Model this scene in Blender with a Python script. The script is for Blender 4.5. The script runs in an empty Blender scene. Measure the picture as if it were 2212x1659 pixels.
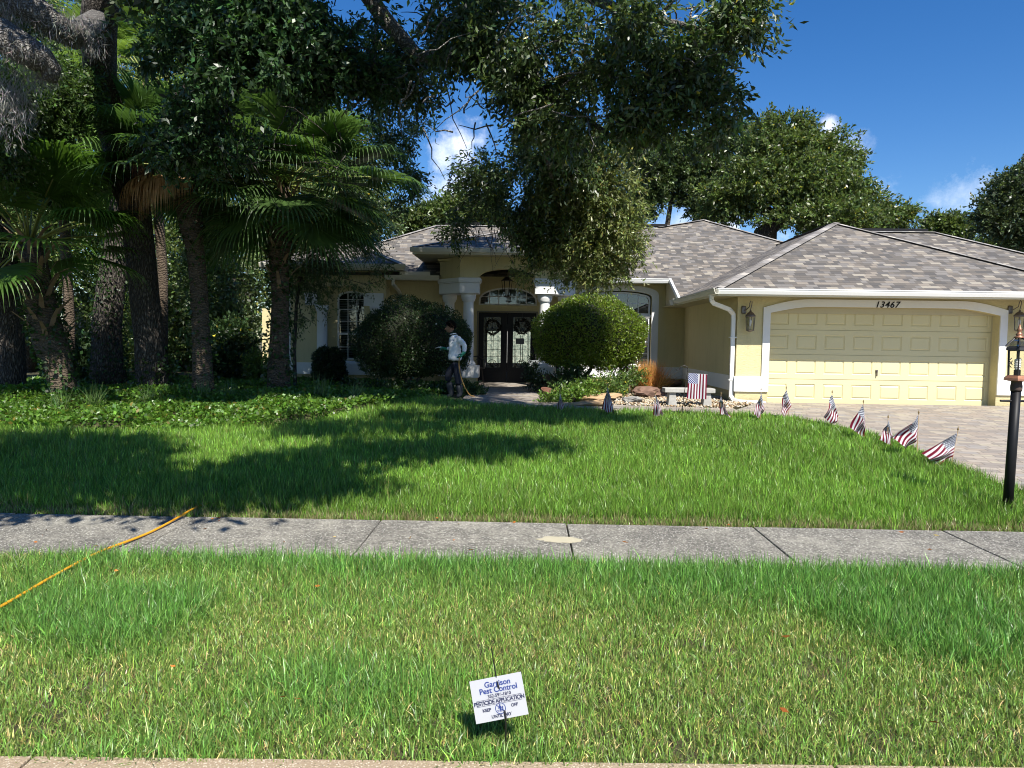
import bpy, bmesh, math, random
import numpy as np
from math import sin, cos, pi, radians, sqrt, atan2
from mathutils import Vector, Matrix
from mathutils.geometry import tessellate_polygon

SC = bpy.context.scene
COL = SC.collection
rng = np.random.default_rng(7)
random.seed(7)

# ------------------------------------------------------------------ camera
FPX, WPX, HPX = 1533.0, 2212.0, 1659.0
_p, _y, _r = radians(3.5), radians(1.1), radians(0.79)
CF = Vector((-sin(_y)*cos(_p), cos(_y)*cos(_p), -sin(_p)))
_R0 = Vector((cos(_y), sin(_y), 0)); _U0 = _R0.cross(CF)
CR = _R0*cos(_r) + _U0*sin(_r); CU = _U0*cos(_r) - _R0*sin(_r)
CO = Vector((0, 0, 1.6))
cam = bpy.data.cameras.new('camera'); camo = bpy.data.objects.new('camera', cam); COL.objects.link(camo)
M = Matrix((CR, CU, -CF)).transposed().to_4x4(); M.translation = CO
camo.matrix_world = M
cam.sensor_width = 36; cam.lens = 36*FPX/WPX; cam.clip_start = 0.05; cam.clip_end = 3000
SC.camera = camo
SC.render.resolution_x = 1024; SC.render.resolution_y = 768

# ------------------------------------------------------------------ light
SUN = Vector((0.38, -1.0, 1.25)).normalized()
ELEV = math.asin(SUN.z); ROT = atan2(SUN.x, SUN.y)
sl = bpy.data.lights.new('sun', 'SUN'); sl.energy = 4.6; sl.angle = radians(0.53); sl.color = (1, .955, .88)
so = bpy.data.objects.new('sun', sl); COL.objects.link(so)
so.rotation_euler = SUN.to_track_quat('Z', 'Y').to_euler(); so.location = (5, -10, 20)
W = bpy.data.worlds.new('World'); SC.world = W; W.use_nodes = True
nt = W.node_tree; nt.nodes.clear()
out = nt.nodes.new('ShaderNodeOutputWorld'); bg = nt.nodes.new('ShaderNodeBackground')
sky = nt.nodes.new('ShaderNodeTexSky'); sky.sky_type = 'NISHITA'; sky.sun_disc = False
sky.sun_elevation = ELEV; sky.sun_rotation = ROT; sky.air_density = 1.0; sky.dust_density = 0.3; sky.ozone_density = 4.0; sky.altitude = 0
hs = nt.nodes.new('ShaderNodeHueSaturation'); hs.inputs['Saturation'].default_value = 1.32; hs.inputs['Hue'].default_value = .508; hs.inputs['Value'].default_value = 1.0
nt.links.new(sky.outputs[0], hs.inputs['Color'])
bg.inputs['Strength'].default_value = 0.078
# a few fair-weather clouds fixed in the sky
def sky_dir(x, y):
    return (CF + CR*((x-WPX/2)/FPX) - CU*((y-HPX/2)/FPX)).normalized()
tc = nt.nodes.new('ShaderNodeTexCoord')
noi = nt.nodes.new('ShaderNodeTexNoise'); noi.inputs['Scale'].default_value = 22; noi.inputs['Detail'].default_value = 7; noi.inputs['Roughness'].default_value = .62
nt.links.new(tc.outputs['Generated'], noi.inputs['Vector'])
def wm(op, a, b=None, c=None, clamp=False):
    n = nt.nodes.new('ShaderNodeMath'); n.operation = op; n.use_clamp = clamp
    for i, v in enumerate((a, b, c)):
        if v is None: continue
        if isinstance(v, (int, float)): n.inputs[i].default_value = v
        else: nt.links.new(v, n.inputs[i])
    return n.outputs[0]
noi2 = nt.nodes.new('ShaderNodeTexNoise'); noi2.inputs['Scale'].default_value = 14; noi2.inputs['Detail'].default_value = 8; noi2.inputs['Roughness'].default_value = .7; nt.links.new(tc.outputs['Generated'], noi2.inputs['Vector'])
mask = None
for (x, y, rad, st) in ((1792, 272, .019, .9), (1850, 318, .022, .4), (1908, 412, .028, .5), (1008, 318, .035, .9), (990, 400, .05, .6), (960, 350, .028, .7),
                        (2060, 462, .05, .35), (1570, 492, .05, 1.2), (1660, 505, .03, 1.0), (1480, 505, .06, .4), (2110, 500, .04, .25), (925, 450, .03, .4)):
    d = sky_dir(x, y)
    vm = nt.nodes.new('ShaderNodeVectorMath'); vm.operation = 'DISTANCE'
    nt.links.new(tc.outputs['Generated'], vm.inputs[0]); vm.inputs[1].default_value = d
    dd_ = wm('ADD', vm.outputs['Value'], wm('MULTIPLY', wm('SUBTRACT', noi2.outputs[0], .5), rad*3.2))
    q = wm('MULTIPLY_ADD', dd_, -1/rad, 1.0, True)
    q = wm('MULTIPLY', q, st)
    mask = q if mask is None else wm('MAXIMUM', mask, q)
cl = wm('MULTIPLY', mask, wm('MULTIPLY_ADD', noi.outputs[0], 5.0, -1.9, True), clamp=True)
mx = nt.nodes.new('ShaderNodeMix'); mx.data_type = 'RGBA'
nt.links.new(cl, mx.inputs[0]); nt.links.new(hs.outputs[0], mx.inputs[6]); mx.inputs[7].default_value = (9.5, 10.0, 11.0, 1)
nt.links.new(mx.outputs[2], bg.inputs['Color']); nt.links.new(bg.outputs[0], out.inputs['Surface'])
SC.view_settings.view_transform = 'Standard'; SC.view_settings.look = 'None'; SC.view_settings.exposure = 0.9; SC.view_settings.gamma = 1
SC.view_settings.use_curve_mapping = False
try: SC.cycles.filter_width = 1.0
except Exception: pass

# ------------------------------------------------------------------ measuring helpers
def at(x, y, Y):
    """world point seen at picture position (x,y of 2212x1659) lying in the plane Y"""
    d = CF + CR*((x-WPX/2)/FPX) - CU*((y-HPX/2)/FPX)
    return CO + d*(Y/d.y)
def g(Y): return min(.33, max(0.0, .037*(Y-6.15)))
def gp(x, y):
    Y = 10.0
    for i in range(30):
        d = CF + CR*((x-WPX/2)/FPX) - CU*((y-HPX/2)/FPX)
        p = CO + d*((g(Y)-CO.z)/d.z); Y = p.y
    return p

# ------------------------------------------------------------------ materials
def newmat(name):
    m = bpy.data.materials.new(name); m.use_nodes = True
    n = m.node_tree; b = n.nodes['Principled BSDF']
    return m, n, b
def nd(n, t, **kw):
    x = n.nodes.new(t)
    for k, v in kw.items():
        if k in x.bl_rna.properties: setattr(x, k, v)
        else: x.inputs[k].default_value = v
    return x
def mathn(n, op, a, b=None, c=None, clamp=False):
    x = n.nodes.new('ShaderNodeMath'); x.operation = op; x.use_clamp = clamp
    for i, v in enumerate((a, b, c)):
        if v is None: continue
        if isinstance(v, (int, float)): x.inputs[i].default_value = v
        else: n.links.new(v, x.inputs[i])
    return x.outputs[0]
def ramp(n, fac, stops, interp='LINEAR'):
    r = n.nodes.new('ShaderNodeValToRGB'); r.color_ramp.interpolation = interp
    e = r.color_ramp.elements
    while len(e) > 1: e.remove(e[-1])
    e[0].position = stops[0][0]; e[0].color = (*stops[0][1], 1)
    for p, c in stops[1:]:
        q = e.new(p); q.color = (*c, 1)
    n.links.new(fac, r.inputs[0]); return r.outputs[0]
def mixc(n, f, a, b, mode='MIX'):
    x = n.nodes.new('ShaderNodeMix'); x.data_type = 'RGBA'; x.blend_type = mode
    for i, v in ((0, f), (6, a), (7, b)):
        if isinstance(v, (int, float)): x.inputs[i].default_value = v
        elif isinstance(v, tuple): x.inputs[i].default_value = (*v, 1)
        else: n.links.new(v, x.inputs[i])
    return x.outputs[2]
def bump(n, b, h, strength=.3, dist=.01):
    x = n.nodes.new('ShaderNodeBump'); x.inputs['Strength'].default_value = strength; x.inputs['Distance'].default_value = dist
    n.links.new(h, x.inputs['Height']); n.links.new(x.outputs[0], b.inputs['Normal'])
def objco(n, scale=(1, 1, 1)):
    t = n.nodes.new('ShaderNodeNewGeometry'); mp = n.nodes.new('ShaderNodeMapping'); mp.inputs['Scale'].default_value = scale
    n.links.new(t.outputs['Position'], mp.inputs['Vector']); return mp.outputs[0]
def noise(n, vec, scale, detail=4, rough=.55):
    x = n.nodes.new('ShaderNodeTexNoise'); x.inputs['Scale'].default_value = scale; x.inputs['Detail'].default_value = detail; x.inputs['Roughness'].default_value = rough
    n.links.new(vec, x.inputs['Vector']); return x.outputs[0]

def simple(name, col, rough=.6, metal=0.0, var=.08, scale=8, bmp=0.0, bscale=60, spec=.5):
    m, n, b = newmat(name)
    v = objco(n)
    f = noise(n, v, scale)
    c = mixc(n, f, tuple(max(0, c*(1-var)) for c in col), tuple(min(1, c*(1+var)) for c in col))
    n.links.new(c, b.inputs['Base Color']); b.inputs['Roughness'].default_value = rough; b.inputs['Metallic'].default_value = metal
    b.inputs['Specular IOR Level'].default_value = spec
    if bmp: bump(n, b, noise(n, v, bscale), bmp, .005)
    return m

def m_stucco(name, col):
    m, n, b = newmat(name)
    v = objco(n); v2 = objco(n, (1, 1, 4.5))
    big = noise(n, v, 1.3, 3); fine = noise(n, v2, 16, 5, .65)
    c = mixc(n, big, tuple(c*.93 for c in col), tuple(min(1, c*1.05) for c in col))
    c = mixc(n, mathn(n, 'MULTIPLY', mathn(n, 'SUBTRACT', .55, fine, clamp=True), .8), c, tuple(c*.78 for c in col))
    stk = noise(n, objco(n, (1.6, 1.6, .22)), 4, 5, .7)
    c = mixc(n, mathn(n, 'MULTIPLY', mathn(n, 'SUBTRACT', stk, .50, clamp=True), 1.5, clamp=True), c, tuple(c*.66 for c in col))
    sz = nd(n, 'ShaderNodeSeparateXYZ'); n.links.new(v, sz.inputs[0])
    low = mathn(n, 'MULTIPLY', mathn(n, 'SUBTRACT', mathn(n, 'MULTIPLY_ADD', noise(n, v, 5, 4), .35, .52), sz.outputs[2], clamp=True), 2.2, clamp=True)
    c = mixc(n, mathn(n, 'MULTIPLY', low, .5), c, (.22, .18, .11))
    n.links.new(c, b.inputs['Base Color']); b.inputs['Roughness'].default_value = .9; b.inputs['Specular IOR Level'].default_value = .2
    bump(n, b, fine, .8, .014)
    return m
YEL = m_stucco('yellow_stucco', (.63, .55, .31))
def m_white():
    m, n, b = newmat('white_trim_stucco')
    v = objco(n); f = noise(n, v, 3, 5); f2 = noise(n, v, 45, 3)
    c = mixc(n, f, (.70, .70, .68), (.80, .80, .78))
    n.links.new(c, b.inputs['Base Color']); b.inputs['Roughness'].default_value = .75; bump(n, b, f2, .25, .005)
    return m
WHT = m_white()
GUT = simple('gutter_enamel', (.66, .64, .55), .45, var=.05, scale=3)
GUTW = simple('gutter_white', (.80, .80, .77), .4, var=.04, scale=3)
SOF = simple('soffit', (.50, .45, .30), .7, var=.05)
GDR = simple('garage_door_enamel', (.64, .575, .33), .42, var=.06, scale=1.3, bmp=.05, bscale=120)
WINF = simple('window_vinyl', (.78, .78, .77), .4, var=.03)
BLIND = simple('blind_slats', (.62, .63, .62), .6, var=.05)
BLK = simple('black_paint', (.008, .008, .009), .5, var=.3, scale=20, spec=.25)
IRON = simple('dark_iron', (.03, .027, .025), .45, var=.3, metal=.3)
DARKROOM = simple('dark_interior', (.03, .03, .028), .9)
PEWTER = simple('pewter', (.16, .14, .13), .4, metal=.7, var=.2)
COPPER = simple('copper_brown', (.36, .17, .10), .45, metal=.6, var=.35, scale=30)
STONEC = simple('cast_concrete', (.36, .35, .32), .85, var=.3, scale=14, bmp=.4, bscale=40)
NAVY = simple('navy_cloth', (.010, .013, .024), .85, var=.2, scale=30)
BOOT = simple('grey_boot', (.030, .034, .040), .7, var=.2)
SHIRT = simple('white_shirt', (.80, .82, .84), .8, var=.04, bmp=.1, bscale=25)
SKIN = simple('skin', (.28, .15, .095), .55, var=.1)
HAIR = simple('black_hair', (.012, .010, .009), .5, var=.3)
GLOVE = simple('green_glove', (.015, .19, .12), .45, var=.15)
HOSE = simple('yellow_hose', (.72, .33, .018), .35, var=.15, scale=12)
HOSEB = simple('tan_hose', (.33, .19, .05), .45, var=.2)
BRASS = simple('nozzle_metal', (.55, .55, .52), .35, metal=.6)
TERRA = simple('terracotta', (.13, .055, .032), .8, var=.2)
ROCKR = simple('red_rock', (.17, .10, .07), .85, var=.7, scale=5, bmp=.9, bscale=9)
ROCKG = simple('tan_sandstone', (.42, .28, .15), .85, var=.4, scale=4, bmp=.7, bscale=12)
ROCKD = simple('grey_rock', (.24, .23, .21), .85, var=.4, scale=5, bmp=.9, bscale=9)
WOODST = simple('flag_stick_wood', (.42, .28, .14), .6, var=.2)
STAKE = simple('black_plastic', (.010, .010, .010), .3, var=.2)
BOARD = simple('sign_board', (.37, .375, .385), .45, var=.02)
BLUINK = simple('blue_ink', (.003, .025, .16), .5, var=.05)
DBLINK = simple('dark_ink', (.010, .014, .05), .5, var=.05)
WREATH = simple('wreath_leaves', (.018, .018, .012), .7, var=.3)
PLAQ = simple('grey_plaque', (.19, .21, .21), .8, var=.3, scale=30)
PAPER = simple('grey_notice', (.09, .10, .10), .6)
PALEW = simple('pale_backdrop', (.75, .78, .72), .8, var=.1, scale=2)
BULB = simple('lamp_bulb', (.8, .8, .78), .3)

def m_glass(name, tint=(.02, .022, .022), refl=1.6):
    m, n, b = newmat(name)
    o = n.nodes['Material Output']
    tr = nd(n, 'ShaderNodeBsdfTransparent'); tr.inputs[0].default_value = (*tint, 1)
    gl = nd(n, 'ShaderNodeBsdfGlossy'); gl.inputs['Roughness'].default_value = .02
    fr = nd(n, 'ShaderNodeFresnel'); fr.inputs[0].default_value = 1.5
    f = mathn(n, 'MULTIPLY_ADD', fr.outputs[0], refl, .02, True)
    mx = nd(n, 'ShaderNodeMixShader'); n.links.new(f, mx.inputs[0]); n.links.new(tr.outputs[0], mx.inputs[1]); n.links.new(gl.outputs[0], mx.inputs[2])
    n.links.new(mx.outputs[0], o.inputs['Surface']); n.nodes.remove(b)
    return m
GLASS = m_glass('window_glass', (.75, .78, .78))
CLEAR = m_glass('lantern_glass', (.93, .93, .9), .5)
def m_leadglass():
    m, n, b = newmat('textured_door_glass')
    o = n.nodes['Material Output']; v = objco(n)
    c = ramp(n, noise(n, v, 14, 4), [(.3, (.50, .56, .52)), (.5, (.72, .76, .70)), (.7, (.92, .93, .85))])
    tr = nd(n, 'ShaderNodeBsdfTransparent'); n.links.new(c, tr.inputs[0])
    df = nd(n, 'ShaderNodeBsdfPrincipled'); df.inputs['Base Color'].default_value = (.4, .43, .4, 1); df.inputs['Roughness'].default_value = .2
    mx = nd(n, 'ShaderNodeMixShader'); mx.inputs[0].default_value = .25
    n.links.new(tr.outputs[0], mx.inputs[1]); n.links.new(df.outputs[0], mx.inputs[2]); n.links.new(mx.outputs[0], o.inputs['Surface']); n.nodes.remove(b)
    return m
LEADG = m_leadglass()

def m_shingle(name='roof_shingles'):
    m, n, b = newmat(name)
    uv = nd(n, 'ShaderNodeUVMap'); uv.uv_map = 'UVMap'
    s = nd(n, 'ShaderNodeSeparateXYZ'); n.links.new(uv.outputs[0], s.inputs[0])
    vrow = mathn(n, 'DIVIDE', s.outputs[1], .127); row = mathn(n, 'FLOOR', vrow); fv = mathn(n, 'FRACT', vrow)
    w1 = nd(n, 'ShaderNodeTexWhiteNoise'); w1.noise_dimensions = '1D'; n.links.new(row, w1.inputs['W'])
    u = mathn(n, 'ADD', mathn(n, 'DIVIDE', s.outputs[0], .165), mathn(n, 'MULTIPLY', w1.outputs[0], 7.3))
    # uneven tab widths
    u = mathn(n, 'ADD', u, mathn(n, 'MULTIPLY', mathn(n, 'SINE', mathn(n, 'MULTIPLY', u, 2.1)), .22))
    cell = mathn(n, 'FLOOR', u); fu = mathn(n, 'FRACT', u)
    cb = nd(n, 'ShaderNodeCombineXYZ'); n.links.new(cell, cb.inputs[0]); n.links.new(row, cb.inputs[1])
    w2 = nd(n, 'ShaderNodeTexWhiteNoise'); w2.noise_dimensions = '2D'; n.links.new(cb.outputs[0], w2.inputs['Vector'])
    c = ramp(n, w2.outputs[0], [(0, (.070, .067, .064)), (.15, (.105, .095, .083)), (.34, (.135, .118, .10)), (.50, (.155, .145, .135)),
                               (.64, (.185, .172, .158)), (.76, (.225, .195, .16)), (.87, (.30, .27, .22)), (.95, (.09, .086, .084))], 'CONSTANT')
    fine = noise(n, uv.outputs[0], 90, 2); big = noise(n, uv.outputs[0], .7, 3)
    c = mixc(n, mathn(n, 'MULTIPLY', fine, .35), c, (.12, .11, .10))
    c = mixc(n, mathn(n, 'MULTIPLY', big, .10), c, (.25, .22, .18))
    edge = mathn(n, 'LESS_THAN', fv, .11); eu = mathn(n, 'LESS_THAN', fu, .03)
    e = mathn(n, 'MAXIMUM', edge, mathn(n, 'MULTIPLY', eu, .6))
    c = mixc(n, mathn(n, 'MULTIPLY', e, .62), c, (.035, .03, .03))  # row's lower edge painted dark as its shadow line, plus tab joints
    n.links.new(c, b.inputs['Base Color']); b.inputs['Roughness'].default_value = .85; b.inputs['Specular IOR Level'].default_value = .3
    h = mathn(n, 'SUBTRACT', 1.0, fv); h = mathn(n, 'ADD', h, mathn(n, 'MULTIPLY', w2.outputs[0], .5)); h = mathn(n, 'ADD', h, mathn(n, 'MULTIPLY', fine, .3))
    bump(n, b, h, .55, .012)
    return m
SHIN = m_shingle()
def m_cap():
    m, n, b = newmat('ridge_cap_shingles')
    uv = nd(n, 'ShaderNodeUVMap'); uv.uv_map = 'UVMap'
    s = nd(n, 'ShaderNodeSeparateXYZ'); n.links.new(uv.outputs[0], s.inputs[0])
    v = mathn(n, 'DIVIDE', s.outputs[0], .2); cell = mathn(n, 'FLOOR', v); fv = mathn(n, 'FRACT', v)
    w = nd(n, 'ShaderNodeTexWhiteNoise'); w.noise_dimensions = '1D'; n.links.new(cell, w.inputs['W'])
    c = ramp(n, w.outputs[0], [(0, (.18, .165, .15)), (.3, (.25, .235, .22)), (.6, (.31, .29, .265)), (.85, (.38, .35, .31))], 'CONSTANT')
    c = mixc(n, mathn(n, 'MULTIPLY', mathn(n, 'LESS_THAN', fv, .1), .6), c, (.05, .045, .04))
    n.links.new(c, b.inputs['Base Color']); b.inputs['Roughness'].default_value = .85; bump(n, b, fv, .4, .01)
    return m
CAP = m_cap()

def m_concrete():
    m, n, b = newmat('weathered_concrete')
    v = objco(n)
    big = noise(n, v, 1.1, 6, .75); med = noise(n, v, 9, 5, .7); spk = noise(n, v, 55, 3, .75)
    t = mathn(n, 'ADD', mathn(n, 'MULTIPLY', big, .9), mathn(n, 'MULTIPLY', med, .6))
    c = ramp(n, t, [(.52, (.062, .058, .050)), (.72, (.135, .126, .106)), (.92, (.27, .255, .21))])
    c = mixc(n, mathn(n, 'MULTIPLY', mathn(n, 'SUBTRACT', spk, .50, clamp=True), 5.0, clamp=True), c, (.42, .40, .34))
    c = mixc(n, mathn(n, 'MULTIPLY', mathn(n, 'SUBTRACT', .45, spk, clamp=True), 5.0, clamp=True), c, (.045, .042, .038))
    vo = nd(n, 'ShaderNodeTexVoronoi'); vo.inputs['Scale'].default_value = 60; n.links.new(v, vo.inputs['Vector'])
    wn = nd(n, 'ShaderNodeTexWhiteNoise'); n.links.new(vo.outputs['Position'], wn.inputs['Vector'])
    sp = mathn(n, 'MULTIPLY', mathn(n, 'LESS_THAN', vo.outputs['Distance'], .32), mathn(n, 'GREATER_THAN', wn.outputs[0], .80))
    c = mixc(n, mathn(n, 'MULTIPLY', sp, .8), c, (.62, .60, .54))
    fine = noise(n, v, 160, 3, .7)
    n.links.new(c, b.inputs['Base Color']); b.inputs['Roughness'].default_value = .9; bump(n, b, fine, .7, .004)
    return m
CONC = m_concrete()
def m_curb():
    m, n, b = newmat('exposed_aggregate_curb')
    v = objco(n)
    vo = nd(n, 'ShaderNodeTexVoronoi'); vo.inputs['Scale'].default_value = 120; n.links.new(v, vo.inputs['Vector'])
    wn = nd(n, 'ShaderNodeTexWhiteNoise'); n.links.new(vo.outputs['Position'], wn.inputs['Vector'])
    c = ramp(n, wn.outputs[0], [(0, (.34, .27, .18)), (.4, (.42, .34, .24)), (.7, (.52, .45, .34)), (.9, (.22, .17, .12))], 'CONSTANT')
    c = mixc(n, mathn(n, 'GREATER_THAN', vo.outputs['Distance'], .42), c, (.30, .23, .15))
    n.links.new(c, b.inputs['Base Color']); b.inputs['Roughness'].default_value = .85; bump(n, b, vo.outputs['Distance'], .5, .004)
    return m
CURB = m_curb()
def m_paver():
    m, n, b = newmat('concrete_pavers')
    v = objco(n)
    rt = nd(n, 'ShaderNodeVectorRotate'); rt.rotation_type = 'Z_AXIS'; rt.inputs['Angle'].default_value = radians(14); n.links.new(v, rt.inputs['Vector'])
    s = nd(n, 'ShaderNodeSeparateXYZ'); n.links.new(rt.outputs[0], s.inputs[0])
    vy = mathn(n, 'DIVIDE', s.outputs[1], .155); row = mathn(n, 'FLOOR', vy); fy = mathn(n, 'FRACT', vy)
    w1 = nd(n, 'ShaderNodeTexWhiteNoise'); w1.noise_dimensions = '1D'; n.links.new(row, w1.inputs['W'])
    ux = mathn(n, 'ADD', mathn(n, 'DIVIDE', s.outputs[0], .26), mathn(n, 'MULTIPLY', w1.outputs[0], 5.0)); cell = mathn(n, 'FLOOR', ux); fx = mathn(n, 'FRACT', ux)
    cb = nd(n, 'ShaderNodeCombineXYZ'); n.links.new(cell, cb.inputs[0]); n.links.new(row, cb.inputs[1])
    w2 = nd(n, 'ShaderNodeTexWhiteNoise'); w2.noise_dimensions = '2D'; n.links.new(cb.outputs[0], w2.inputs['Vector'])
    c = ramp(n, w2.outputs[0], [(0, (.22, .19, .165)), (.2, (.30, .25, .20)), (.4, (.36, .31, .25)), (.6, (.27, .25, .23)), (.75, (.37, .325, .24)), (.9, (.29, .235, .18))], 'CONSTANT')
    st = noise(n, v, 3.2, 5, .7)
    c = mixc(n, mathn(n, 'MULTIPLY', mathn(n, 'SUBTRACT', st, .42, clamp=True), 2.2, clamp=True), c, (.19, .17, .155))
    c = mixc(n, mathn(n, 'MULTIPLY', noise(n, v, 60, 3), .3), c, (.42, .37, .30))
    e = mathn(n, 'MAXIMUM', mathn(n, 'LESS_THAN', fy, .07), mathn(n, 'LESS_THAN', fx, .045))
    c = mixc(n, mathn(n, 'MULTIPLY', e, .75), c, (.10, .08, .06))
    n.links.new(c, b.inputs['Base Color']); b.inputs['Roughness'].default_value = .85
    bump(n, b, mathn(n, 'SUBTRACT', noise(n, v, 40, 3), e), .5, .006)
    return m
PAVE = m_paver()
def m_soil():
    m, n, b = newmat('soil_under_grass')
    v = objco(n); f = noise(n, v, 2.0, 6, .7); f2 = noise(n, v, 60, 3)
    c = ramp(n, f, [(.3, (.022, .026, .009)), (.55, (.045, .042, .017)), (.75, (.10, .082, .042))])
    c = mixc(n, mathn(n, 'MULTIPLY', f2, .35), c, (.14, .115, .055))
    n.links.new(c, b.inputs['Base Color']); b.inputs['Roughness'].default_value = 1; bump(n, b, f2, .8, .02)
    return m
SOIL = m_soil()
ASPH = simple('asphalt', (.06, .06, .06), .9, var=.3, scale=90, bmp=.5, bscale=200)
def m_bark(name, c0, c1, zs=.28, sc=26, bst=1.0):
    m, n, b = newmat(name)
    v = objco(n, (1, 1, zs))
    vo = nd(n, 'ShaderNodeTexVoronoi'); vo.feature = 'DISTANCE_TO_EDGE'; vo.inputs['Scale'].default_value = sc; vo.inputs['Randomness'].default_value = 1
    f = noise(n, v, sc*.7, 5, .7)
    mv = nd(n, 'ShaderNodeMixRGB'); mv.inputs[0].default_value = .12; n.links.new(v, mv.inputs[1]); 
    nz = nd(n, 'ShaderNodeTexNoise'); nz.inputs['Scale'].default_value = 9; n.links.new(v, nz.inputs['Vector']); n.links.new(nz.outputs['Color'], mv.inputs[2])
    n.links.new(mv.outputs[0], vo.inputs['Vector'])
    d = mathn(n, 'MULTIPLY', vo.outputs['Distance'], 3.2, clamp=True)
    c = mixc(n, d, c0, c1); c = mixc(n, mathn(n, 'MULTIPLY', f, .5), c, c0)
    n.links.new(c, b.inputs['Base Color']); b.inputs['Roughness'].default_value = .95; b.inputs['Specular IOR Level'].default_value = .2
    bump(n, b, mathn(n, 'ADD', d, mathn(n, 'MULTIPLY', f, .6)), bst, .035)
    return m
BARK = m_bark('oak_bark', (.045, .038, .033), (.19, .17, .145))
LIMB = m_bark('mossy_limb_bark', (.11, .10, .09), (.46, .44, .40), .8, 30)
def m_palmbark():
    m, n, b = newmat('palm_ringed_bark')
    v = objco(n)
    s = nd(n, 'ShaderNodeSeparateXYZ'); n.links.new(v, s.inputs[0])
    wv = mathn(n, 'SINE', mathn(n, 'ADD', mathn(n, 'MULTIPLY', s.outputs[2], 120), mathn(n, 'MULTIPLY', noise(n, v, 7, 4), 26)))
    f = noise(n, objco(n, (1, 1, 3)), 24, 4, .7)
    c = ramp(n, mathn(n, 'ADD', mathn(n, 'MULTIPLY', wv, .10), f), [(.25, (.035, .025, .018)), (.5, (.095, .07, .048)), (.75, (.17, .13, .09))])
    n.links.new(c, b.inputs['Base Color']); b.inputs['Roughness'].default_value = .95; bump(n, b, mathn(n, 'ADD', wv, f), .7, .015)
    return m
PBARK = m_palmbark()
BOOTM = simple('palm_boots', (.24, .16, .10), .9, var=.45, scale=9, bmp=.6, bscale=30)
PETM = simple('palm_petiole', (.20, .22, .05), .5, var=.3)

def m_leaf(name, transl=.35, rough=.40, spec=.6, boost=(1.0, 1.15, .6)):
    """two-sided foliage: colour from the per-leaf attribute Col"""
    m, n, b = newmat(name); o = n.nodes['Material Output']
    a = nd(n, 'ShaderNodeAttribute'); a.attribute_name = 'Col'
    n.links.new(a.outputs['Color'], b.inputs['Base Color']); b.inputs['Roughness'].default_value = rough; b.inputs['Specular IOR Level'].default_value = spec
    t = nd(n, 'ShaderNodeBsdfTranslucent')
    tcx = mixc(n, 1.0, a.outputs['Color'], tuple(min(1, c) for c in boost), 'MULTIPLY')
    gsc = nd(n, 'ShaderNodeHueSaturation'); gsc.inputs['Value'].default_value = 1.7; n.links.new(tcx, gsc.inputs['Color']); n.links.new(gsc.outputs[0], t.inputs[0])
    mx = nd(n, 'ShaderNodeMixShader'); mx.inputs[0].default_value = transl
    n.links.new(b.outputs[0], mx.inputs[1]); n.links.new(t.outputs[0], mx.inputs[2]); n.links.new(mx.outputs[0], o.inputs['Surface'])
    return m
LEAF = m_leaf('leaf_foliage'); GRASS = m_leaf('grass_blades', .22, .38, .5, (.9, 1.0, .5)); FROND = m_leaf('palm_frond_green', .40, .38, .5)
DRYM = m_leaf('dry_foliage', .25, .8, .2, (1, .9, .7))
MOSS = m_leaf('moss_strands', .2, .9, .1, (1, 1, 1))

# ------------------------------------------------------------------ mesh helpers
def link(o, parent=None):
    COL.objects.link(o)
    if parent is not None: o.parent = parent
    return o
def empty(name, loc, label=None, cat=None, group=None):
    o = bpy.data.objects.new(name, None); o.location = loc; COL.objects.link(o); o.empty_display_size = .2
    tag(o, label, cat, group); return o
def tag(o, label=None, cat=None, group=None, kind=None):
    if label: o['label'] = label
    if cat: o['category'] = cat
    if group: o['group'] = group
    if kind: o['kind'] = kind
    return o

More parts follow.
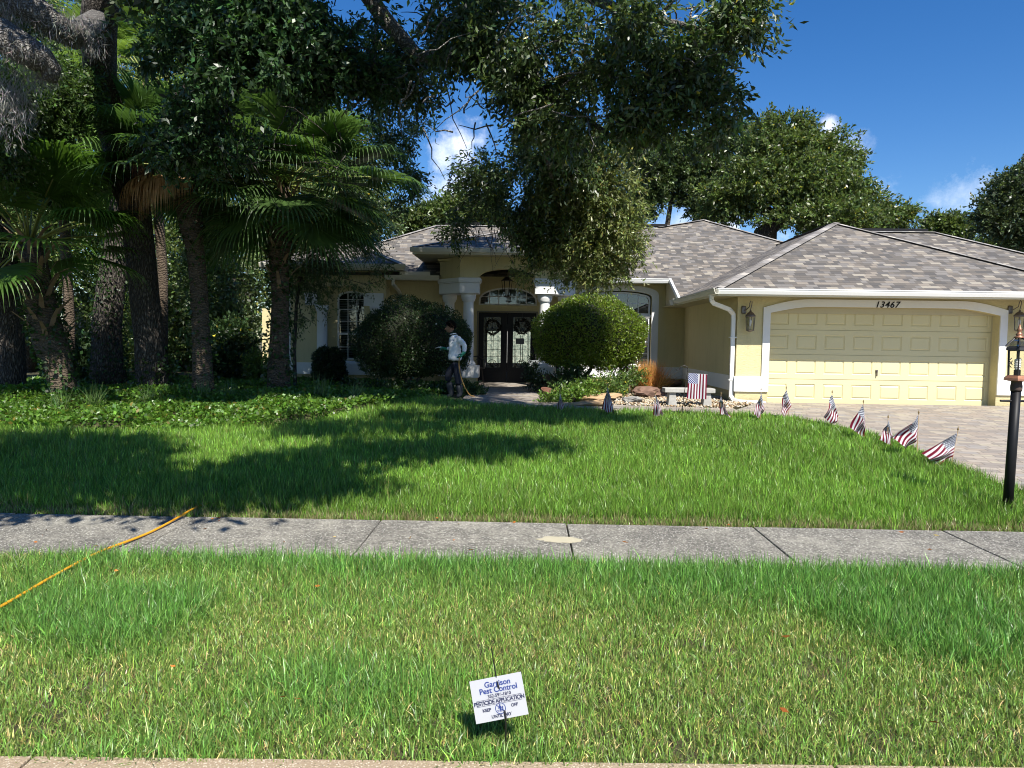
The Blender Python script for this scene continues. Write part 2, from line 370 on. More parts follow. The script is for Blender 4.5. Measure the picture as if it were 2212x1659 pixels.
class MB:
    """collects faces; coordinates are world, made local to the parent on build"""
    def __init__(s): s.v = []; s.f = []; s.uv = {}
    def add(s, vs, fs):
        k = len(s.v); s.v += [tuple(v) for v in vs]; s.f += [tuple(i+k for i in f) for f in fs]; return s
    def box(s, x0, y0, z0, x1, y1, z1):
        if x0 > x1: x0, x1 = x1, x0
        if y0 > y1: y0, y1 = y1, y0
        if z0 > z1: z0, z1 = z1, z0
        return s.add([(x0,y0,z0),(x1,y0,z0),(x1,y1,z0),(x0,y1,z0),(x0,y0,z1),(x1,y0,z1),(x1,y1,z1),(x0,y1,z1)],
                     [(0,3,2,1),(4,5,6,7),(0,1,5,4),(1,2,6,5),(2,3,7,6),(3,0,4,7)])
    def obox(s, c, ax, ay, az):
        c, ax, ay, az = map(Vector, (c, ax, ay, az))
        vs = [c+ax*i+ay*j+az*k for k in (-1, 1) for i, j in ((-1,-1),(1,-1),(1,1),(-1,1))]
        return s.add(vs, [(0,3,2,1),(4,5,6,7),(0,1,5,4),(1,2,6,5),(2,3,7,6),(3,0,4,7)])
    def panel(s, loops, Y0, Y1):
        """polygon with holes in XZ, extruded from Y0 (front) to Y1"""
        pts = [p for l in loops for p in l]
        tri = tessellate_polygon([[Vector((p[0], p[1], 0)) for p in l] for l in loops])
        n = len(pts)
        vs = [(p[0], Y0, p[1]) for p in pts]+[(p[0], Y1, p[1]) for p in pts]
        fs = []
        for t in tri:
            a, b, c = (pts[i] for i in t)
            area = (b[0]-a[0])*(c[1]-a[1])-(c[0]-a[0])*(b[1]-a[1])
            if abs(area) < 1e-9: continue
            t = t if area > 0 else (t[0], t[2], t[1])
            fs.append(tuple(t)); fs.append((t[0]+n, t[2]+n, t[1]+n))
        k = 0
        for l in loops:
            m = len(l)
            for i in range(m):
                a, b = k+i, k+(i+1) % m
                fs.append((a, b, b+n, a+n))
            k += m
        return s.add(vs, fs)
    def prism(s, poly, z0, z1):
        tri = tessellate_polygon([[Vector((p[0], p[1], 0)) for p in poly]]); n = len(poly)
        vs = [(p[0], p[1], z0) for p in poly]+[(p[0], p[1], z1) for p in poly]; fs = []
        for t in tri:
            fs.append(tuple(t)); fs.append(tuple(i+n for i in t))
        for i in range(n): fs.append((i, (i+1) % n, (i+1) % n+n, i+n))
        return s.add(vs, fs)
    def tube(s, pts, rads, seg=10, cap=True, wob=0.0):
        pts = [Vector(p) for p in pts]; n = len(pts)
        if isinstance(rads, (int, float)): rads = [rads]*n
        vs = []; fs = []; prev = None
        for i, p in enumerate(pts):
            t = (pts[min(i+1, n-1)]-pts[max(i-1, 0)]).normalized()
            if prev is None:
                a = t.cross(Vector((0, 0, 1)));
                if a.length < 1e-3: a = t.cross(Vector((1, 0, 0)))
            else: a = prev-t*prev.dot(t)
            a.normalize(); b = t.cross(a); prev = a
            for k in range(seg):
                th = 2*pi*k/seg; rr = rads[i]*(1+wob*sin(3*th+i*.9)+wob*.6*sin(5*th-i*1.7))
                vs.append(p+(a*cos(th)+b*sin(th))*rr)
        for i in range(n-1):
            for k in range(seg):
                k2 = (k+1) % seg
                fs.append((i*seg+k, i*seg+k2, (i+1)*seg+k2, (i+1)*seg+k))
        if cap:
            fs.append(tuple(range(seg))[::-1]); fs.append(tuple((n-1)*seg+k for k in range(seg)))
        return s.add(vs, fs)
    def lathe(s, c, prof, seg=20):
        c = Vector(c); vs = []; fs = []; n = len(prof)
        for r, z in prof:
            for k in range(seg):
                th = 2*pi*k/seg; vs.append((c.x+r*cos(th), c.y+r*sin(th), c.z+z))
        for i in range(n-1):
            for k in range(seg):
                k2 = (k+1) % seg; fs.append((i*seg+k, i*seg+k2, (i+1)*seg+k2, (i+1)*seg+k))
        fs.append(tuple(range(seg))[::-1]); fs.append(tuple((n-1)*seg+k for k in range(seg)))
        return s.add(vs, fs)
    def build(s, name, mat, parent=None, smooth=False, bevel=0.0, planar_uv=False):
        me = bpy.data.meshes.new(name)
        off = parent_loc(parent)
        me.from_pydata([(v[0]-off.x, v[1]-off.y, v[2]-off.z) for v in s.v], [], s.f)
        me.materials.append(mat)
        bm = bmesh.new(); bm.from_mesh(me)
        if not planar_uv: bmesh.ops.recalc_face_normals(bm, faces=bm.faces)
        bm.to_mesh(me); bm.free()
        if smooth:
            me.shade_smooth()
        o = link(bpy.data.objects.new(name, me), parent)
        if bevel:
            md = o.modifiers.new('bevel', 'BEVEL'); md.width = bevel; md.segments = 2; md.limit_method = 'ANGLE'; md.angle_limit = radians(40)
        return o
def parent_loc(p):
    v = Vector((0, 0, 0))
    while p is not None:
        v = v+p.location; p = p.parent
    return v
def arc(x0, x1, zs, zt, n=16, ex=1.0):
    """points left->right of a segmental / elliptical arch: spring height zs, crown zt"""
    cx, a = (x0+x1)/2, (x1-x0)/2
    return [(cx-a*cos(pi*i/n), zs+(zt-zs)*sin(pi*i/n)**ex) for i in range(n+1)]
def rect(x0, z0, x1, z1): return [(x0, z0), (x1, z0), (x1, z1), (x0, z1)]

def np_mesh(name, verts, fsize, nf, mat, parent=None, cols=None, smooth=False, faces=None):
    """fast mesh of nf faces of fsize consecutive verts each (or given faces)"""
    me = bpy.data.meshes.new(name); off = parent_loc(parent)
    verts = (np.asarray(verts, dtype=np.float64)-np.array(off)).astype(np.float32)
    nv = len(verts); me.vertices.add(nv); me.vertices.foreach_set('co', verts.ravel())
    if faces is None: idx = np.arange(nf*fsize, dtype=np.int32)
    else: idx = np.asarray(faces, dtype=np.int32).ravel()
    me.loops.add(len(idx)); me.loops.foreach_set('vertex_index', idx)
    me.polygons.add(nf); me.polygons.foreach_set('loop_start', np.arange(0, len(idx), fsize, dtype=np.int32))
    try: me.polygons.foreach_set('loop_total', np.full(nf, fsize, dtype=np.int32))
    except Exception: pass
    if smooth: me.polygons.foreach_set('use_smooth', np.ones(nf, dtype=bool))
    me.update(calc_edges=True)
    if cols is not None:
        at_ = me.color_attributes.new('Col', 'FLOAT_COLOR', 'POINT')
        c = np.ones((nv, 4), dtype=np.float32); c[:, :3] = cols; at_.data.foreach_set('color', c.ravel())
    me.materials.append(mat)
    return link(bpy.data.objects.new(name, me), parent)

def unit(a): return a/np.maximum(np.linalg.norm(a, axis=-1, keepdims=True), 1e-9)
def leaf_quads(P, D, L, Wd, cols, rg, curl=.15):
    """P base (n,3), D direction (n,3), L,Wd (n,) -> verts (4n,3) cols (4n,3)"""
    n = len(P); R = unit(rg.normal(size=(n, 3))); S = unit(np.cross(D, R)); N = np.cross(S, D)
    L = L[:, None]; Wd = Wd[:, None]
    v = np.empty((n, 4, 3)); v[:, 0] = P; v[:, 1] = P+D*L*.48+S*Wd/2+N*L*curl*.5; v[:, 2] = P+D*L; v[:, 3] = P+D*L*.48-S*Wd/2+N*L*curl*.5
    return v.reshape(-1, 3), np.repeat(cols, 4, axis=0)
def tint(n, base, rg, dv=.3, yellow=0.0, ycol=(.30, .26, .03)):
    base = np.array(base)[None]; c = base*np.exp(rg.normal(0, dv, (n, 1)))*(1+rg.normal(0, .08, (n, 3)))
    if yellow > 0:
        m = rg.random(n) < yellow; c[m] = np.array(ycol)*np.exp(rg.normal(0, .25, (m.sum(), 1)))
    return np.clip(c, 0.002, 1)

def blob_clusters(blobs, n, rg, shell=.45, core=None):
    b = np.array(blobs, dtype=float); w = (b[:, 3]*b[:, 4]+b[:, 4]*b[:, 5]+b[:, 3]*b[:, 5]); w /= w.sum()
    k = rg.choice(len(b), size=n, p=w); B = b[k]
    d = unit(rg.normal(size=(n, 3))); r = rg.random(n)**shell
    # uneven surface: lumps
    ph = B[:, :3].sum(1)
    lump = 1+.16*np.sin(5*d[:, 0]+ph)+.14*np.sin(6*d[:, 1]+2*ph)+.12*np.sin(7*d[:, 2]+3*ph)
    return B[:, :3]+d*r[:, None]*B[:, 3:6]*lump[:, None], d
def foliage(name, parent, blobs, nclus, per, rc, L, Wd, col, mat=LEAF, seed=1, dv=.3, droop=.25, yellow=0, ycol=(.30,.26,.03), shell=.45, out=.7, gap=0.0, zmin=None, cdv=.22):
    rg = np.random.default_rng(seed)
    C, d = blob_clusters(blobs, nclus, rg, shell)
    if gap > 0:   # remove clusters by a coarse noise so that sky shows through
        f = np.sin(C[:, 0]*2.3+seed)*np.sin(C[:, 1]*2.1+2*seed)*np.sin(C[:, 2]*2.7+seed)+.5*np.sin(C[:, 0]*5.3)*np.sin(C[:, 2]*4.9+seed)
        keep = f < (1.0-gap*1.6); C = C[keep]; d = d[keep]
    if zmin is not None:
        k = C[:, 2] > zmin; C = C[k]; d = d[k]
    n = len(C)
    T = unit(d*out+rg.normal(size=(n, 3))*.85+np.array([0, 0, -droop*1.3]))          # twig direction
    tl = rc*rg.uniform(1.1, 2.6, n); f = np.tile((np.arange(per)+.5)/per, n)
    TT = np.repeat(T, per, axis=0)
    P = np.repeat(C, per, axis=0)+TT*(f*np.repeat(tl, per))[:, None]+rg.normal(size=(n*per, 3))*rc*.13
    P[:, 2] -= (f**2*np.repeat(tl, per))*droop*.5
    D = unit(TT*.75+rg.normal(size=(n*per, 3))*.62+np.array([0, 0, -droop*.6]))
    m = n*per
    cc = tint(m, col, rg, dv, yellow, ycol)*np.repeat(np.exp(rg.normal(0, cdv, (n, 1))), per, axis=0)
    v, c = leaf_quads(P, D, L*(.7+.6*rg.random(m)), Wd*(.7+.6*rg.random(m)), cc, rg)
    return np_mesh(name, v, 4, m, mat, parent, c)
def blobs_px(lst):
    """(x px, y px, depth Y, rx px, ry px[, depth radius m]) -> world ellipsoids"""
    o = []
    for b in lst:
        p = at(b[0], b[1], b[2]); s = b[2]/FPX; rx, rz = b[3]*s, b[4]*s
        ry = b[5] if len(b) > 5 else (rx+rz)/2
        o.append((p.x, p.y, p.z, rx, ry, rz))
    return o
def wander(a, b, n, amp, rg, sag=0):
    a, b = Vector(a), Vector(b); pts = []
    o = Vector((0, 0, 0))
    for i in range(n+1):
        t = i/n; e = sin(pi*t)
        if 0 < i < n: o += Vector(rg.normal(size=3))*amp
        pts.append(a.lerp(b, t)+o*e*.8+Vector((0, 0, sag*e)))
    return pts

# noise for lawn patches
_ng = np.random.default_rng(3).random((64, 64))
def vnoise(x, y, s):
    x = np.asarray(x)*s+100; y = np.asarray(y)*s+100
    xi = np.floor(x).astype(int); yi = np.floor(y).astype(int); fx = x-xi; fy = y-yi
    fx = fx*fx*(3-2*fx); fy = fy*fy*(3-2*fy)
    a = _ng[xi % 64, yi % 64]; b = _ng[(xi+1) % 64, yi % 64]; c = _ng[xi % 64, (yi+1) % 64]; d = _ng[(xi+1) % 64, (yi+1) % 64]
    return (a*(1-fx)+b*fx)*(1-fy)+(c*(1-fx)+d*fx)*fy
def inpoly(x, y, poly):
    r = np.zeros(len(x), bool); n = len(poly)
    for i in range(n):
        x1, y1 = poly[i]; x2, y2 = poly[(i+1) % n]
        c = ((y1 > y) != (y2 > y)) & (x < (x2-x1)*(y-y1)/((y2-y1) if y2 != y1 else 1e-9)+x1); r ^= c
    return r
gv = lambda Y: np.clip(.037*(np.asarray(Y)-6.15), 0, .33)

# ================================================================== GROUND
def strip_sheet(name, xs, ys, zf, mat, kind='structure', label=None, cat=None):
    mb = MB(); nx, ny = len(xs), len(ys)
    vs = [(x, y, zf(x, y)) for y in ys for x in xs]
    fs = [(j*nx+i, j*nx+i+1, (j+1)*nx+i+1, (j+1)*nx+i) for j in range(ny-1) for i in range(nx-1)]
    mb.add(vs, fs); o = mb.build(name, mat, None, smooth=False, planar_uv=True); tag(o, kind=kind, label=label, cat=cat); return o
strip_sheet('ground', [-300, -60, -20, -10, 0, 10, 20, 60, 300], [2.6, 6.15, 8, 10, 12, 15.07, 20, 40, 100, 900],
            lambda x, y: g(y)-.03, SOIL)
mb = MB(); mb.add([(-300, -30, -.16), (300, -30, -.16), (300, 2.25, -.16), (-300, 2.25, -.16)], [(0, 1, 2, 3)]); tag(mb.build('road', ASPH, planar_uv=True), kind='structure')
mb = MB(); mb.add([(-300, -300, -.04), (300, -300, -.04), (300, -30, -.04), (-300, -30, -.04)], [(0, 1, 2, 3)]); tag(mb.build('far_ground', SOIL, planar_uv=True), kind='structure')
mb = MB()
for k in range(-12, 12):
    x0 = k*3.05+1.2
    prof = [(2.2, -.3), (2.2, -.15), (2.33, -.03), (2.42, -.004), (2.62, 0), (2.62, -.3)]
    vs = [(x, y-.005+.024*x, z) for x in (x0+.006, x0+3.044) for y, z in prof]; n = len(prof)
    mb.add(vs, [(i, i+1, i+1+n, i+n) for i in range(n-1)]+[tuple(range(n)), tuple(range(n, 2*n))])
tag(mb.build('curb', CURB, bevel=.006), kind='structure')
mb = MB()
for k in range(-14, 14):
    x0 = .375+k*1.63
    mb.box(x0+.006, 5.0, -.1, x0+1.624, 6.15, .004+.002*((k*7) % 3))
tag(mb.build('sidewalk', CONC, bevel=.008), kind='structure')
# cream mortar splash on the pavement
c = gp(1208, 1168); mb = MB(); rs = np.random.default_rng(5); pts = []
for k in range(26):
    th = 2*pi*k/26; r = 1+.10*rs.normal(); xr = .165*r*(1.35 if abs(sin(th-.35)) < .12 and cos(th) > 0 else 1); pts.append((c.x+xr*cos(th), c.y+.085*r*sin(th)))
mb.prism(pts, .002, .0115)
o = mb.build('mortar_patch', simple('cream_mortar', (.42, .38, .27), .9, var=.12, scale=20)); tag(o, 'cream mortar patch across a joint of the grey sidewalk', 'patch')

# driveway and walk
far = 13.55
edge = [gp(x, y) for x, y in ((2300, 1092), (2212, 1065), (2150, 1045), (2080, 1015), (2000, 980), (1900, 945), (1820, 925), (1760, 912), (1700, 902), (1640, 897), (1500, 893), (1330, 888), (1200, 884), (1120, 880), (1050, 874), (1010, 866))]
EP = [(p.x, p.y) for p in edge]
def gpoly(name, poly, dz, mat):
    """paving polygon draped on the rising ground"""
    bm = bmesh.new(); vs = [bm.verts.new((x, y, 0)) for x, y in poly]; bm.faces.new(vs)
    for yc in (6.15, 8, 10, 12, 14, 15.07):
        bmesh.ops.bisect_plane(bm, geom=bm.verts[:]+bm.edges[:]+bm.faces[:], plane_co=(0, yc, 0), plane_no=(0, 1, 0))
    for v in bm.verts: v.co.z = g(v.co.y)+dz
    bmesh.ops.triangulate(bm, faces=bm.faces[:]); bmesh.ops.recalc_face_normals(bm, faces=bm.faces)
    for f in bm.faces:
        if f.normal.z < 0: f.normal_flip()
    r = bmesh.ops.extrude_face_region(bm, geom=bm.faces[:])
    for e in r['geom']:
        if isinstance(e, bmesh.types.BMVert): e.co.z += .06
    for v in bm.verts: v.co.z -= .06
    me = bpy.data.meshes.new(name); bm.to_mesh(me); bm.free(); me.materials.append(mat)
    return link(bpy.data.objects.new(name, me))
drive = [(5.35, 6.4), (5.33, 7.0)]+EP[1:10]+[(4.15, EP[9][1]), (4.15, 13.95), (4.6, 14.6), (5.0, 15.28), (10.25, 15.28), (14, 15.28), (14, 6.4)]
tag(gpoly('driveway', drive, .022, PAVE), kind='structure')
walk = [(4.14, EP[9][1]), (EP[10][0], EP[10][1]), EP[11], EP[12], EP[13], (-1.0, 14.2), (-1.35, 15.2), (-1.35, 17.5), (-1.25, 19.15), (.2, 19.15), (.28, 17), (.35, 15.6), (.9, 14.75), (2.2, 14.35), (3.4, 14.22), (4.14, 14.2)]
tag(gpoly('walkway', walk, .018, PAVE), kind='structure')
# gravel of river stones
BEDP = [(.45, 15.65), (.95, 14.82), (2.2, 14.42), (3.4, 14.28), (4.10, 14.25), (4.9, 15.05), (4.45, 15.2), (4.45, 18.3), (1.5, 19.0)]
rg = np.random.default_rng(11)
bx = rg.uniform(1.6, 4.9, 9000); by = rg.uniform(14.2, 17.6, 9000); k = inpoly(bx, by, BEDP) & (rg.random(9000) < np.clip(1.2-(by-15.2)*.3, .1, 1)); bx = bx[k][:3800]; by = by[k][:3800]
n = len(bx)
ico = np.array([(1,0,0),(-1,0,0),(0,1,0),(0,-1,0),(0,0,1),(0,0,-1)], float)*np.array([1, .8, .55])
tri = np.array([(0,2,4),(2,1,4),(1,3,4),(3,0,4),(2,0,5),(1,2,5),(3,1,5),(0,3,5)])
s = rg.uniform(.018, .045, n); th = rg.uniform(0, 6.28, n)
V = ico[None]*s[:, None, None]*(1+rg.normal(0, .15, (n, 6, 3)))
V = np.stack([V[..., 0]*np.cos(th)[:, None]-V[..., 1]*np.sin(th)[:, None], V[..., 0]*np.sin(th)[:, None]+V[..., 1]*np.cos(th)[:, None], V[..., 2]], -1)
V[..., 0] += bx[:, None]; V[..., 1] += by[:, None]; V[..., 2] += (gv(by)-.01+rg.uniform(0, .05, n))[:, None]
cc = np.repeat(np.clip(np.array([(.44, .34, .21), (.52, .45, .33), (.33, .22, .12), (.56, .51, .42)])[rg.integers(0, 4, n)]*rg.uniform(.7, 1.15, (n, 1)), 0, 1), 6, axis=0)
stm, sn, sb = newmat('river_stone'); a = nd(sn, 'ShaderNodeAttribute'); a.attribute_name = 'Col'; sn.links.new(a.outputs['Color'], sb.inputs['Base Color']); sb.inputs['Roughness'].default_value = .6
F = (tri[None]+np.arange(n)[:, None, None]*6).reshape(-1, 3)
tag(np_mesh('river_stones', V.reshape(-1, 3), 3, len(F), stm, None, cc, smooth=True, faces=F), 'tan and cream river stones spread under the bench', 'gravel', kind='stuff')

# ================================================================== HOUSE
house = empty('house', (0, 19.2, .3), 'yellow stucco single storey house with brown shingle hip roofs and white trim', 'house')
H = house
def hb(mb, name, mat, parent=None, **k): return mb.build(name, mat, parent or H, **k)
GY, MYW, WY, EY, DYW = 15.3, 20.4, 20.0, 19.2, 21.4      # wall planes
# --- garage front wall with arched opening
gx0, gx1 = 4.5, 11.2; ox0, ox1 = 5.19, 10.03
def garch(x0, x1, zc, zt, rise, z0):
    w = 1.0
    L = [(x0, z0), (x1, z0), (x1, zc)]
    for i in range(1, 9): t = i/8*pi/2; L.append((x1-w*(1-cos(t)) if 0 else x1-w*(i/8), zc+(zt-zc)*sin(pi/2*i/8)))
    for i in range(8, 0, -1): L.append((x0+w*(i/8), zc+(zt-zc)*sin(pi/2*i/8)))
    L.append((x0, zc)); return L
mb = MB(); mb.panel([rect(gx0, .1, gx1, 2.64), garch(ox0, ox1, 2.27, 2.41, .12, .18)], GY, GY+.22)
hb(mb, 'garage_wall', YEL)
# trim round the door, proud of the wall
tx0, tx1 = 5.04, 10.18
outer = garch(tx0, tx1, 2.38, 2.565, .12, .58); inner = garch(ox0, ox1, 2.27, 2.41, .12, .575)
# ring without bottom bar: build as one polygon going out and back
ring = [outer[1]]+outer[2:]+[outer[0]]+[inner[0]]+inner[:1:-1]+[inner[1]]
ring = [(tx1, .59)]+outer[2:]+[(tx0, .59), (ox0+.003, .59)]+[(x+.003*(1 if x < 7.6 else -1), z-.003) for x, z in inner[:1:-1]]+[(ox1-.003, .59)]
mb = MB(); mb.panel([ring], GY-.035, GY+.0); hb(mb, 'garage_door_trim', WHT, bevel=.004)
# reveals painted yellow with white outer lining
mb = MB(); mb.box(ox0-.14, GY+.22, .2, ox0, 15.58, 2.42); mb.box(ox1, GY+.22, .2, ox1+.14, 15.58, 2.42); mb.box(ox0-.14, GY+.221, 2.27, ox1+.14, 15.58, 2.42)
hb(mb, 'garage_door_jamb', SOF)
mb = MB()
mb.box(gx0-.001, GY-.04, .58, ox0, GY-.002, .905); mb.box(gx0-.035, GY-.04, .58, gx0-.001, 20.39, .905); hb(mb, 'garage_base_band', WHT)
mb = MB(); mb.box(ox1, GY-.04, .58, gx1, GY-.002, .905); hb(mb, 'garage_base_band', WHT, bevel=.005)
mb = MB(); mb.box(gx0, GY+.221, .1, gx0+.2, 20.7, 2.64); hb(mb, 'garage_side_wall', YEL)
mb = MB(); mb.box(11.0, GY+.221, .1, 11.2, 20.7, 2.64); mb.box(11.2, 16.6, .1, 16, 16.8, 2.64); hb(mb, 'garage_right_wall', YEL)
# --- sectional garage door: 4 sections x 6+ raised panels
DX0, DX1, DZ0, DZ1 = 5.17, 10.06, .315, 2.45; DY = 15.58
secH = (DZ1-DZ0)/4; npan = 8
gd = MB(); gd.box(DX0, DY+.012, DZ0, DX1, DY+.05, DZ1); door = hb(gd, 'garage_door', GDR)
pw = (DX1-DX0)/npan
for r in range(4):
    z0 = DZ0+r*secH+.006; z1 = DZ0+(r+1)*secH-.004
    mb = MB(); loops = [rect(DX0, z0, DX1, z1)]
    for c_ in range(npan):
        a = DX0+c_*pw+.085; b = DX0+(c_+1)*pw-.085; loops.append(rect(a, z0+.105, b, z1-.105))
    mb.panel(loops, DY-.006, DY+.0115)
    for c_ in range(npan):
        a = DX0+c_*pw+.085; b = DX0+(c_+1)*pw-.085
        lo = [(a, DY-.006, z0+.105), (b, DY-.006, z0+.105), (b, DY-.006, z1-.105), (a, DY-.006, z1-.105)]
        q = .02; mid = [(a+q, DY+.009, z0+.105+q), (b-q, DY+.009, z0+.105+q), (b-q, DY+.009, z1-.105-q), (a+q, DY+.009, z1-.105-q)]
        q = .045; inn = [(a+q, DY-.005, z0+.105+q), (b-q, DY-.005, z0+.105+q), (b-q, DY-.005, z1-.105-q), (a+q, DY-.005, z1-.105-q)]
        mb.add(lo+mid+inn, [(i, (i+1) % 4, 4+(i+1) % 4, 4+i) for i in range(4)]+[(4+i, 4+(i+1) % 4, 8+(i+1) % 4, 8+i) for i in range(4)]+[(8, 9, 10, 11)])
    mb.build('door_section', GDR, door)
mb = MB(); p = at(1893, 803, DY)
mb.box(p.x-.022, DY-.03, p.z-.015, p.x+.022, DY-.006, p.z+.045); mb.box(p.x-.011, DY-.045, p.z-.10, p.x+.011, DY-.028, p.z+.02); mb.build('handle', PEWTER, door, bevel=.004)
mb = MB(); mb.box(DX0, DY-.012, DZ0-.035, DX1, DY+.05, DZ0-.001); mb.build('rubber_seal', BLK, door)
# house number on the arch trim
def text(body, size, mat, name, parent, origin, xdir, up, shear=0, off=0, extr=.002, align='CENTER', spacing=1.0):
    cu = bpy.data.curves.new(name, 'FONT'); cu.body = body; cu.size = 1; cu.align_x = align; cu.shear = shear; cu.offset = off/size; cu.extrude = extr/size; cu.space_character = spacing
    tmp = bpy.data.objects.new(name+'_tmp', cu); COL.objects.link(tmp)
    dg = bpy.context.evaluated_depsgraph_get(); me = bpy.data.meshes.new_from_object(tmp.evaluated_get(dg)); bpy.data.objects.remove(tmp); bpy.data.curves.remove(cu)
    me.materials.clear(); me.materials.append(mat)
    x = Vector(xdir).normalized(); u = Vector(up).normalized(); nz = x.cross(u); MM = Matrix((x, u, nz)).transposed().to_4x4(); MM.translation = Vector(origin)-parent_loc(parent); MM = MM @ Matrix.Scale(size, 4)
    me.transform(MM); me.name = name
    o = link(bpy.data.objects.new(name, me), parent); return o
p = at(1915.5, 664.5, GY-.04)
text('13467', .185, BLK, 'house_number', H, (p.x, GY-.043, p.z), (1, 0, 0), (0, 0, 1), shear=.28, off=.0015, extr=.006, spacing=1.12)

# --- main wall right of the entry with the big arched window
wx0, wx1 = at(1262, 700, MYW).x, at(1407, 700, MYW).x      # opening inside trim
zs = .93
zc, zt = at(1407, 643, MYW).z, at(1335, 628, MYW).z
open_ = [(wx0, zs), (wx1, zs)]+[(x, z) for x, z in arc(wx0, wx1, zc, zt, 16, .8)][::-1]
mb = MB(); mb.panel([rect(1.25, .1, 4.5, 3.32), open_], MYW, MYW+.2); hb(mb, 'window_wall', YEL)
tw = .19
outp = [(wx1+tw, zs)]+arc(wx0-tw, wx1+tw, zc+.06, zt+.17, 16, .8)[::-1]+[(wx0-tw, zs)]
inp = [(wx0, zs)]+arc(wx0, wx1, zc, zt, 16, .8)+[(wx1, zs)]
mb = MB(); mb.panel([outp+[(x+(.003 if x < (wx0+wx1)/2 else -.003), z-.003) for x, z in inp]], MYW-.04, MYW); hb(mb, 'window_trim', WHT, bevel=.004)
mb = MB(); mb.box(1.25, MYW-.045, .58, 4.463, MYW-.002, .90); mb.box(wx0-tw-.02, MYW-.07, .90, wx1+tw+.02, MYW-.002, .93)
hb(mb, 'wall_base_band', WHT, bevel=.005)

def window(name, x0, x1, z0, z1, Yg, cols, rows_lo, rows_hi, meet=None, top=None, blind_top=None, par=None):
    """frame + muntins + glass + blinds; top=(zspring,zcrown) gives an arched head above z1"""
    par = par or H; fw = .045
    def outl(i):
        L = [(x0+i, z0+i), (x1-i, z0+i)]
        if top: L += [(x, z-i*(1 if 1 else 0)) for x, z in arc(x0+i, x1-i, top[0], top[1], 14, .8)][::-1]
        else: L += [(x1-i, z1-i), (x0+i, z1-i)]
        return L
    mb = MB(); mb.panel([outl(0), outl(fw)], Yg, Yg+.07)
    zt_ = (top[1] if top else z1)
    if meet: mb.box(x0+fw, Yg+.004, meet-.03, x1-fw, Yg+.06, meet+.03)
    xs_ = [x0+fw+(x1-x0-2*fw)*i/cols for i in range(1, cols)]
    def ztop(x):
        if not top: return z1-fw
        c_, a = (x0+x1)/2, (x1-x0)/2-fw; t = max(0, 1-((x-c_)/a)**2); return top[0]+(top[1]-top[0])*t**.4-fw
    fr = hb(mb, name, WINF, par)
    mu = MB()
    for x in xs_: mu.box(x-.010, Yg+.012, z0+fw, x+.010, Yg+.034, ztop(x))
    for z in rows_lo+rows_hi: mu.box(x0+fw, Yg+.014, z-.010, x1-fw, Yg+.032, z+.010)
    mu.build('muntins', WINF, fr)
    gl = MB(); gl.panel([outl(fw*.6)], Yg+.038, Yg+.044); gl.build('pane', GLASS, fr)
    if blind_top:
        bl = MB(); z = z0+.05
        while z < blind_top:
            bl.obox(((x0+x1)/2, Yg+.13, z), ((x1-x0)/2-.05, 0, 0), (0, .018, .012), (0, -.0012, .0016)); z += .048
        bl.build('blinds', BLIND, fr)
    return fr
xm = at(1333, 700, MYW).x; ztr = at(1390, 684, MYW).z
Yg = MYW+.09
zbt = at(1390, 790, MYW).z
mid = (zbt+ztr)/2-.02
for a, b in ((wx0+.03, xm-.02), (xm+.02, wx1-.03)):
    hgt = (ztr-.03-zbt); window('window', a, b, .93, ztr-.02, Yg, 3, [zs+hgt*.25], [mid+hgt*.27], meet=mid, blind_top=ztr-.1)
mb = MB(); mb.box(wx0, MYW+.06, ztr-.018, wx1, MYW+.2, ztr+.05); mb.box(xm-.018, MYW+.06, zs, xm+.018, MYW+.2, ztr-.02); hb(mb, 'window_mullion', WINF, bevel=.004)
window('transom_window', wx0+.03, wx1-.03, ztr+.052, zc, Yg, 6, [ztr+.052+(zt-ztr-.05)*.48], [], top=(zc-.03, zt-.03))
mb = MB(); mb.box(wx0-.3, MYW+.55, .3, wx1+.2, MYW+.6, 3.5); mb.box(wx0-.3, MYW+.2, .3, wx0-.25, MYW+.6, 3.5); mb.box(wx1+.2, MYW+.2, .3, wx1+.25, MYW+.6, 3.5); mb.box(wx0-.3, MYW+.2, 3.32, wx1+.25, MYW+.6, 3.36); mb.box(wx0-.3, MYW+.2, .3, wx1+.25, MYW+.6, .34)
hb(mb, 'dark_room', DARKROOM)

# --- entry bay
ex = -.54; fx0, fx1 = -1.81, .71; jx0, jx1 = -1.31, .23
cy = 19.86
zI0, zI1 = 2.86, 3.27
# front wall above the opening, with arch
a_ = arc(jx0, jx1, 3.25, 3.52, 18, .85)
mb = MB(); mb.panel([[(fx0, zI1), (jx0, zI1)]+a_[0:]+[(jx1, zI1), (fx1, zI1), (fx1, 3.96), (fx0, 3.96)]], EY, EY+.25)
hb(mb, 'entry_wall', YEL)
def chamf(x0, y0, x1, y1, z0, z1, t=.25):
    d = Vector((x1-x0, y1-y0)); d.normalize(); nrm = Vector((-d.y, d.x))
    if nrm.y < 0: nrm = -nrm
    return [(x0, y0), (x1, y1), (x1+nrm.x*t, y1+nrm.y*t), (x0+nrm.x*t, y0+nrm.y*t)]
mb = MB()
for sgn, fx in ((-1, fx0), (1, fx1)):
    xe = fx+sgn*.62
    mb = MB(); mb.prism([(fx, EY), (xe, cy), (xe, 21.2), (xe-sgn*.2, 21.2), (xe-sgn*.2, cy+.1), (fx-sgn*.02, EY+.25)], zI1, 3.96); hb(mb, 'entry_side_wall', YEL)
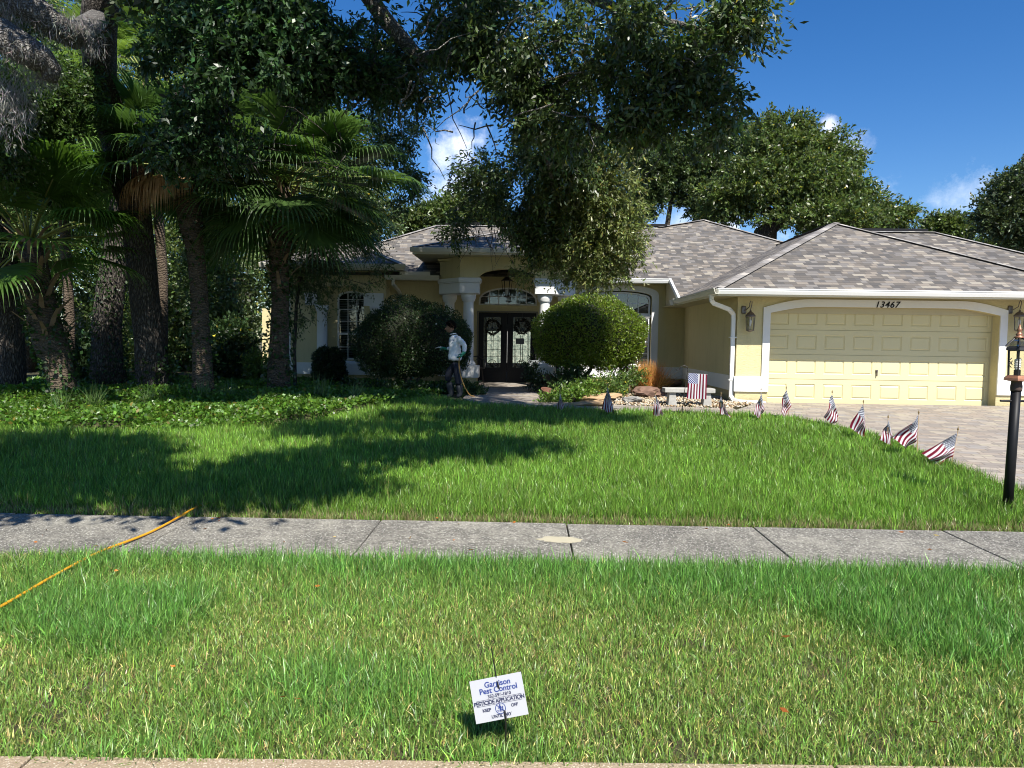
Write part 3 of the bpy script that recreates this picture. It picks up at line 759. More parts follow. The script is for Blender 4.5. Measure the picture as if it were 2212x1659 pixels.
def foot(sgn, grow=0.0):
    fx = fx0 if sgn < 0 else fx1; jx = jx0 if sgn < 0 else jx1; xe = fx+sgn*.62
    gz = grow
    return [(jx-sgn*gz, EY-gz), (fx+sgn*gz*.4, EY-gz), (xe+sgn*gz, cy-gz*.4), (xe+sgn*gz, cy+.42), (xe-sgn*.40, cy+.42), (jx-sgn*gz, EY+.48)]
for sgn in (-1, 1):
    mb = MB(); mb.prism(foot(sgn, .02), zI0, zI1-.13); mb.prism(foot(sgn, .045), zI1-.129, zI1-.09); mb.prism(foot(sgn, .06), zI1-.089, zI1+.002)
    hb(mb, 'impost_block', WHT, bevel=.008)
    mb = MB(); mb.prism(foot(sgn, .03), .58, .905); hb(mb, 'column_pedestal', WHT, bevel=.01)
    mb = MB(); mb.prism(foot(sgn, -.03), .1, .58); hb(mb, 'pedestal_base', YEL)
    fx = fx0 if sgn < 0 else fx1
    for (cx, cyy) in ((fx-sgn*.22, EY+.24), (fx+sgn*.36, cy+.16)):
        r = .148
        prof = [(.21, 0), (.21, .05), (.195, .075), (.185, .10), (r+.012, .12), (r, .15), (r, 1.0), (r*.93, 1.72), (r*.95, 1.74), (.175, 1.76), (.175, 1.79), (.20, 1.83), (.205, 1.88), (.205, zI0-.906)]
        m_ = MB(); m_.lathe((cx, cyy, .905), prof, 28); hb(m_, 'column', WHT, smooth=True).data.shade_auto_smooth() if hasattr(bpy.types.Mesh, 'shade_auto_smooth') else hb(m_, 'column', WHT, smooth=True)
# back wall with the doors and half-round transom
tx_0, tx_1 = at(1034, 655, DYW).x, at(1160, 655, DYW).x
tz0 = 2.655
dx0, dx1 = -1.45, .30
mb = MB(); tl = [(tx_0, tz0), (tx_1, tz0)]+arc(tx_0, tx_1, tz0+.14, 3.19, 18, .9)[::-1]
mb.panel([rect(-2.45, .1, 1.45, 4.3), rect(dx0, .34, dx1, 2.44), tl], DYW, DYW+.18); hb(mb, 'entry_back_wall', YEL)
mb = MB(); mb.box(-2.65, 20.7, .1, -2.45, DYW+.18, 4.2); mb.box(1.27, 20.61, .1, 1.45, DYW-.002, 4.2); mb.box(-2.45, 19.5, 3.75, 1.3, DYW, 3.8); hb(mb, 'porch_wall', YEL)
mb = MB(); mb.box(-2.6, 19.3, .25, 1.4, DYW, .335); hb(mb, 'porch_floor', PAVE)
window('transom_window', tx_0, tx_1, tz0, tz0, DYW+.05, 6, [tz0+.26], [], top=(tz0+.14, 3.19))
mb = MB(); mb.panel([[(dx0-.04, .34), (dx0, .34), (dx0, 2.44), (dx1, 2.44), (dx1, .34), (dx1+.04, .34), (dx1+.04, 2.48), (dx0-.04, 2.48)]], DYW-.03, DYW-.001); hb(mb, 'door_frame', simple('tan_frame', (.20, .19, .15), .6))
dm = (dx0+dx1)/2
gz0, gz1 = at(1063, 794, DYW).z, at(1063, 684.5, DYW).z
for i, (a, b, gl, gr) in enumerate(((dx0, dm, 1044.4, 1081.7), (dm, dx1, 1108.0, 1145.6))):
    g0, g1 = at(gl, 740, DYW+.06).x, at(gr, 740, DYW+.06).x
    mb = MB(); mb.panel([rect(a+.003, .345, b-.003, 2.435), rect(g0, gz0, g1, gz1)], DYW+.05, DYW+.10)
    dr = hb(mb, 'front_door', BLK, bevel=.004)
    mb = MB(); mb.box(a+.12, DYW+.04, .43, b-.12, DYW+.049, gz0-.09); mb.build('door_panel', BLK, dr, bevel=.004)
    mb = MB(); mb.box(g0, DYW+.07, gz0, g1, DYW+.076, gz1); mb.build('door_glass', LEADG, dr)
    # leaded cames
    mb = MB(); w = g1-g0; cxx = (g0+g1)/2; hh = gz1-gz0; t = .006
    def bar(x0, z0, x1, z1, th=t):
        A = Vector((x0, DYW+.066, z0)); B = Vector((x1, DYW+.066, z1)); mb.tube([A, B], th, 5)
    for f in (-.33, .33): bar(cxx+f*w, gz0, cxx+f*w, gz1-.16*w)
    for f in (-.39, .39): bar(cxx+f*w, gz0, cxx+f*w, gz1)
    for f in (-.06, .06): bar(cxx+f*w, gz0+.12*hh, cxx+f*w, gz0+.66*hh, .009)
    bar(cxx, gz0+.66*hh, cxx, gz1, .007)
    for f in (.22, .36, .53): bar(g0, gz0+f*hh, g1, gz0+f*hh)
    for k in range(8):
        t0, t1 = pi*k/8, pi*(k+1)/8
        bar(cxx-.33*w*cos(t0), gz1-.17*w+.12*w*sin(t0), cxx-.33*w*cos(t1), gz1-.17*w+.12*w*sin(t1))
    for k in range(7):     # fan at the foot
        th = pi*(k+.5)/7; bar(cxx, gz0+.01, cxx+.30*w*cos(th), gz0+.03+.42*w*sin(th)*.9, .007)
    for k in range(8):
        t0, t1 = pi*k/8, pi*(k+1)/8
        bar(cxx-.31*w*cos(t0), gz0+.03+.40*w*sin(t0), cxx-.31*w*cos(t1), gz0+.03+.40*w*sin(t1), .008)
    for s2 in (-1, 1):
        bar(cxx, gz0+.70*hh, cxx+s2*.12*w, gz0+.75*hh, .008); bar(cxx, gz0+.80*hh, cxx+s2*.12*w, gz0+.75*hh, .008)
    mb.build('leading', BLK, dr)
    mb = MB(); hx = b-.07 if i == 0 else a+.07; mb.tube([(hx, DYW+.0, 1.25), (hx, DYW-.03, 1.28), (hx, DYW-.03, 1.48), (hx, DYW, 1.5)], .012, 8); mb.build('handle', IRON, dr)
# hall seen through the door glass
mb = MB(); mb.box(-2.2, 21.6, .3, -2.1, 29, 3.2); mb.box(1.0, 21.6, .3, 1.1, 29, 3.2); mb.box(-2.2, 21.6, 3.2, 1.1, 29, 3.3); mb.box(-2.2, 21.6, .28, 1.1, 29, .32); hb(mb, 'hallway', simple('hall_paint', (.45, .42, .33), .7))
mb = MB(); mb.box(-9, 29.01, .2, -1.6, 29.2, 3.3); mb.box(.5, 29.01, .2, 11, 29.2, 3.0); mb.box(-1.6, 29.01, 2.7, .5, 29.2, 3.3); hb(mb, 'rear_wall', YEL)

# --- left recessed wall between wing and entry
mb = MB(); mb.panel([rect(-4.0, .1, -2.45, 3.36)], 20.6, 20.8); hb(mb, 'recessed_wall', YEL)
mb = MB(); mb.box(-3.92, 20.55, .58, -2.46, 20.598, .905); hb(mb, 'recessed_base_band', WHT, bevel=.005)
# --- left wing
wl, wr = -6.70, -3.96
o0, o1 = at(684, 700, WY).x, at(785.5, 700, WY).x+.015
gl0 = at(728, 700, WY+.42).x
zo = at(735, 617, WY).z
oarc = arc(o0, o1, zo-.10, zo, 12, .8)
mb = MB(); mb.panel([rect(wl, .1, wr, 3.62), [(o0, .97), (o1, .97)]+oarc[::-1]], WY, WY+.2)
mb.box(wl, WY+.201, .1, wl+.2, 24, 3.62); mb.box(wr-.2, WY+.201, .1, wr, 20.9, 3.62)
hb(mb, 'wing_wall', YEL)
mb = MB(); mb.box(o0-.2, WY+.201, .9, o0, WY+.45, 3.3); mb.box(o1, WY+.201, .9, o1+.2, WY+.45, 3.3); mb.box(o0, WY+.201, zo-.02, o1, WY+.45, zo+.1); mb.box(o0-.2, WY+.201, .8, o1+.2, WY+.5, .968)
mb.panel([rect(o0-.2, .8, o1+.2, 3.4), [(gl0, .985), (o1-.02, .985)]+arc(gl0, o1-.02, zo-.32, zo-.12, 12, .8)[::-1]], WY+.451, WY+.6)
hb(mb, 'window_recess', YEL)
zw1 = at(760, 647, WY+.45).z
window('arched_window', gl0, o1-.02, .985, 2.4, WY+.46, 3, [1.35], [at(760, 669, WY+.45).z, at(760, 694, WY+.45).z, at(760, 647, WY+.45).z], meet=at(760, 721, WY+.45).z, top=(zo-.32, zo-.12), blind_top=zw1-.02)
mb = MB(); mb.box(gl0-.2, WY+.9, .8, o1+.2, WY+.95, 3.4); mb.box(gl0-.2, WY+.6, .8, gl0-.15, WY+.95, 3.4); mb.box(o1+.15, WY+.6, .8, o1+.2, WY+.95, 3.4); mb.box(gl0-.2, WY+.6, 3.3, o1+.2, WY+.95, 3.36)
hb(mb, 'dark_room', DARKROOM)
zb0, zb1 = at(700, 659.5, WY-.06).z, at(700, 632, WY-.06).z
for a, b in ((at(660, 640, WY).x, o0+.002), (o1-.002, at(829, 640, WY).x)):
    mb = MB(); mb.box(a, WY-.06, zb0, b, WY+.1, zb1-.10); mb.box(a-.02, WY-.085, zb1-.099, b+.0, WY+.1, zb1); hb(mb, 'impost_block', WHT, bevel=.006)
for cxp in (694.5, 812):
    cp = at(cxp, 720, WY-.03); r = .145; hgt = zb0-.905
    prof = [(.20, 0), (.20, .06), (.17, .1), (r, .14), (r, hgt*.5), (r*.94, hgt-.17), (.165, hgt-.15), (.165, hgt-.12), (.19, hgt-.07), (.19, hgt)]
    m_ = MB(); m_.lathe((cp.x, WY+.03, .905), prof, 24); hb(m_, 'column', WHT, smooth=True)
mb = MB(); mb.box(wl-.04, WY-.045, .58, o0-.35, WY-.002, .905); mb.box(o0-.345, WY-.18, .58, wr+.02, WY-.002, .905); hb(mb, 'wing_base_band', WHT, bevel=.006)
mb = MB(); mb.box(o0-.02, WY-.02, .906, o1+.02, WY+.2, .969); hb(mb, 'window_sill', WHT, bevel=.006)
# side wall further back on the left
mb = MB(); mb.box(-8.3, 22.2, .1, -6.72, 22.4, 2.5); hb(mb, 'rear_left_wall', YEL)
mb = MB(); mb.box(-8.3, 22.15, .35, -6.72, 22.198, .8); hb(mb, 'rear_base_band', WHT)
cb_ = MB(); cb_.box(wl-.02, WY-.03, .906, wl+.035, WY-.002, 2.9); hb(cb_, 'corner_board', WHT)

# ------------------------------------------------ roofs
class Roof:
    def __init__(s): s.v = []; s.f = []; s.uv = []
    def face(s, pts):
        pts = [Vector(p) for p in pts]; n = (pts[1]-pts[0]).cross(pts[2]-pts[0]).normalized()
        if n.z < 0: pts = pts[::-1]; n = -n
        h = Vector((0, 0, 1)).cross(n).normalized(); sl_ = n.cross(h)
        k = len(s.v); s.v += pts; s.f.append(tuple(range(k, k+len(pts)))); s.uv += [(p.dot(h)+sum(n)*3, p.dot(sl_)) for p in pts]
    def build(s, name, mat, parent):
        off = parent_loc(parent); me = bpy.data.meshes.new(name); me.from_pydata([tuple(v-off) for v in s.v], [], s.f)
        ul = me.uv_layers.new(name='UVMap'); ul.data.foreach_set('uv', np.array(s.uv, dtype=np.float32).ravel()); me.materials.append(mat)
        o = link(bpy.data.objects.new(name, me), parent); return o
S = .5
def mz(Y): return 3.36+S*(Y-19.8)
R = Roof()
pk = Vector((6.01, 24.7, 5.81)); rl = Vector((-3.05, 23.85, mz(23.85))); rr = Vector((4.30, 23.9, mz(23.9)))
# front slope of the main roof
hl = Vector((-7.1, 19.8, 3.36))
garR = (7.84, 22.5, 4.71)
R.face([(-7.15, 19.8, 3.36), (3.95, 19.8, 3.36), rr.lerp(Vector((3.95, 23.9, mz(23.9))), 1), rl])
R.face([(3.95, 18.52, 2.72), (3.87, 18.52, 2.72), (3.87, 23.9, mz(23.9)), (3.95, 23.9, mz(23.9))][:0] or [(3.95, 18.52, 2.72), (7.84, 22.5, 4.71), (10.0, 20.71, mz(20.71)), (pk.x, pk.y, pk.z), (3.95, pk.y-2.05-.0, mz(pk.y-2.05))][:0] or [(3.95, 18.54, mz(18.54)), (7.9, 22.49, mz(22.49)), (8.21, 22.5, mz(22.5)), (pk.x, pk.y, pk.z), (rr.x, rr.y, rr.z), (3.95, 23.9, mz(23.9))])
# hidden slopes: left hip, peak sides, back
R.face([(-7.15, 19.8, 3.36), rl, (-7.15, 27.9, 3.36)])
R.face([rl, (4.3, 23.87, mz(23.87)), (4.3, 31, 2.0), (-7.15, 31, 2.0), (-7.15, 27.9, 3.36)])
R.face([pk, (4.3, 23.9, mz(23.9)), (3.2, 31, 2.6)]); R.face([pk, (12, 30.5, 2.72), (3.2, 31, 2.6)])
R.face([pk, (8.21, 22.5, mz(22.5)), (13.2, 17.5, 2.3), (13.2, 30.5, 2.3)])
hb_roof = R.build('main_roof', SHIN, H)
R = Roof(); gA = (7.84, 18.53, 4.71)
R.face([(3.86, 14.55, 2.72), (11.82, 14.55, 2.72), gA])
R.face([(3.86, 14.55, 2.72), gA, (7.84, 22.6, 4.71), (3.86, 18.62, 2.72)])
R.face([(11.82, 14.55, 2.72), gA, (7.84, 22.6, 4.71), (11.82, 22.6, 2.72)])
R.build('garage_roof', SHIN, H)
R = Roof()
R.face([(7.0, 15.97, 2.72), (15.2, 15.97, 2.72), (11.2, 20, 4.735), (9.0, 20, 4.735), (7.0, 18, 3.735)])
R.face([(15.2, 15.97, 2.72), (11.2, 20, 4.735), (15.2, 24, 2.72)]); R.face([(9, 20, 4.735), (11.2, 20, 4.735), (15.2, 24, 2.72), (7, 24, 2.72)])
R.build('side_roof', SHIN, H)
# wing roof (gentler)
R = Roof(); wS = .44; wx_l, wx_r = -7.3, -3.36; wc = (wx_l+wx_r)/2; hw = (wx_r-wx_l)/2; wa = (wc, 19.4+hw, 3.63+wS*hw)
R.face([(wx_l, 19.4, 3.63), (wx_r, 19.4, 3.63), wa]); R.face([(wx_r, 19.4, 3.63), wa, (wc, 24, wa[2]), (wx_r, 21.3, 3.63)]); R.face([(wx_l, 19.4, 3.63), wa, (wc, 24, wa[2]), (wx_l, 24, 3.63)])
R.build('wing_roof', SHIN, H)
# entry roof
R = Roof(); e0, e1 = -3.0, 1.92; ea = ((e0+e1)/2, 18.6+(e1-e0)/2, 3.99+.34*(e1-e0)/2)
R.face([(e0, 18.6, 3.99), (e1, 18.6, 3.99), ea]); R.face([(e0, 18.6, 3.99), ea, (ea[0], 24, ea[2]), (e0, 21.1, 3.99)]); R.face([(e1, 18.6, 3.99), ea, (ea[0], 24, ea[2]), (e1, 21.1, 3.99)])
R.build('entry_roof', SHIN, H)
def caps(lines):
    me_v = []; me_f = []; uv = []
    for a, b in lines:
        a, b = Vector(a), Vector(b); t = (b-a).normalized(); L = (b-a).length; sd = t.cross(Vector((0, 0, 1))).normalized(); up = sd.cross(t)
        k = len(me_v); w = .13
        flat = abs(t.z) < .05
        dz = .05 if flat else .03
        for p, uu in ((a, 0), (b, L)):
            me_v += [p-sd*w+up*(.014-dz*.6), p+up*.022, p+sd*w+up*(.014-dz*.6)]
        me_f += [(k, k+1, k+4, k+3), (k+1, k+2, k+5, k+4)]
        r0 = random.random()*20
        uv += [(r0, 0), (r0, .5), (r0+L, .5), (r0+L, 0), (r0, .5), (r0, 1), (r0+L, 1), (r0+L, .5)]
    off = parent_loc(H); me = bpy.data.meshes.new('ridge_caps'); me.from_pydata([tuple(v-off) for v in me_v], [], me_f)
    ul = me.uv_layers.new(name='UVMap'); ul.data.foreach_set('uv', np.array(uv, dtype=np.float32).ravel()); me.materials.append(CAP)
    return link(bpy.data.objects.new('ridge_caps', me), H)
caps([((3.86, 14.55, 2.72), gA), ((11.82, 14.55, 2.72), gA), (gA, (7.84, 22.5, 4.71)), (rl, (3.95, 23.87, mz(23.87))), (rr, pk), (pk, (8.3, 22.41, mz(22.41))), ((-7.15, 19.8, 3.36), rl),
      ((9, 20, 4.735), (11.2, 20, 4.735)), ((11.2, 20, 4.735), (15.2, 15.97, 2.72)), ((wx_l, 19.4, 3.63), wa), ((wx_r, 19.4, 3.63), wa), ((e0, 18.6, 3.99), ea), ((e1, 18.6, 3.99), ea)])
def vent(a, b):
    mb = MB(); a, b = Vector(a), Vector(b); c_ = (a+b)/2; mb.obox(c_, (b-a)/2, (0, .12, 0), (0, 0, .035)); hb(mb, 'ridge_vent', BLK)
vent((at(1300, 487, 24.0).x, 24.0, mz(24.0)+.03), (at(1440, 487, 24).x, 24.0, mz(24.0)+.03))
vent((at(1850, 497, 20.15).x, 20.15, 4.80), (at(2000, 497, 20.15).x, 20.15, 4.80))
vent((at(962, 487, 24.0).x, 24.0, mz(24.0)+.02), (at(1040, 487, 24).x, 24.0, mz(24.0)+.02))
mb = MB(); mb.obox((7.98, 20.6, 4.76), (.05, 0, 0), (0, 1.5, 0), (0, 0, .035)); hb(mb, 'ridge_vent', BLK)

def gutter(name, a, b, zt_, mat, inward, h=.115, w=.11, lip=True, fas=True):
    """K-style gutter from a to b (xy), top at zt_, inward = unit xy pointing to the house"""
    a = Vector((a[0], a[1], 0)); b = Vector((b[0], b[1], 0)); i = Vector((inward[0], inward[1], 0))
    prof = [(0, 0), (0, -.02), (.012, -.028), (.012, -.05), (.04, -h), (w, -h), (w, 0), (w-.008, 0), (w-.008, -h+.01), (.05, -h+.01), (.022, -.05), (.02, -.01)]
    mb = MB(); n = len(prof)
    vs = [p+i*d+Vector((0, 0, zt_+z)) for p in (a, b) for d, z in prof]
    fs = [(k, (k+1) % n, (k+1) % n+n, k+n) for k in range(n)]+[tuple(range(n)), tuple(range(n, 2*n))]
    mb.add(vs, fs); return hb(mb, name, mat)
gutter('gutter', (3.84, 14.44), (11.9, 14.44), 2.715, GUTW, (0, 1))
gutter('gutter', (3.75, 14.44), (3.75, 18.9), 2.715, GUT, (1, 0))
gutter('gutter', (1.95, 19.69), (3.95, 19.69), 3.355, GUTW, (0, 1))
gutter('gutter', (-3.95, 19.72), (-2.44, 19.72), 3.37, GUT, (0, 1))
gutter('gutter', (wx_l, 19.29), (wx_r+.05, 19.29), 3.63, GUT, (0, 1))
gutter('gutter', (e0-.05, 18.49), (e1+.05, 18.49), 3.985, GUT, (0, 1))
def slab(name, pts, mat): mb = MB(); mb.prism([(p[0], p[1]) for p in pts], pts[0][2], pts[0][2]+.02); return hb(mb, name, mat)
# soffits and fascias
slab('soffit', [(3.9, 14.56, 2.60), (11.8, 14.56, 2.60), (11.8, 15.29, 2.60), (3.9, 15.29, 2.60)], SOF)
slab('soffit', [(3.87, 15.291, 2.60), (4.49, 15.291, 2.60), (4.49, 20.38, 2.60), (3.87, 20.38, 2.60)], SOF)
mb = MB(); mb.box(3.87, 14.551, 2.57, 11.82, 14.575, 2.71); mb.box(3.862, 14.552, 2.57, 3.885, 18.9, 2.71); mb.box(1.9, 19.80, 3.22, 3.95, 19.83, 3.35); mb.box(-3.95, 19.83, 3.24, -2.46, 19.86, 3.36)
mb.box(wx_l, 19.4, 3.47, wx_r, 19.43, 3.62); mb.box(wx_r-.03, 19.43, 3.47, wx_r-.001, 21.2, 3.62); mb.box(e0, 18.6, 3.82, e1, 18.63, 3.98); mb.box(e0+.001, 18.63, 3.82, e0+.03, 21.0, 3.98); mb.box(e1-.03, 18.63, 3.82, e1-.001, 21.0, 3.98)
hb(mb, 'fascia', GUT)
slab('soffit', [(1.95, 19.83, 3.28), (3.93, 19.83, 3.28), (3.93, 20.39, 3.28), (1.95, 20.39, 3.28)], SOF)
slab('soffit', [(-3.93, 19.86, 3.28), (-2.47, 19.86, 3.28), (-2.47, 20.59, 3.28), (-3.93, 20.59, 3.28)], SOF)
slab('soffit', [(wx_l+.01, 19.431, 3.48), (wx_r-.031, 19.431, 3.48), (wx_r-.031, 21.1, 3.48), (wx_l+.01, 21.1, 3.48)], SOF)
mb = MB(); mb.prism([(e0+.031, 18.631), (e1-.031, 18.631), (e1-.031, 21.0), (1.4, 21.0), (1.4, 19.9), (.72, 19.19), (-1.82, 19.19), (-2.5, 19.9), (-2.5, 21.0), (e0+.031, 21.0)], 3.83, 3.85); hb(mb, 'soffit', SOF)
# rake board going down beside the window eave
mb = MB(); A = Vector((3.93, 19.75, 3.32)); B = Vector((3.93, 18.46, 2.70)); t = (B-A)/2
mb.obox((A+B)/2, t, (.03, 0, 0), (0, 0, .055)); hb(mb, 'rake_board', GUTW)
mb = MB(); mb.box(3.75, 18.42, 2.57, 4.02, 18.62, 2.73); hb(mb, 'gutter_end', GUT)
mb = MB(); A = Vector((3.95, 19.75, 3.25)); B = Vector((3.95, 18.5, 2.62)); mb.add([A, B, (3.95, 18.5, 2.62), (3.95, 20.4, 2.62), (3.95, 20.4, 3.58)], [(0, 1, 3, 4)]); mb.add([(3.951, 18.55, 2.62), (3.951, 20.4, 2.62), (4.48, 20.4, 2.62), (4.48, 18.55, 2.62)], [(0, 1, 2, 3)]); hb(mb, 'eave_closure', SOF)
# splash guard on the low left gutter with caught leaves
mb = MB(); a = at(863, 595, 19.7).x; b = at(929, 595, 19.7).x; mb.box(a, 19.705, 3.36, b, 19.715, 3.47); hb(mb, 'splash_guard', GUT, bevel=.003)
# downspouts
def spout(pts, name='downspout', r=.035, mat=GUTW):
    mb = MB()
    for a, b in zip(pts[:-1], pts[1:]):
        a, b = Vector(a), Vector(b); t = (b-a); 
        sx = Vector((1, 0, 0)) if abs(t.normalized().x) < .7 else Vector((0, 0, 1)); sx = (sx-t.normalized()*sx.dot(t.normalized())).normalized(); sy = t.normalized().cross(sx)
        mb.obox((a+b)/2, t/2+t.normalized()*.015, sx*r*1.25, sy*r)
    return hb(mb, name, mat, bevel=.01)
sx_ = 4.36
spout([(3.83, 14.9, 2.60), (3.83, 14.9, 2.50), (3.90, 14.95, 2.43), (4.30, 15.22, 2.32), (4.42, 15.35, 2.24), (4.43, 15.36, 2.12), (4.43, 15.36, .46), (4.46, 15.30, .39), (4.56, 15.22, .365), (5.10, 15.16, .345)])
for z_ in (1.72, .81):
    mb = MB(); mb.box(4.36, 15.31, z_, 4.499, 15.42, z_+.026); hb(mb, 'downspout_strap', GUTW)
spout([(-3.72, 19.78, 3.26), (-3.72, 19.78, 3.12), (-3.66, 20.3, 2.98), (-3.66, 20.55, 2.9), (-3.66, 20.56, .7)], mat=GUT)
# pale patio and wall added behind the house to brighten the door glass
mb = MB(); mb.add([(-9, 29.3, .30), (9, 29.3, .30), (9, 41, .30), (-9, 41, .30)], [(0, 1, 2, 3)]); tag(mb.build('patio', simple('patio_deck', (.62, .60, .55), .8), planar_uv=True), kind='structure')
mb = MB(); mb.box(-6, 41.2, .2, 5, 41.35, 3.7); tag(mb.build('backdrop_wall', PALEW), 'added pale wall behind the house that brightens the door glass', 'wall')

# ================================================================== WALL LANTERNS
def wall_lantern(x, label):
    p = at(x, 700, GY-.17); L = empty('wall_lantern', (p.x, GY, 1.9), label, 'wall lamp', 'lanterns on either side of the garage door')
    X = p.x; zt0 = at(x, 712, GY-.17).z     # bottom of the lamp
    zb = zt0-.02; zm = zb+.30
    mb = MB(); mb.lathe((0, 0, 0), [(.0, 0)], 6) if 0 else None
    bp = MB(); bp.obox((X-.10, GY-.02, zm+.14), (.05, 0, 0), (0, .02, 0), (0, 0, .085)); bp.build('back_plate', PEWTER, L, bevel=.02)
    arm = MB(); pts = []
    for k in range(15):
        t = k/14*1.5*pi; pts.append((X+.0-.04*cos(t)*.6, GY-.17+.05*sin(t*1.0), zm+.26+.055*sin(t-.4)))
    arm.tube([(X-.09, GY-.03, zm+.12), (X-.06, GY-.09, zm+.15), (X-.02, GY-.15, zm+.20), (X-.02, GY-.17, zm+.28), (X, GY-.17, zm+.33), (X+.025, GY-.17, zm+.31), (X+.02, GY-.17, zm+.24), (X, GY-.17, zm+.14), (X, GY-.17, zm+.06)], .009, 8)
    arm.build('scroll_arm', PEWTER, L)
    rf = MB(); rf.lathe((X, GY-.17, zm-.01), [(.105, 0), (.108, .02), (.09, .045), (.06, .085), (.025, .105), (.02, .13), (.008, .14)], 12); rf.build('cap', PEWTER, L, smooth=True)
    fr = MB()
    for k in range(6):
        th = 2*pi*k/6; a0 = .082; b0 = .098
        fr.tube([(X+b0*cos(th), GY-.17+b0*sin(th), zm-.01), (X+a0*cos(th), GY-.17+a0*sin(th), zb+.02)], .006, 6)
    fr.lathe((X, GY-.17, zb), [(.02, -.03), (.088, 0), (.092, .012), (.08, .02)], 6); fr.build('cage', PEWTER, L)
    gl = MB(); prof = [(.078, zb+.02), (.092, zm-.012)]
    for k in range(6):
        t0, t1 = 2*pi*k/6, 2*pi*(k+1)/6
        gl.add([(X+.078*cos(t0), GY-.17+.078*sin(t0), zb+.02), (X+.078*cos(t1), GY-.17+.078*sin(t1), zb+.02), (X+.094*cos(t1), GY-.17+.094*sin(t1), zm-.012), (X+.094*cos(t0), GY-.17+.094*sin(t0), zm-.012)], [(0, 1, 2, 3)])
    gl.build('glass', CLEAR, L)
    bb = MB(); bb.lathe((X, GY-.17, zb+.09), [(.01, 0), (.014, .02), (.03, .07), (.032, .10), (.02, .135), (.004, .145)], 12); bb.build('bulb', BULB, L, smooth=True)
    return L
wall_lantern(1620.5, 'dark metal wall lantern on the yellow wall left of the garage door')
wall_lantern(2201.5, 'dark metal wall lantern right of the garage door behind the lamp post')

# ================================================================== LAMP POST
p = gp(2176, 1104); LX, LY = p.x, p.y
lp = empty('lamp_post', (LX, LY, g(LY)), 'black lamp post with copper lantern top standing at the lawn corner by the driveway', 'lamp post')
tp = at(2200, 836, LY); tx = tp.x-.02
tilt = Vector((tx-LX, 0, tp.z-g(LY)))
def lpp(f, dx=0, dy=0, dz=0): return Vector((LX, LY, g(LY)-.05))+tilt*f+Vector((dx, dy, dz))
mb = MB(); mb.tube([lpp(0), lpp(.5), lpp(1, dz=.04)], [.0435, .0425, .0415], 20); mb.build('post', BLK, lp, smooth=True)
mb = MB(); c0 = lpp(.93); mb.tube([c0+Vector((-.145, -.0, 0)), c0+Vector((-.14, 0, 0)), c0+Vector((.15, 0, 0))], [.007, .0105, .0105], 8)
mb.build('ladder_bar', BLK, lp)
T = lpp(1, dz=.04); zt0 = T.z
mb = MB(); mb.lathe((T.x, T.y, zt0-.03), [(.047, 0), (.05, .02), (.05, .05), (.044, .085), (.05, .10)], 16); mb.build('collar', simple('rusty_collar', (.07, .045, .035), .8, var=.5, scale=30), lp, smooth=True)
zb = zt0+.075; zc_ = at(2196, 746, LY).z; Rb, Rt = .090, .076
mb = MB(); mb.lathe((T.x, T.y, zb), [(.05, -.012), (Rb+.028, 0), (Rb+.024, .02), (Rb-.004, .045)], 6)
mb.build('base_plate', COPPER, lp)
mb = MB(); mb.lathe((T.x, T.y, zc_-.055), [(Rt+.0, 0), (Rt+.036, .01), (Rt+.03, .035), (Rt-.0, .05)], 6); mb.build('roof_rim', IRON, lp)
mb = MB()
for k in range(6):
    th = 2*pi*k/6; r0, r1 = Rb-.012, Rt+.01
    mb.tube([(T.x+r0*cos(th), T.y+r0*sin(th), zb+.035), (T.x+r1*cos(th), T.y+r1*sin(th), zc_-.05)], .0065, 6)
    pts = []
    for j in range(6):     # domed roof ribs
        f = j/5; rr_ = (Rt+.02)*(1-f)**.75*.98+.02; pts.append((T.x+rr_*cos(th), T.y+rr_*sin(th), zc_-.01+.085*f))
    mb.tube(pts, .0065, 6)
mb.build('cage', IRON, lp)
mb = MB()
for k in range(6):
    t0, t1 = 2*pi*k/6, 2*pi*(k+1)/6; r0, r1 = Rb-.016, Rt+.006
    mb.add([(T.x+r0*cos(t0), T.y+r0*sin(t0), zb+.04), (T.x+r0*cos(t1), T.y+r0*sin(t1), zb+.04), (T.x+r1*cos(t1), T.y+r1*sin(t1), zc_-.05), (T.x+r1*cos(t0), T.y+r1*sin(t0), zc_-.05)], [(0, 1, 2, 3)])
    prev = None
    for j in range(6):
        f = j/5; rr_ = (Rt+.015)*(1-f)**.75*.96+.02; cur = [(T.x+rr_*cos(t0), T.y+rr_*sin(t0), zc_-.01+.083*f), (T.x+rr_*cos(t1), T.y+rr_*sin(t1), zc_-.01+.083*f)]
        if prev: mb.add([prev[0], prev[1], cur[1], cur[0]], [(0, 1, 2, 3)])
        prev = cur
mb.build('glass', CLEAR, lp)
mb = MB(); mb.lathe((T.x, T.y, zc_+.07), [(.045, 0), (.04, .012), (.022, .02), (.03, .032), (.022, .045), (.014, .055), (.022, .07), (.02, .085), (.008, .11), (.003, .13)], 12); mb.build('finial', COPPER, lp, smooth=True)
mb = MB(); mb.lathe((T.x, T.y, zb+.02), [(.028, 0), (.028, .075), (.022, .08)], 12); mb.build('socket', BLK, lp)
mb = MB(); pts = []
for j in range(60):
    th = j*.55; pts.append((T.x+.022*cos(th), T.y+.022*sin(th), zb+.115+.09*j/60))
mb.tube(pts, .008, 6); mb.lathe((T.x, T.y, zb+.10), [(.02, 0), (.024, .01), (.012, .018)], 10); mb.build('bulb', BULB, lp, smooth=True)
mb = MB()   # small scrolls on the left frame
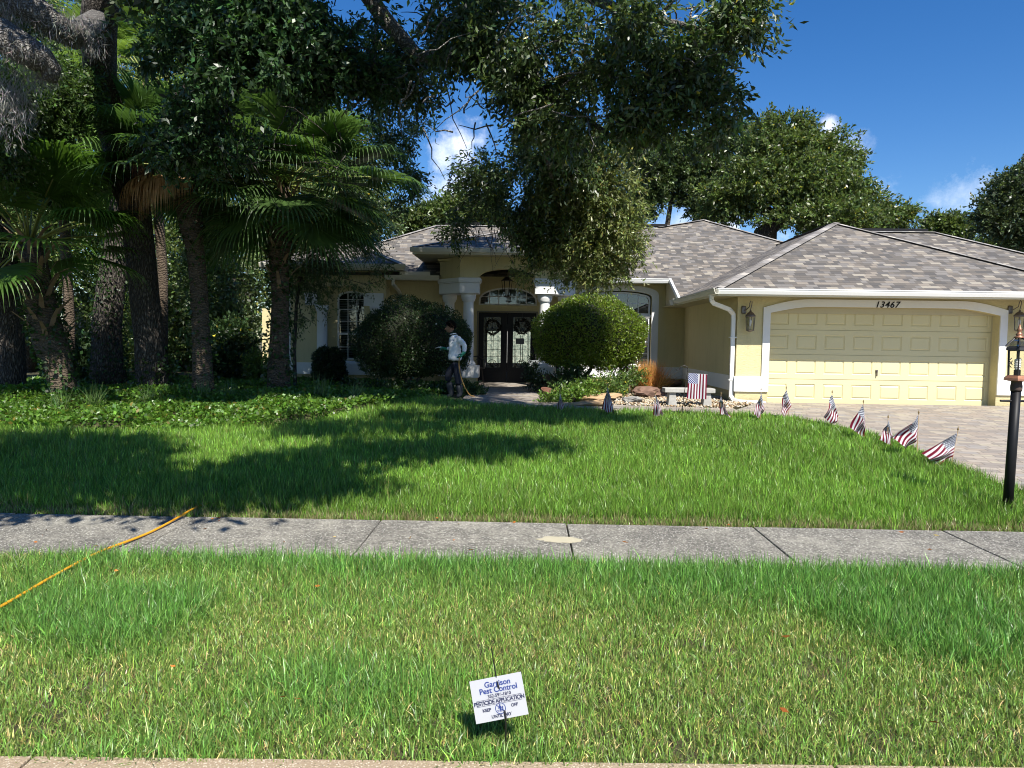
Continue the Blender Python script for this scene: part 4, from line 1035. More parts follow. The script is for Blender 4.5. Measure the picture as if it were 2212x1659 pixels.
for sg in (-1, 1):
    mb.tube([(T.x-Rb+.012, T.y-.03, (zb+zc_)/2-.045*sg), (T.x-Rb-.012, T.y-.03, (zb+zc_)/2-.02*sg), (T.x-Rb+.008, T.y-.03, (zb+zc_)/2), (T.x-Rb+.02, T.y-.03, (zb+zc_)/2+.02*sg)], .004, 6)
mb.build('scroll', IRON, lp)

# ================================================================== FLAGS
def m_flag(name, vertical=False):
    m, n, b = newmat(name)
    uv = nd(n, 'ShaderNodeUVMap'); uv.uv_map = 'UVMap'; s = nd(n, 'ShaderNodeSeparateXYZ'); n.links.new(uv.outputs[0], s.inputs[0]); u, v = s.outputs[0], s.outputs[1]
    st = mathn(n, 'FLOOR', mathn(n, 'MULTIPLY', v, 13.0)); odd = mathn(n, 'MODULO', st, 2.0)
    c = mixc(n, odd, (.17, .008, .028), (.62, .62, .64))
    can = mathn(n, 'MULTIPLY', mathn(n, 'LESS_THAN', u, .4), mathn(n, 'GREATER_THAN', v, 6/13.))
    su = mathn(n, 'MULTIPLY', u, 11/.4/2); sv = mathn(n, 'MULTIPLY', mathn(n, 'SUBTRACT', v, 6/13.), 9*13/7./2)
    def dots(o1):
        a = mathn(n, 'SUBTRACT', mathn(n, 'FRACT', mathn(n, 'ADD', su, o1)), .5); bb = mathn(n, 'SUBTRACT', mathn(n, 'FRACT', mathn(n, 'ADD', sv, o1)), .5)
        r2 = mathn(n, 'ADD', mathn(n, 'MULTIPLY', a, a), mathn(n, 'MULTIPLY', bb, bb)); return mathn(n, 'LESS_THAN', r2, .055)
    d = mathn(n, 'MAXIMUM', dots(0.0), dots(.5))
    cc_ = mixc(n, d, (.006, .010, .040) if not vertical else (.035, .045, .17), (.72, .74, .78)); c = mixc(n, can, c, cc_)
    n.links.new(c, b.inputs['Base Color']); b.inputs['Roughness'].default_value = .7; b.inputs['Specular IOR Level'].default_value = .2
    o = n.nodes['Material Output']; t = nd(n, 'ShaderNodeBsdfTranslucent'); n.links.new(c, t.inputs[0]); mx = nd(n, 'ShaderNodeMixShader'); mx.inputs[0].default_value = .25
    n.links.new(b.outputs[0], mx.inputs[1]); n.links.new(t.outputs[0], mx.inputs[2]); n.links.new(mx.outputs[0], o.inputs['Surface'])
    return m
FLAG = m_flag('flag_cloth'); BANN = m_flag('banner_cloth', True)
def cloth(name, parent, fn, mat, nu=22, nv=14):
    vs = []; fs = []; uv = []
    for j in range(nv+1):
        for i in range(nu+1): vs.append(tuple(Vector(fn(i/nu, j/nv))-parent_loc(parent)))
    for j in range(nv):
        for i in range(nu):
            a = j*(nu+1)+i; fs.append((a, a+1, a+nu+2, a+nu+1)); uv += [(i/nu, j/nv), ((i+1)/nu, j/nv), ((i+1)/nu, (j+1)/nv), (i/nu, (j+1)/nv)]
    me = bpy.data.meshes.new(name); me.from_pydata(vs, [], fs); ul = me.uv_layers.new(name='UVMap'); ul.data.foreach_set('uv', np.array(uv, dtype=np.float32).ravel()); me.materials.append(mat); me.shade_smooth()
    return link(bpy.data.objects.new(name, me), parent)
def stick_flag(bx, by, tx, ty, A, B, C, D, ph, label):
    """stick foot and tip; A,B = top and bottom of the hoist edge, C,D = the free corners"""
    b = gp(bx, by); t = at(tx, ty, b.y); Bp = Vector((b.x, b.y, g(b.y))); T = Vector((t.x, b.y, t.z))
    o = empty('stick_flag', Bp, label, 'flag', 'small flags along the lawn edge')
    mb = MB(); mb.tube([Bp-Vector((0, 0, .05)), T], .0045, 6); mb.build('stick', WOODST, o)
    mb = MB(); mb.lathe(T, [(.004, -.005), (.010, .0), (.011, .012), (.006, .028), (.002, .042)], 8); mb.build('finial', GILT, o)
    a, b_, c, d = [at(q[0], q[1], b.y-.012) for q in (A, B, C, D)]
    def fn(u, v):
        q = a.lerp(c, u).lerp(b_.lerp(d, u), 1-v)
        k = min(1, 3*u)
        y = -(.035+.03*u)*sin(8*(1-v)+3.2*u+ph)*k-.03*sin(6*u+ph*2)*k-.02*k
        x = .010*sin(11*(1-v)+5*u+ph)*k; z = .008*sin(9*(1-v)+ph)*u+.05*sin(pi*u)*(v-.3)*.3
        return (q.x+x, q.y+y, max(q.z+z, g(b.y)+.012))
    cloth('cloth', o, fn, FLAG, 26, 18); return o
GILT = simple('gilt', (.25, .17, .07), .4, metal=.5)
F_ = [
 (1210, 890, 1209.5, 845, (1209.3, 848), (1214, 864), (1203, 885), (1219, 883), .3, 'small flag in the lawn nearest the front walk, leftmost of the row'),
 (1313, 899, 1312.5, 834, (1312.5, 838), (1319.5, 858), (1300, 885), (1328, 894), 1.4, 'small flag hanging over the lawn edge in front of the flat sandstone slabs'),
 (1417, 905, 1416, 850, (1416, 853), (1423.5, 870), (1411, 897), (1436, 900), 2.2, 'small flag standing left of the shepherd hook banner by the bench'),
 (1556, 904, 1557.5, 851, (1557.4, 854), (1561.5, 872), (1553, 892), (1578, 901), 3.5, 'narrow furled flag between the bench and the downspout foot'),
 (1643, 908, 1644, 842, (1643.7, 845), (1651.5, 883), (1628, 895), (1641, 906), .9, 'small flag with drooping cloth in front of the left garage trim'),
 (1705, 904, 1698.5, 839, (1698.8, 842), (1709.6, 876), (1683, 886), (1690, 901), 4.0, 'small flag at the left end of the garage door threshold'),
 (1797, 925, 1797.6, 848, (1797.6, 852), (1811, 898), (1776, 899), (1799, 917), 5.1, 'wide hanging flag at the bend of the driveway edge'),
 (1866, 948, 1865, 869, (1864.7, 873), (1869, 908), (1836, 924), (1866, 944), 2.7, 'flag draped to the left just right of the driveway bend'),
 (1917, 968, 1918.5, 902, (1918.3, 905), (1928, 940), (1900, 951), (1925, 963), 1.1, 'small low flag close beside the wide spread flag by the pavers'),
 (1981, 985, 1984.5, 893, (1984.3, 895), (1981.2, 943.5), (1928, 945), (1960, 972), .2, 'flag spread open to the left, second nearest along the driveway'),
 (2053, 1008, 2069.5, 929, (2068, 934.5), (2058.6, 986), (1994, 982), (2021, 1004), 1.9, 'largest spread flag on a leaning stick, nearest the lamp post')]
for a in F_: stick_flag(*a)
# banner on a shepherd hook
b = gp(1472, 900); Yb = b.y
sh = empty('garden_banner', (b.x, Yb, g(Yb)), 'striped flag banner hanging from a black shepherd hook in front of the bench', 'banner')
mb = MB(); k1 = at(1487, 806, Yb); pts = [Vector((b.x, Yb, g(Yb)-.05)), at(1478, 850, Yb), at(1484, 810, Yb)]
for x, y in ((1486, 795), (1484, 789), (1478, 786.5), (1471, 789), (1467, 795), (1463, 798), (1460, 795)): pts.append(at(x, y+3, Yb))
mb.tube(pts, .0065, 8)
mb.tube([at(1484, 806, Yb), at(1529, 809, Yb)], .005, 6); mb.build('shepherd_hook', IRON, sh)
tl_, tr_ = at(1487.5, 805.5, Yb-.01), at(1527, 809, Yb-.01); bl_ = at(1483.5, 861, Yb-.01); br_ = at(1525.5, 862.5, Yb-.01)
def fnb(u, v):   # u runs down the banner, v across so that stripes hang vertically
    a = Vector(tl_).lerp(tr_, 1-v); c_ = Vector(bl_).lerp(br_, 1-v); q = a.lerp(c_, u); return (q.x, q.y-.012*sin(9*v+2*u)*(.3+u)-.006*sin(14*v), q.z)
cloth('cloth', sh, fnb, BANN)

# ================================================================== BENCH, ROCKS, POT
p = gp(1487, 879); BY = p.y+.15
bn = empty('stone_bench', (p.x, BY, g(BY)), 'short grey concrete bench on tan river stones beside the garage wall', 'bench')
x0, x1 = at(1433, 842, BY).x, at(1541, 842, BY).x; zt1, zt2 = at(1487, 838, BY).z, at(1487, 847.5, BY).z
mb = MB(); mb.box(x0, BY-.17, zt2, x1, BY+.17, zt1); mb.build('seat', STONEC, bn, bevel=.012)
for xa, xb in ((1442, 1459), (1517, 1534)):
    a, b_ = at(xa, 860, BY).x, at(xb, 860, BY).x
    mb = MB(); vs = []
    for z, k in ((g(BY)-.03, 1.15), (zt2-.001, .82)):
        c_ = (a+b_)/2; w = (b_-a)/2*k; vs += [(c_-w, BY-.12, z), (c_+w, BY-.12, z), (c_+w, BY+.12, z), (c_-w, BY+.12, z)]
    mb.add(vs, [(0, 3, 2, 1), (4, 5, 6, 7), (0, 1, 5, 4), (1, 2, 6, 5), (2, 3, 7, 6), (3, 0, 4, 7)]); mb.build('leg', STONEC, bn, bevel=.012)
def rock(x, y, Yoff, rx, rz, ry, mat, seed, label, flat=False, group='rocks in the planting bed'):
    p = gp(x, y); Y = p.y+Yoff; q = at(x, y, Y); s = Y/FPX
    bm = bmesh.new(); bmesh.ops.create_icosphere(bm, subdivisions=3, radius=1); rs = np.random.default_rng(seed)
    pl = [(Vector(unit(rs.normal(size=3))), rs.uniform(.55, .9)) for _ in range(14)]
    for v in bm.verts:
        for n_, d in pl:
            e = v.co.dot(n_)-d
            if e > 0: v.co -= n_*e*.9
        v.co += Vector(rs.normal(size=3))*.03; v.co *= 1+.10*sin(v.co.x*9+seed)*sin(v.co.z*11+v.co.y*7)
        v.co.x *= rx*s; v.co.z *= rz*s; v.co.y *= ry
    me = bpy.data.meshes.new('rock'); bm.to_mesh(me); bm.free(); me.materials.append(mat)
    o = link(bpy.data.objects.new('rock', me)); o.location = (q.x, Y, g(Y)+rz*s*.75); o.rotation_euler = (0, radians(rs.uniform(-8, 8)), rs.uniform(-.4, .4)); tag(o, label, 'rock', group); return o
rock(1290, 868, .25, 58, 9, .35, ROCKG, 1, 'flat tan sandstone slab, upper of two behind the second small flag')
rock(1275, 879, .12, 62, 7, .22, ROCKG, 2, 'flat orange sandstone slab, lower one at the walk edge')
rock(1402, 862, .4, 40, 16, .3, ROCKR, 3, 'large slanting red and grey rock left of the orange grass tuft')
rock(1362, 873, .15, 26, 10, .18, ROCKD, 4, 'low grey rock just right of the second small flag')
rock(1178, 850, .8, 26, 22, .3, ROCKR, 5, 'rounded dark red rock beside the right column pedestal')
rock(1368, 826, 1.5, 22, 14, .25, ROCKR, 6, 'small rust red rock half hidden in the green ground plants')
rock(1440, 842, 1.0, 34, 10, .25, ROCKR, 7, 'low rust coloured rock behind the orange grass tuft')
rock(1545, 866, .3, 14, 6, .12, ROCKD, 8, 'small grey stone by the right bench leg')
p = gp(1180, 862); Y = p.y+.3
pt = empty('terracotta_pot', (p.x, Y, g(Y)), 'tipped terracotta bowl lying in the bed beside the front walk', 'pot')
q = at(1184, 851, Y); mb = MB(); mb.lathe((0, 0, 0), [(.10, -.10), (.13, -.09), (.20, .04), (.235, .10), (.255, .11), (.255, .15), (.225, .15), (.215, .11), (.12, -.06), (.02, -.07)], 24)
o = mb.build('bowl', TERRA, None, smooth=True); o.parent = pt; o.location = Vector((q.x, Y, g(Y)+.11))-pt.location; o.rotation_euler = (radians(16), radians(14), 0); o.scale = (.72, .62, .5)

# ================================================================== PORCH THINGS
def wreath(x, y, r, label, seed, extra=False):
    c = at(x, y, DYW-.02); o = empty('wreath', c, label, 'wreath', 'wreaths on the front doors'); rg = np.random.default_rng(seed); n = 240
    th = rg.uniform(0, 2*pi, n); P = np.stack([c.x+r*np.cos(th), np.full(n, DYW-.03), c.z+r*np.sin(th)], -1)+rg.normal(0, .02, (n, 3))*np.array([1, .5, 1])
    D = unit(rg.normal(size=(n, 3))); v, cc = leaf_quads(P, D, np.full(n, .06), np.full(n, .038), tint(n, (.012, .012, .008), rg, .3), rg); np_mesh('leaves', v, 4, n, DRYM, o, cc)
    mb = MB(); mb.tube([(c.x+r*cos(t), DYW-.025, c.z+r*sin(t)) for t in np.linspace(0, 2*pi, 25)], .024, 8); mb.build('ring', WREATH, o)
    mb = MB(); mb.box(c.x-.006, DYW-.002, c.z+r, c.x+.006, DYW+.0, 2.42); mb.build('hanger', IRON, o)
    if extra:
        mb = MB()
        for s_ in (-1, 1): mb.lathe((c.x+s_*.10, DYW-.03, c.z+.03), [(.002, -.05), (.04, -.02), (.045, .01), (.002, .045)], 10)
        mb.build('bauble', WREATH, o)
wreath(1064.5, 707, .205, 'dark leafy wreath hanging on the left front door', 21)
wreath(1128, 706, .20, 'dark wreath with round ornaments hanging on the right front door', 22, True)
c = at(1123.5, 737, DYW-.01); mb = MB(); mb.box(c.x-.125, DYW-.012, c.z-.085, c.x+.125, DYW-.004, c.z+.085); tag(mb.build('notice_board', PAPER, bevel=.004), 'small grey rectangular notice on the right front door below the wreath', 'notice')
# pendant lantern
PYl = 20.2; c = at(1095, 625, PYl); top_ = 3.74
pl_ = empty('pendant_lantern', (c.x, PYl, top_), 'black hexagonal lantern hanging in the entry arch above the doors', 'pendant lamp')
zA = at(1095, 606, PYl).z; zB = at(1095, 640, PYl).z
mb = MB(); mb.tube([(c.x, PYl, top_), (c.x, PYl, zA+.12)], .008, 6); mb.lathe((c.x, PYl, top_-.03), [(.05, 0), (.06, .02), (.05, .03)], 12); mb.build('chain', IRON, pl_)
mb = MB(); mb.lathe((c.x, PYl, zA), [(.16, -.01), (.165, .0), (.12, .035), (.07, .09), (.03, .12), (.012, .15)], 6); mb.build('cap', IRON, pl_)
mb = MB()
for k in range(6):
    th = 2*pi*k/6; mb.tube([(c.x+.15*cos(th), PYl+.15*sin(th), zA), (c.x+.09*cos(th), PYl+.09*sin(th), zB)], .009, 6)
mb.lathe((c.x, PYl, zB), [(.02, -.04), (.095, 0), (.095, .015), (.05, .02)], 6); mb.build('cage', IRON, pl_)
mb = MB()
for k in range(4):
    th = pi/2*k+.4; mb.lathe((c.x+.035*cos(th), PYl+.035*sin(th), zB+.05), [(.010, 0), (.010, .12), (.004, .15)], 8)
mb.build('candle', BULB, pl_)
# dark curly iron seat in the porch, left of the doors
o = empty('porch_chair', (at(1035, 800, 20.9).x, 20.9, .335), 'dark curled iron chair in the shade left of the front doors', 'chair')
def porch_chair(o, sgn, x):
    q = at(x, 800, 20.6); X = q.x; y0 = 20.75
    mb = MB(); mb.lathe((X, y0, .76), [(.02, 0), (.22, .005), (.225, .03), (.02, .035)], 20); mb.build('seat', IRON, o, smooth=True)
    for dx, dy in ((-.16, -.16), (.16, -.16), (.16, .16), (-.16, .16)):
        mb = MB(); mb.tube([(X+dx*.8, y0+dy*.8, .76), (X+dx, y0+dy, .55), (X+dx*1.25, y0+dy*1.25, .336)], .012, 6); mb.build('leg', IRON, o)
    mb = MB(); pts = [(X-sgn*.24, y0+.05, .77), (X-sgn*.26, y0+.05, 1.0), (X-sgn*.18, y0+.1, 1.1), (X, y0+.2, 1.13), (X+sgn*.2, y0+.1, 1.02), (X+sgn*.25, y0, .95), (X+sgn*.22, y0-.05, .78)]; mb.tube(pts, .016, 8)
    mb.tube([(X, y0+.2, 1.13), (X, y0+.2, .79)], .01, 6); mb.tube([(X-.1, y0+.19, .79), (X-.08, y0+.19, 1.0), (X, y0+.19, 1.05), (X+.08, y0+.19, 1.0), (X+.1, y0+.19, .79)], .008, 6); mb.build('backrest', IRON, o)
porch_chair(o, 1, 1030)
o = empty('porch_chair', (at(1165, 800, 20.9).x, 20.9, .335), 'dark curled iron chair right of the front doors behind the plant', 'chair'); porch_chair(o, -1, 1166)
# plaque leaning on the right pedestal
c = at(1153, 788, 19.3); mb = MB(); mb.obox((c.x, 19.38, .905+.075), (.15, 0, 0), (0, .03, .085), (0, .018, -.006)); tag(mb.build('stone_plaque', PLAQ, bevel=.006), 'grey slate plaque leaning against the right front column on its pedestal', 'plaque')

# ================================================================== PEST SIGN
b = gp(1093, 1613); SY = b.y
sg = empty('lawn_sign', (b.x, SY, 0), 'small white pesticide warning sign on a black stake in the verge grass', 'sign')
TLp, TRp, BRp, BLp = [at(x, y, SY+dy) for x, y, dy in ((1015, 1470.8, .03), (1127.4, 1451.7, .03), (1139.8, 1541.5, -.02), (1027.7, 1566, -.02))]
cen = (TLp+TRp+BRp+BLp)/4; xd = ((TRp-TLp)+(BRp-BLp)).normalized(); up_ = ((TLp-BLp)+(TRp-BRp)); up_ = (up_-xd*up_.dot(xd)).normalized(); nz = xd.cross(up_)
if nz.y > 0: nz = -nz
wv = ((TRp-TLp).length+(BRp-BLp).length)/2; hv = ((TLp-BLp).length+(TRp-BRp).length)/2
mb = MB(); mb.obox(cen, xd*wv/2, up_*hv/2, nz*.0008); mb.build('board', BOARD, sg)
def sp(u, v, d=.0016): return cen+xd*(u*wv)+up_*(v*hv)+nz*d
text('Garrison', hv*.185, BLUINK, 'lettering', sg, sp(.02, .285), xd, up_, off=hv*.004, extr=.0004)
text('Pest Control', hv*.185, BLUINK, 'lettering', sg, sp(.02, .145), xd, up_, off=hv*.004, extr=.0004)
text('352-596-1860', hv*.105, DBLINK, 'lettering', sg, sp(.02, .035), xd, up_, off=hv*.0035, extr=.0004)
text('PESTICIDE APPLICATION', hv*.128, DBLINK, 'lettering', sg, sp(0.0, -.105), xd, up_, off=hv*.004, extr=.0004, spacing=.90)
text('KEEP', hv*.10, DBLINK, 'lettering', sg, sp(-.26, -.265), xd, up_, off=hv*.0035, extr=.0004)
text('OFF', hv*.10, DBLINK, 'lettering', sg, sp(.27, -.255), xd, up_, off=hv*.0035, extr=.0004)
text('UNTIL DRY', hv*.10, DBLINK, 'lettering', sg, sp(.0, -.44), xd, up_, off=hv*.0035, extr=.0004)
mb = MB(); e = .0018; w_ = .43
for (u0, v0, u1, v1) in ((-w_, -.13, w_, -.13), (-w_, .005, w_, .005), (-w_, -.13, -w_, .005), (w_, -.13, w_, .005)):
    A, B = sp(u0, v0), sp(u1, v1); t = (B-A)/2; s_ = nz.cross(t.normalized())*.0006; mb.obox((A+B)/2, t, s_, nz*.0003)
mb.build('text_box', DBLINK, sg)
mb = MB(); cc0 = sp(.0, -.245); rr_ = hv*.125
for k in range(28):
    t0, t1 = 2*pi*k/28, 2*pi*(k+1)/28
    A = cc0+(xd*cos(t0)+up_*sin(t0))*rr_; B = cc0+(xd*cos(t1)+up_*sin(t1))*rr_; t = (B-A)/2; mb.obox((A+B)/2, t*1.05, nz.cross(t.normalized())*.0013, nz*.0003)
A, B = cc0+(-xd+up_)*rr_*.7, cc0+(xd-up_)*rr_*.7; t = (B-A)/2; mb.obox((A+B)/2, t, nz.cross(t.normalized())*.0015, nz*.0003)
def disc(u, v, r):
    c_ = cc0+xd*u*rr_+up_*v*rr_; P_ = [c_+(xd*cos(2*pi*k/14)+up_*sin(2*pi*k/14))*r*rr_+nz*.0002 for k in range(14)]; mb.add(P_, [tuple(range(14))])
def strk(u0, v0, u1, v1, w):
    A = cc0+xd*u0*rr_+up_*v0*rr_; B = cc0+xd*u1*rr_+up_*v1*rr_; t = (B-A)/2; mb.obox((A+B)/2, t, nz.cross(t.normalized())*w*rr_, nz*.0003)
disc(-.05, .62, .17); strk(-.05, .45, -.05, -.1, .17); strk(-.12, -.1, -.18, -.6, .08); strk(.02, -.1, .06, -.6, .08); strk(-.2, .35, -.45, .0, .06); strk(.1, .35, .3, .05, .06)
disc(.45, .25, .12); strk(.45, .12, .45, -.25, .1); strk(.4, -.25, .36, -.6, .05); strk(.5, -.25, .56, -.6, .05)
strk(-.62, -.4, -.38, -.4, .07); strk(-.6, -.45, -.6, -.62, .03); strk(-.42, -.45, -.42, -.62, .03); disc(-.68, -.34, .07)
mb.build('pictogram', BLUINK, sg)
mb = MB(); tpz = at(1061, 1398, SY+.02)
pa = sp(.015, .43, -.004); pb = sp(.03, .29, .007); pc = sp(.035, .25, .006); pd_ = sp(.04, .18, -.003); pe = sp(.07, -.30, -.004); pf = sp(.068, -.33, .005); pg = sp(.072, -.45, .006)
mb.tube([tpz, tpz.lerp(pa, .5), pa, pb, pc, pd_, pe, pf, pg, Vector((b.x, SY, -.08))], [.0018, .0024, .0028, .0034, .0034, .003, .003, .0042, .0042, .0034], 6); mb.build('stake', STAKE, sg)

# ================================================================== HOSES
hp = [gp(x, y)+Vector((0, 0, z)) for x, y, z in ((-90, 1372, .045), (0, 1330, .05), (120, 1258, .048), (215, 1203, .035), (330, 1152, .018), (425, 1103, .035), (450, 1092, .02))]
wk = gp(985, 862)
hid = [gp(x, y)+Vector((0, 0, -.022)) for x, y in ((520, 1055), (700, 985), (880, 930), (1010, 885))]
def smooth_path(P_, k=6):
    P_ = [Vector(p) for p in P_]; o = []
    for i in range(len(P_)-1):
        a, b, c, d = P_[max(i-1, 0)], P_[i], P_[i+1], P_[min(i+2, len(P_)-1)]
        for j in range(k):
            t = j/k; o.append(.5*((2*b)+(c-a)*t+(2*a-5*b+4*c-d)*t*t+(3*b-a-3*c+d)*t**3))
    return o+[P_[-1]]
# ================================================================== WORKER
PYw = 15.85; gW = g(PYw)
def wp(x, y, dy=0.0): return at(x, y, PYw+dy)
def skin_obj(name, verts, edges, radii, mat, parent, sub=2, root=0, seg_apply=True):
    me = bpy.data.meshes.new(name); off = parent_loc(parent); me.from_pydata([tuple(Vector(v)-off) for v in verts], edges, [])
    tmp = bpy.data.objects.new(name+'_t', me); COL.objects.link(tmp)
    md = tmp.modifiers.new('s', 'SKIN'); md.use_smooth_shade = True; md.branch_smoothing = .6
    for i, sv in enumerate(me.skin_vertices[0].data):
        r = radii[i]; sv.radius = r if isinstance(r, tuple) else (r, r); sv.use_root = (i == root)
    s_ = tmp.modifiers.new('u', 'SUBSURF'); s_.levels = sub; s_.render_levels = sub
    dg = bpy.context.evaluated_depsgraph_get(); m2 = bpy.data.meshes.new_from_object(tmp.evaluated_get(dg)); bpy.data.objects.remove(tmp)
    m2.materials.clear(); m2.materials.append(mat); m2.name = name; m2.shade_smooth()
    return m2
man = empty('person', (wp(985, 858).x, PYw, gW), 'person in white polo, dark trousers and green gloves holding a hose by the shrub', 'person')
# joints (screen-measured silhouette in the plane of the body, depth offsets in metres; left side is nearer the camera)
J = dict(hip=wp(984, 784), waist=wp(983, 770), chest=wp(981, 740), neck=wp(978.5, 722), nk2=wp(975.5, 716),
         shL=wp(989, 728, -.17), elL=wp(1005, 748, -.22), wrL=wp(1001.5, 762, -.24), shR=wp(976, 730, .16), elR=wp(978, 754, .24), wrR=wp(963, 753, .20),
         hpL=wp(988, 790, -.09), knL=wp(990, 822, -.10), anL=wp(994.5, 850, -.08), toL=wp(988, 856, -.10), hpR=wp(979, 790, .09), knR=wp(967, 812, .10), anR=wp(975, 851, .12), toR=wp(966, 856, .12))
def seg(names): return [J[n_] for n_ in names]
V_ = []; E_ = []; Rr = []
def chain(pts, rs, start=None):
    k = len(V_); idx = list(range(k, k+len(pts)))
    V_.extend(pts); Rr.extend(rs)
    if start is not None: E_.append((start, idx[0]))
    E_.extend(zip(idx[:-1], idx[1:])); return idx
t0 = chain([J['hip'], J['waist'], J['chest'], J['neck'], J['nk2'], wp(974, 712)], [(.13, .15), (.12, .14), (.13, .17), (.075, .09), .052, .055])
for s_ in 'LR':
    chain([J['sh'+s_], J['el'+s_], J['wr'+s_]], [.062, .043, .028], t0[2])
    chain([J['hp'+s_], J['hp'+s_].lerp(J['kn'+s_], .5), J['kn'+s_], J['kn'+s_].lerp(J['an'+s_], .4), J['an'+s_], J['to'+s_]], [.088, .08, .058, .055, .04, .035], t0[0])
body_me = skin_obj('body', V_, E_, Rr, SKIN, man, 2)
# head: shaped sphere merged into the same mesh
hc = wp(973.2, 706.5); bm = bmesh.new(); bm.from_mesh(body_me); k0 = len(bm.verts)
hb_ = bmesh.new(); bmesh.ops.create_uvsphere(hb_, u_segments=40, v_segments=28, radius=1)
off = parent_loc(man)
for v in hb_.verts:
    x, y, z = v.co        # x forward = toward -X world, z up
    f = -x
    px, py, pz = f*.098, y*.076, z*.118
    if z < -.1: px *= 1+.10*(-z); py *= 1-.28*(-z-.1); px += .006
    if f > .55:
        wgt = (f-.55)/.45
        nose = math.exp(-((y/.17)**2))*math.exp(-(((z+.12)/.20)**2)); px += .034*nose*wgt*1.2
        px += .010*math.exp(-(((z-.18)/.09)**2))*math.exp(-((y/.5)**2))*wgt            # brow
        px -= .010*math.exp(-(((z-.02)/.10)**2))*(math.exp(-(((y-.36)/.16)**2))+math.exp(-(((y+.36)/.16)**2)))   # eye sockets
        px += .008*math.exp(-(((z+.48)/.07)**2))*math.exp(-((y/.3)**2))*wgt            # lips
        px += .012*math.exp(-(((z+.85)/.16)**2))*math.exp(-((y/.35)**2))                # chin
    ear = math.exp(-(((f+.08)/.16)**2))*math.exp(-(((z+.05)/.22)**2)); py += (.016*ear if y > 0 else -.016*ear)*(abs(y) > .8)
    th = radians(14); wx = -(px*cos(th)+pz*sin(th)*.0); wz = pz-px*sin(th)*1.0
    v.co = Vector((wx, py, wz))+hc-off
me_h = bpy.data.meshes.new('h'); hb_.to_mesh(me_h); hb_.free(); bm.from_mesh(me_h); bm.to_mesh(body_me); bm.free()
tmp = bpy.data.objects.new('t', body_me); COL.objects.link(tmp); md = tmp.modifiers.new('r', 'REMESH'); md.mode = 'VOXEL'; md.voxel_size = .008; md.use_smooth_shade = True
dg = bpy.context.evaluated_depsgraph_get(); b2 = bpy.data.meshes.new_from_object(tmp.evaluated_get(dg)); bpy.data.objects.remove(tmp); b2.materials.clear(); b2.materials.append(SKIN); b2.name = 'body'; b2.shade_smooth()
link(bpy.data.objects.new('body', b2), man)
mb = MB()
for s_ in (-1, 1): mb.lathe((hc.x-.088, hc.y+s_*.029, hc.z+.014), [(.001, -.008), (.008, -.004), (.009, .0), (.008, .004), (.001, .008)], 10)
mb.build('eyes', simple('eye', (.05, .04, .035), .2), man, smooth=True)
mb = MB(); mb.tube([(hc.x-.094, hc.y-.03, hc.z-.052), (hc.x-.104, hc.y, hc.z-.050), (hc.x-.094, hc.y+.03, hc.z-.052)], [.003, .005, .003], 6)
mb.build('lips', simple('lip', (.20, .08, .06), .5), man, smooth=True)
# hair: short dark tufts over the skull
rg = np.random.default_rng(31); n = 2600; d = unit(rg.normal(size=(n, 3))); k = (d[:, 2] > -.15+.75*np.clip(-d[:, 0], 0, 1)) & ~((d[:, 0] > .2) & (d[:, 2] < -.3)); d = d[k]; n = len(d)
P = np.array(hc)+d*np.array([.100, .080, .120])+np.array([.004, 0, .004]); D = unit(d*.5+rg.normal(size=(n, 3))*.5+np.array([-.25, 0, .15]))
v, cc = leaf_quads(P, D, np.full(n, .038), np.full(n, .016), tint(n, (.010, .008, .007), rg, .2), rg); np_mesh('hair', v, 4, n, DRYM, man, cc)
# shirt
V_, E_, Rr = [], [], []
t0 = chain([wp(982.5, 781), J['waist'], wp(982, 755), J['chest'], wp(981, 729), wp(978.5, 723)], [(.158, .175), (.150, .165), (.148, .168), (.150, .185), (.10, .15), (.060, .065)])
for s_ in 'LR':
    a, b_, c_ = J['sh'+s_], J['el'+s_], J['wr'+s_]
    chain([a, a.lerp(b_, .55), b_, b_.lerp(c_, .5), c_], [.082, .070, .058, .050, .042], t0[3])
m_ = skin_obj('shirt', V_, E_, Rr, SHIRT, man, 3)
bm = bmesh.new(); bm.from_mesh(m_)
for v in bm.verts:     # cloth folds
    c_ = v.co; f = .006*sin(c_.z*38+c_.x*30)*sin(c_.x*22+c_.z*9)+.004*sin(c_.z*70-c_.x*40); v.co += v.normal*f
bm.to_mesh(m_); bm.free(); link(bpy.data.objects.new('shirt', m_), man)
mb = MB(); c0 = wp(979.5, 721.5)     # collar
pr_ = [(c0.x+.066*cos(t)-.008, c0.y+.072*sin(t), c0.z+.012*cos(t)+.004) for t in np.linspace(0, 2*pi, 21)]
mb.tube(pr_, .010, 8); mb.build('collar', SHIRT, man, smooth=True)
mb = MB(); c0 = wp(979.5, 735.5); 
for dz in (0, -.014): mb.box(c0.x-.028, PYw-.192, c0.z+dz, c0.x+.03, PYw-.187, c0.z+dz+.005)
mb.build('chest_mark', simple('mark', (.05, .07, .14), .7), man)
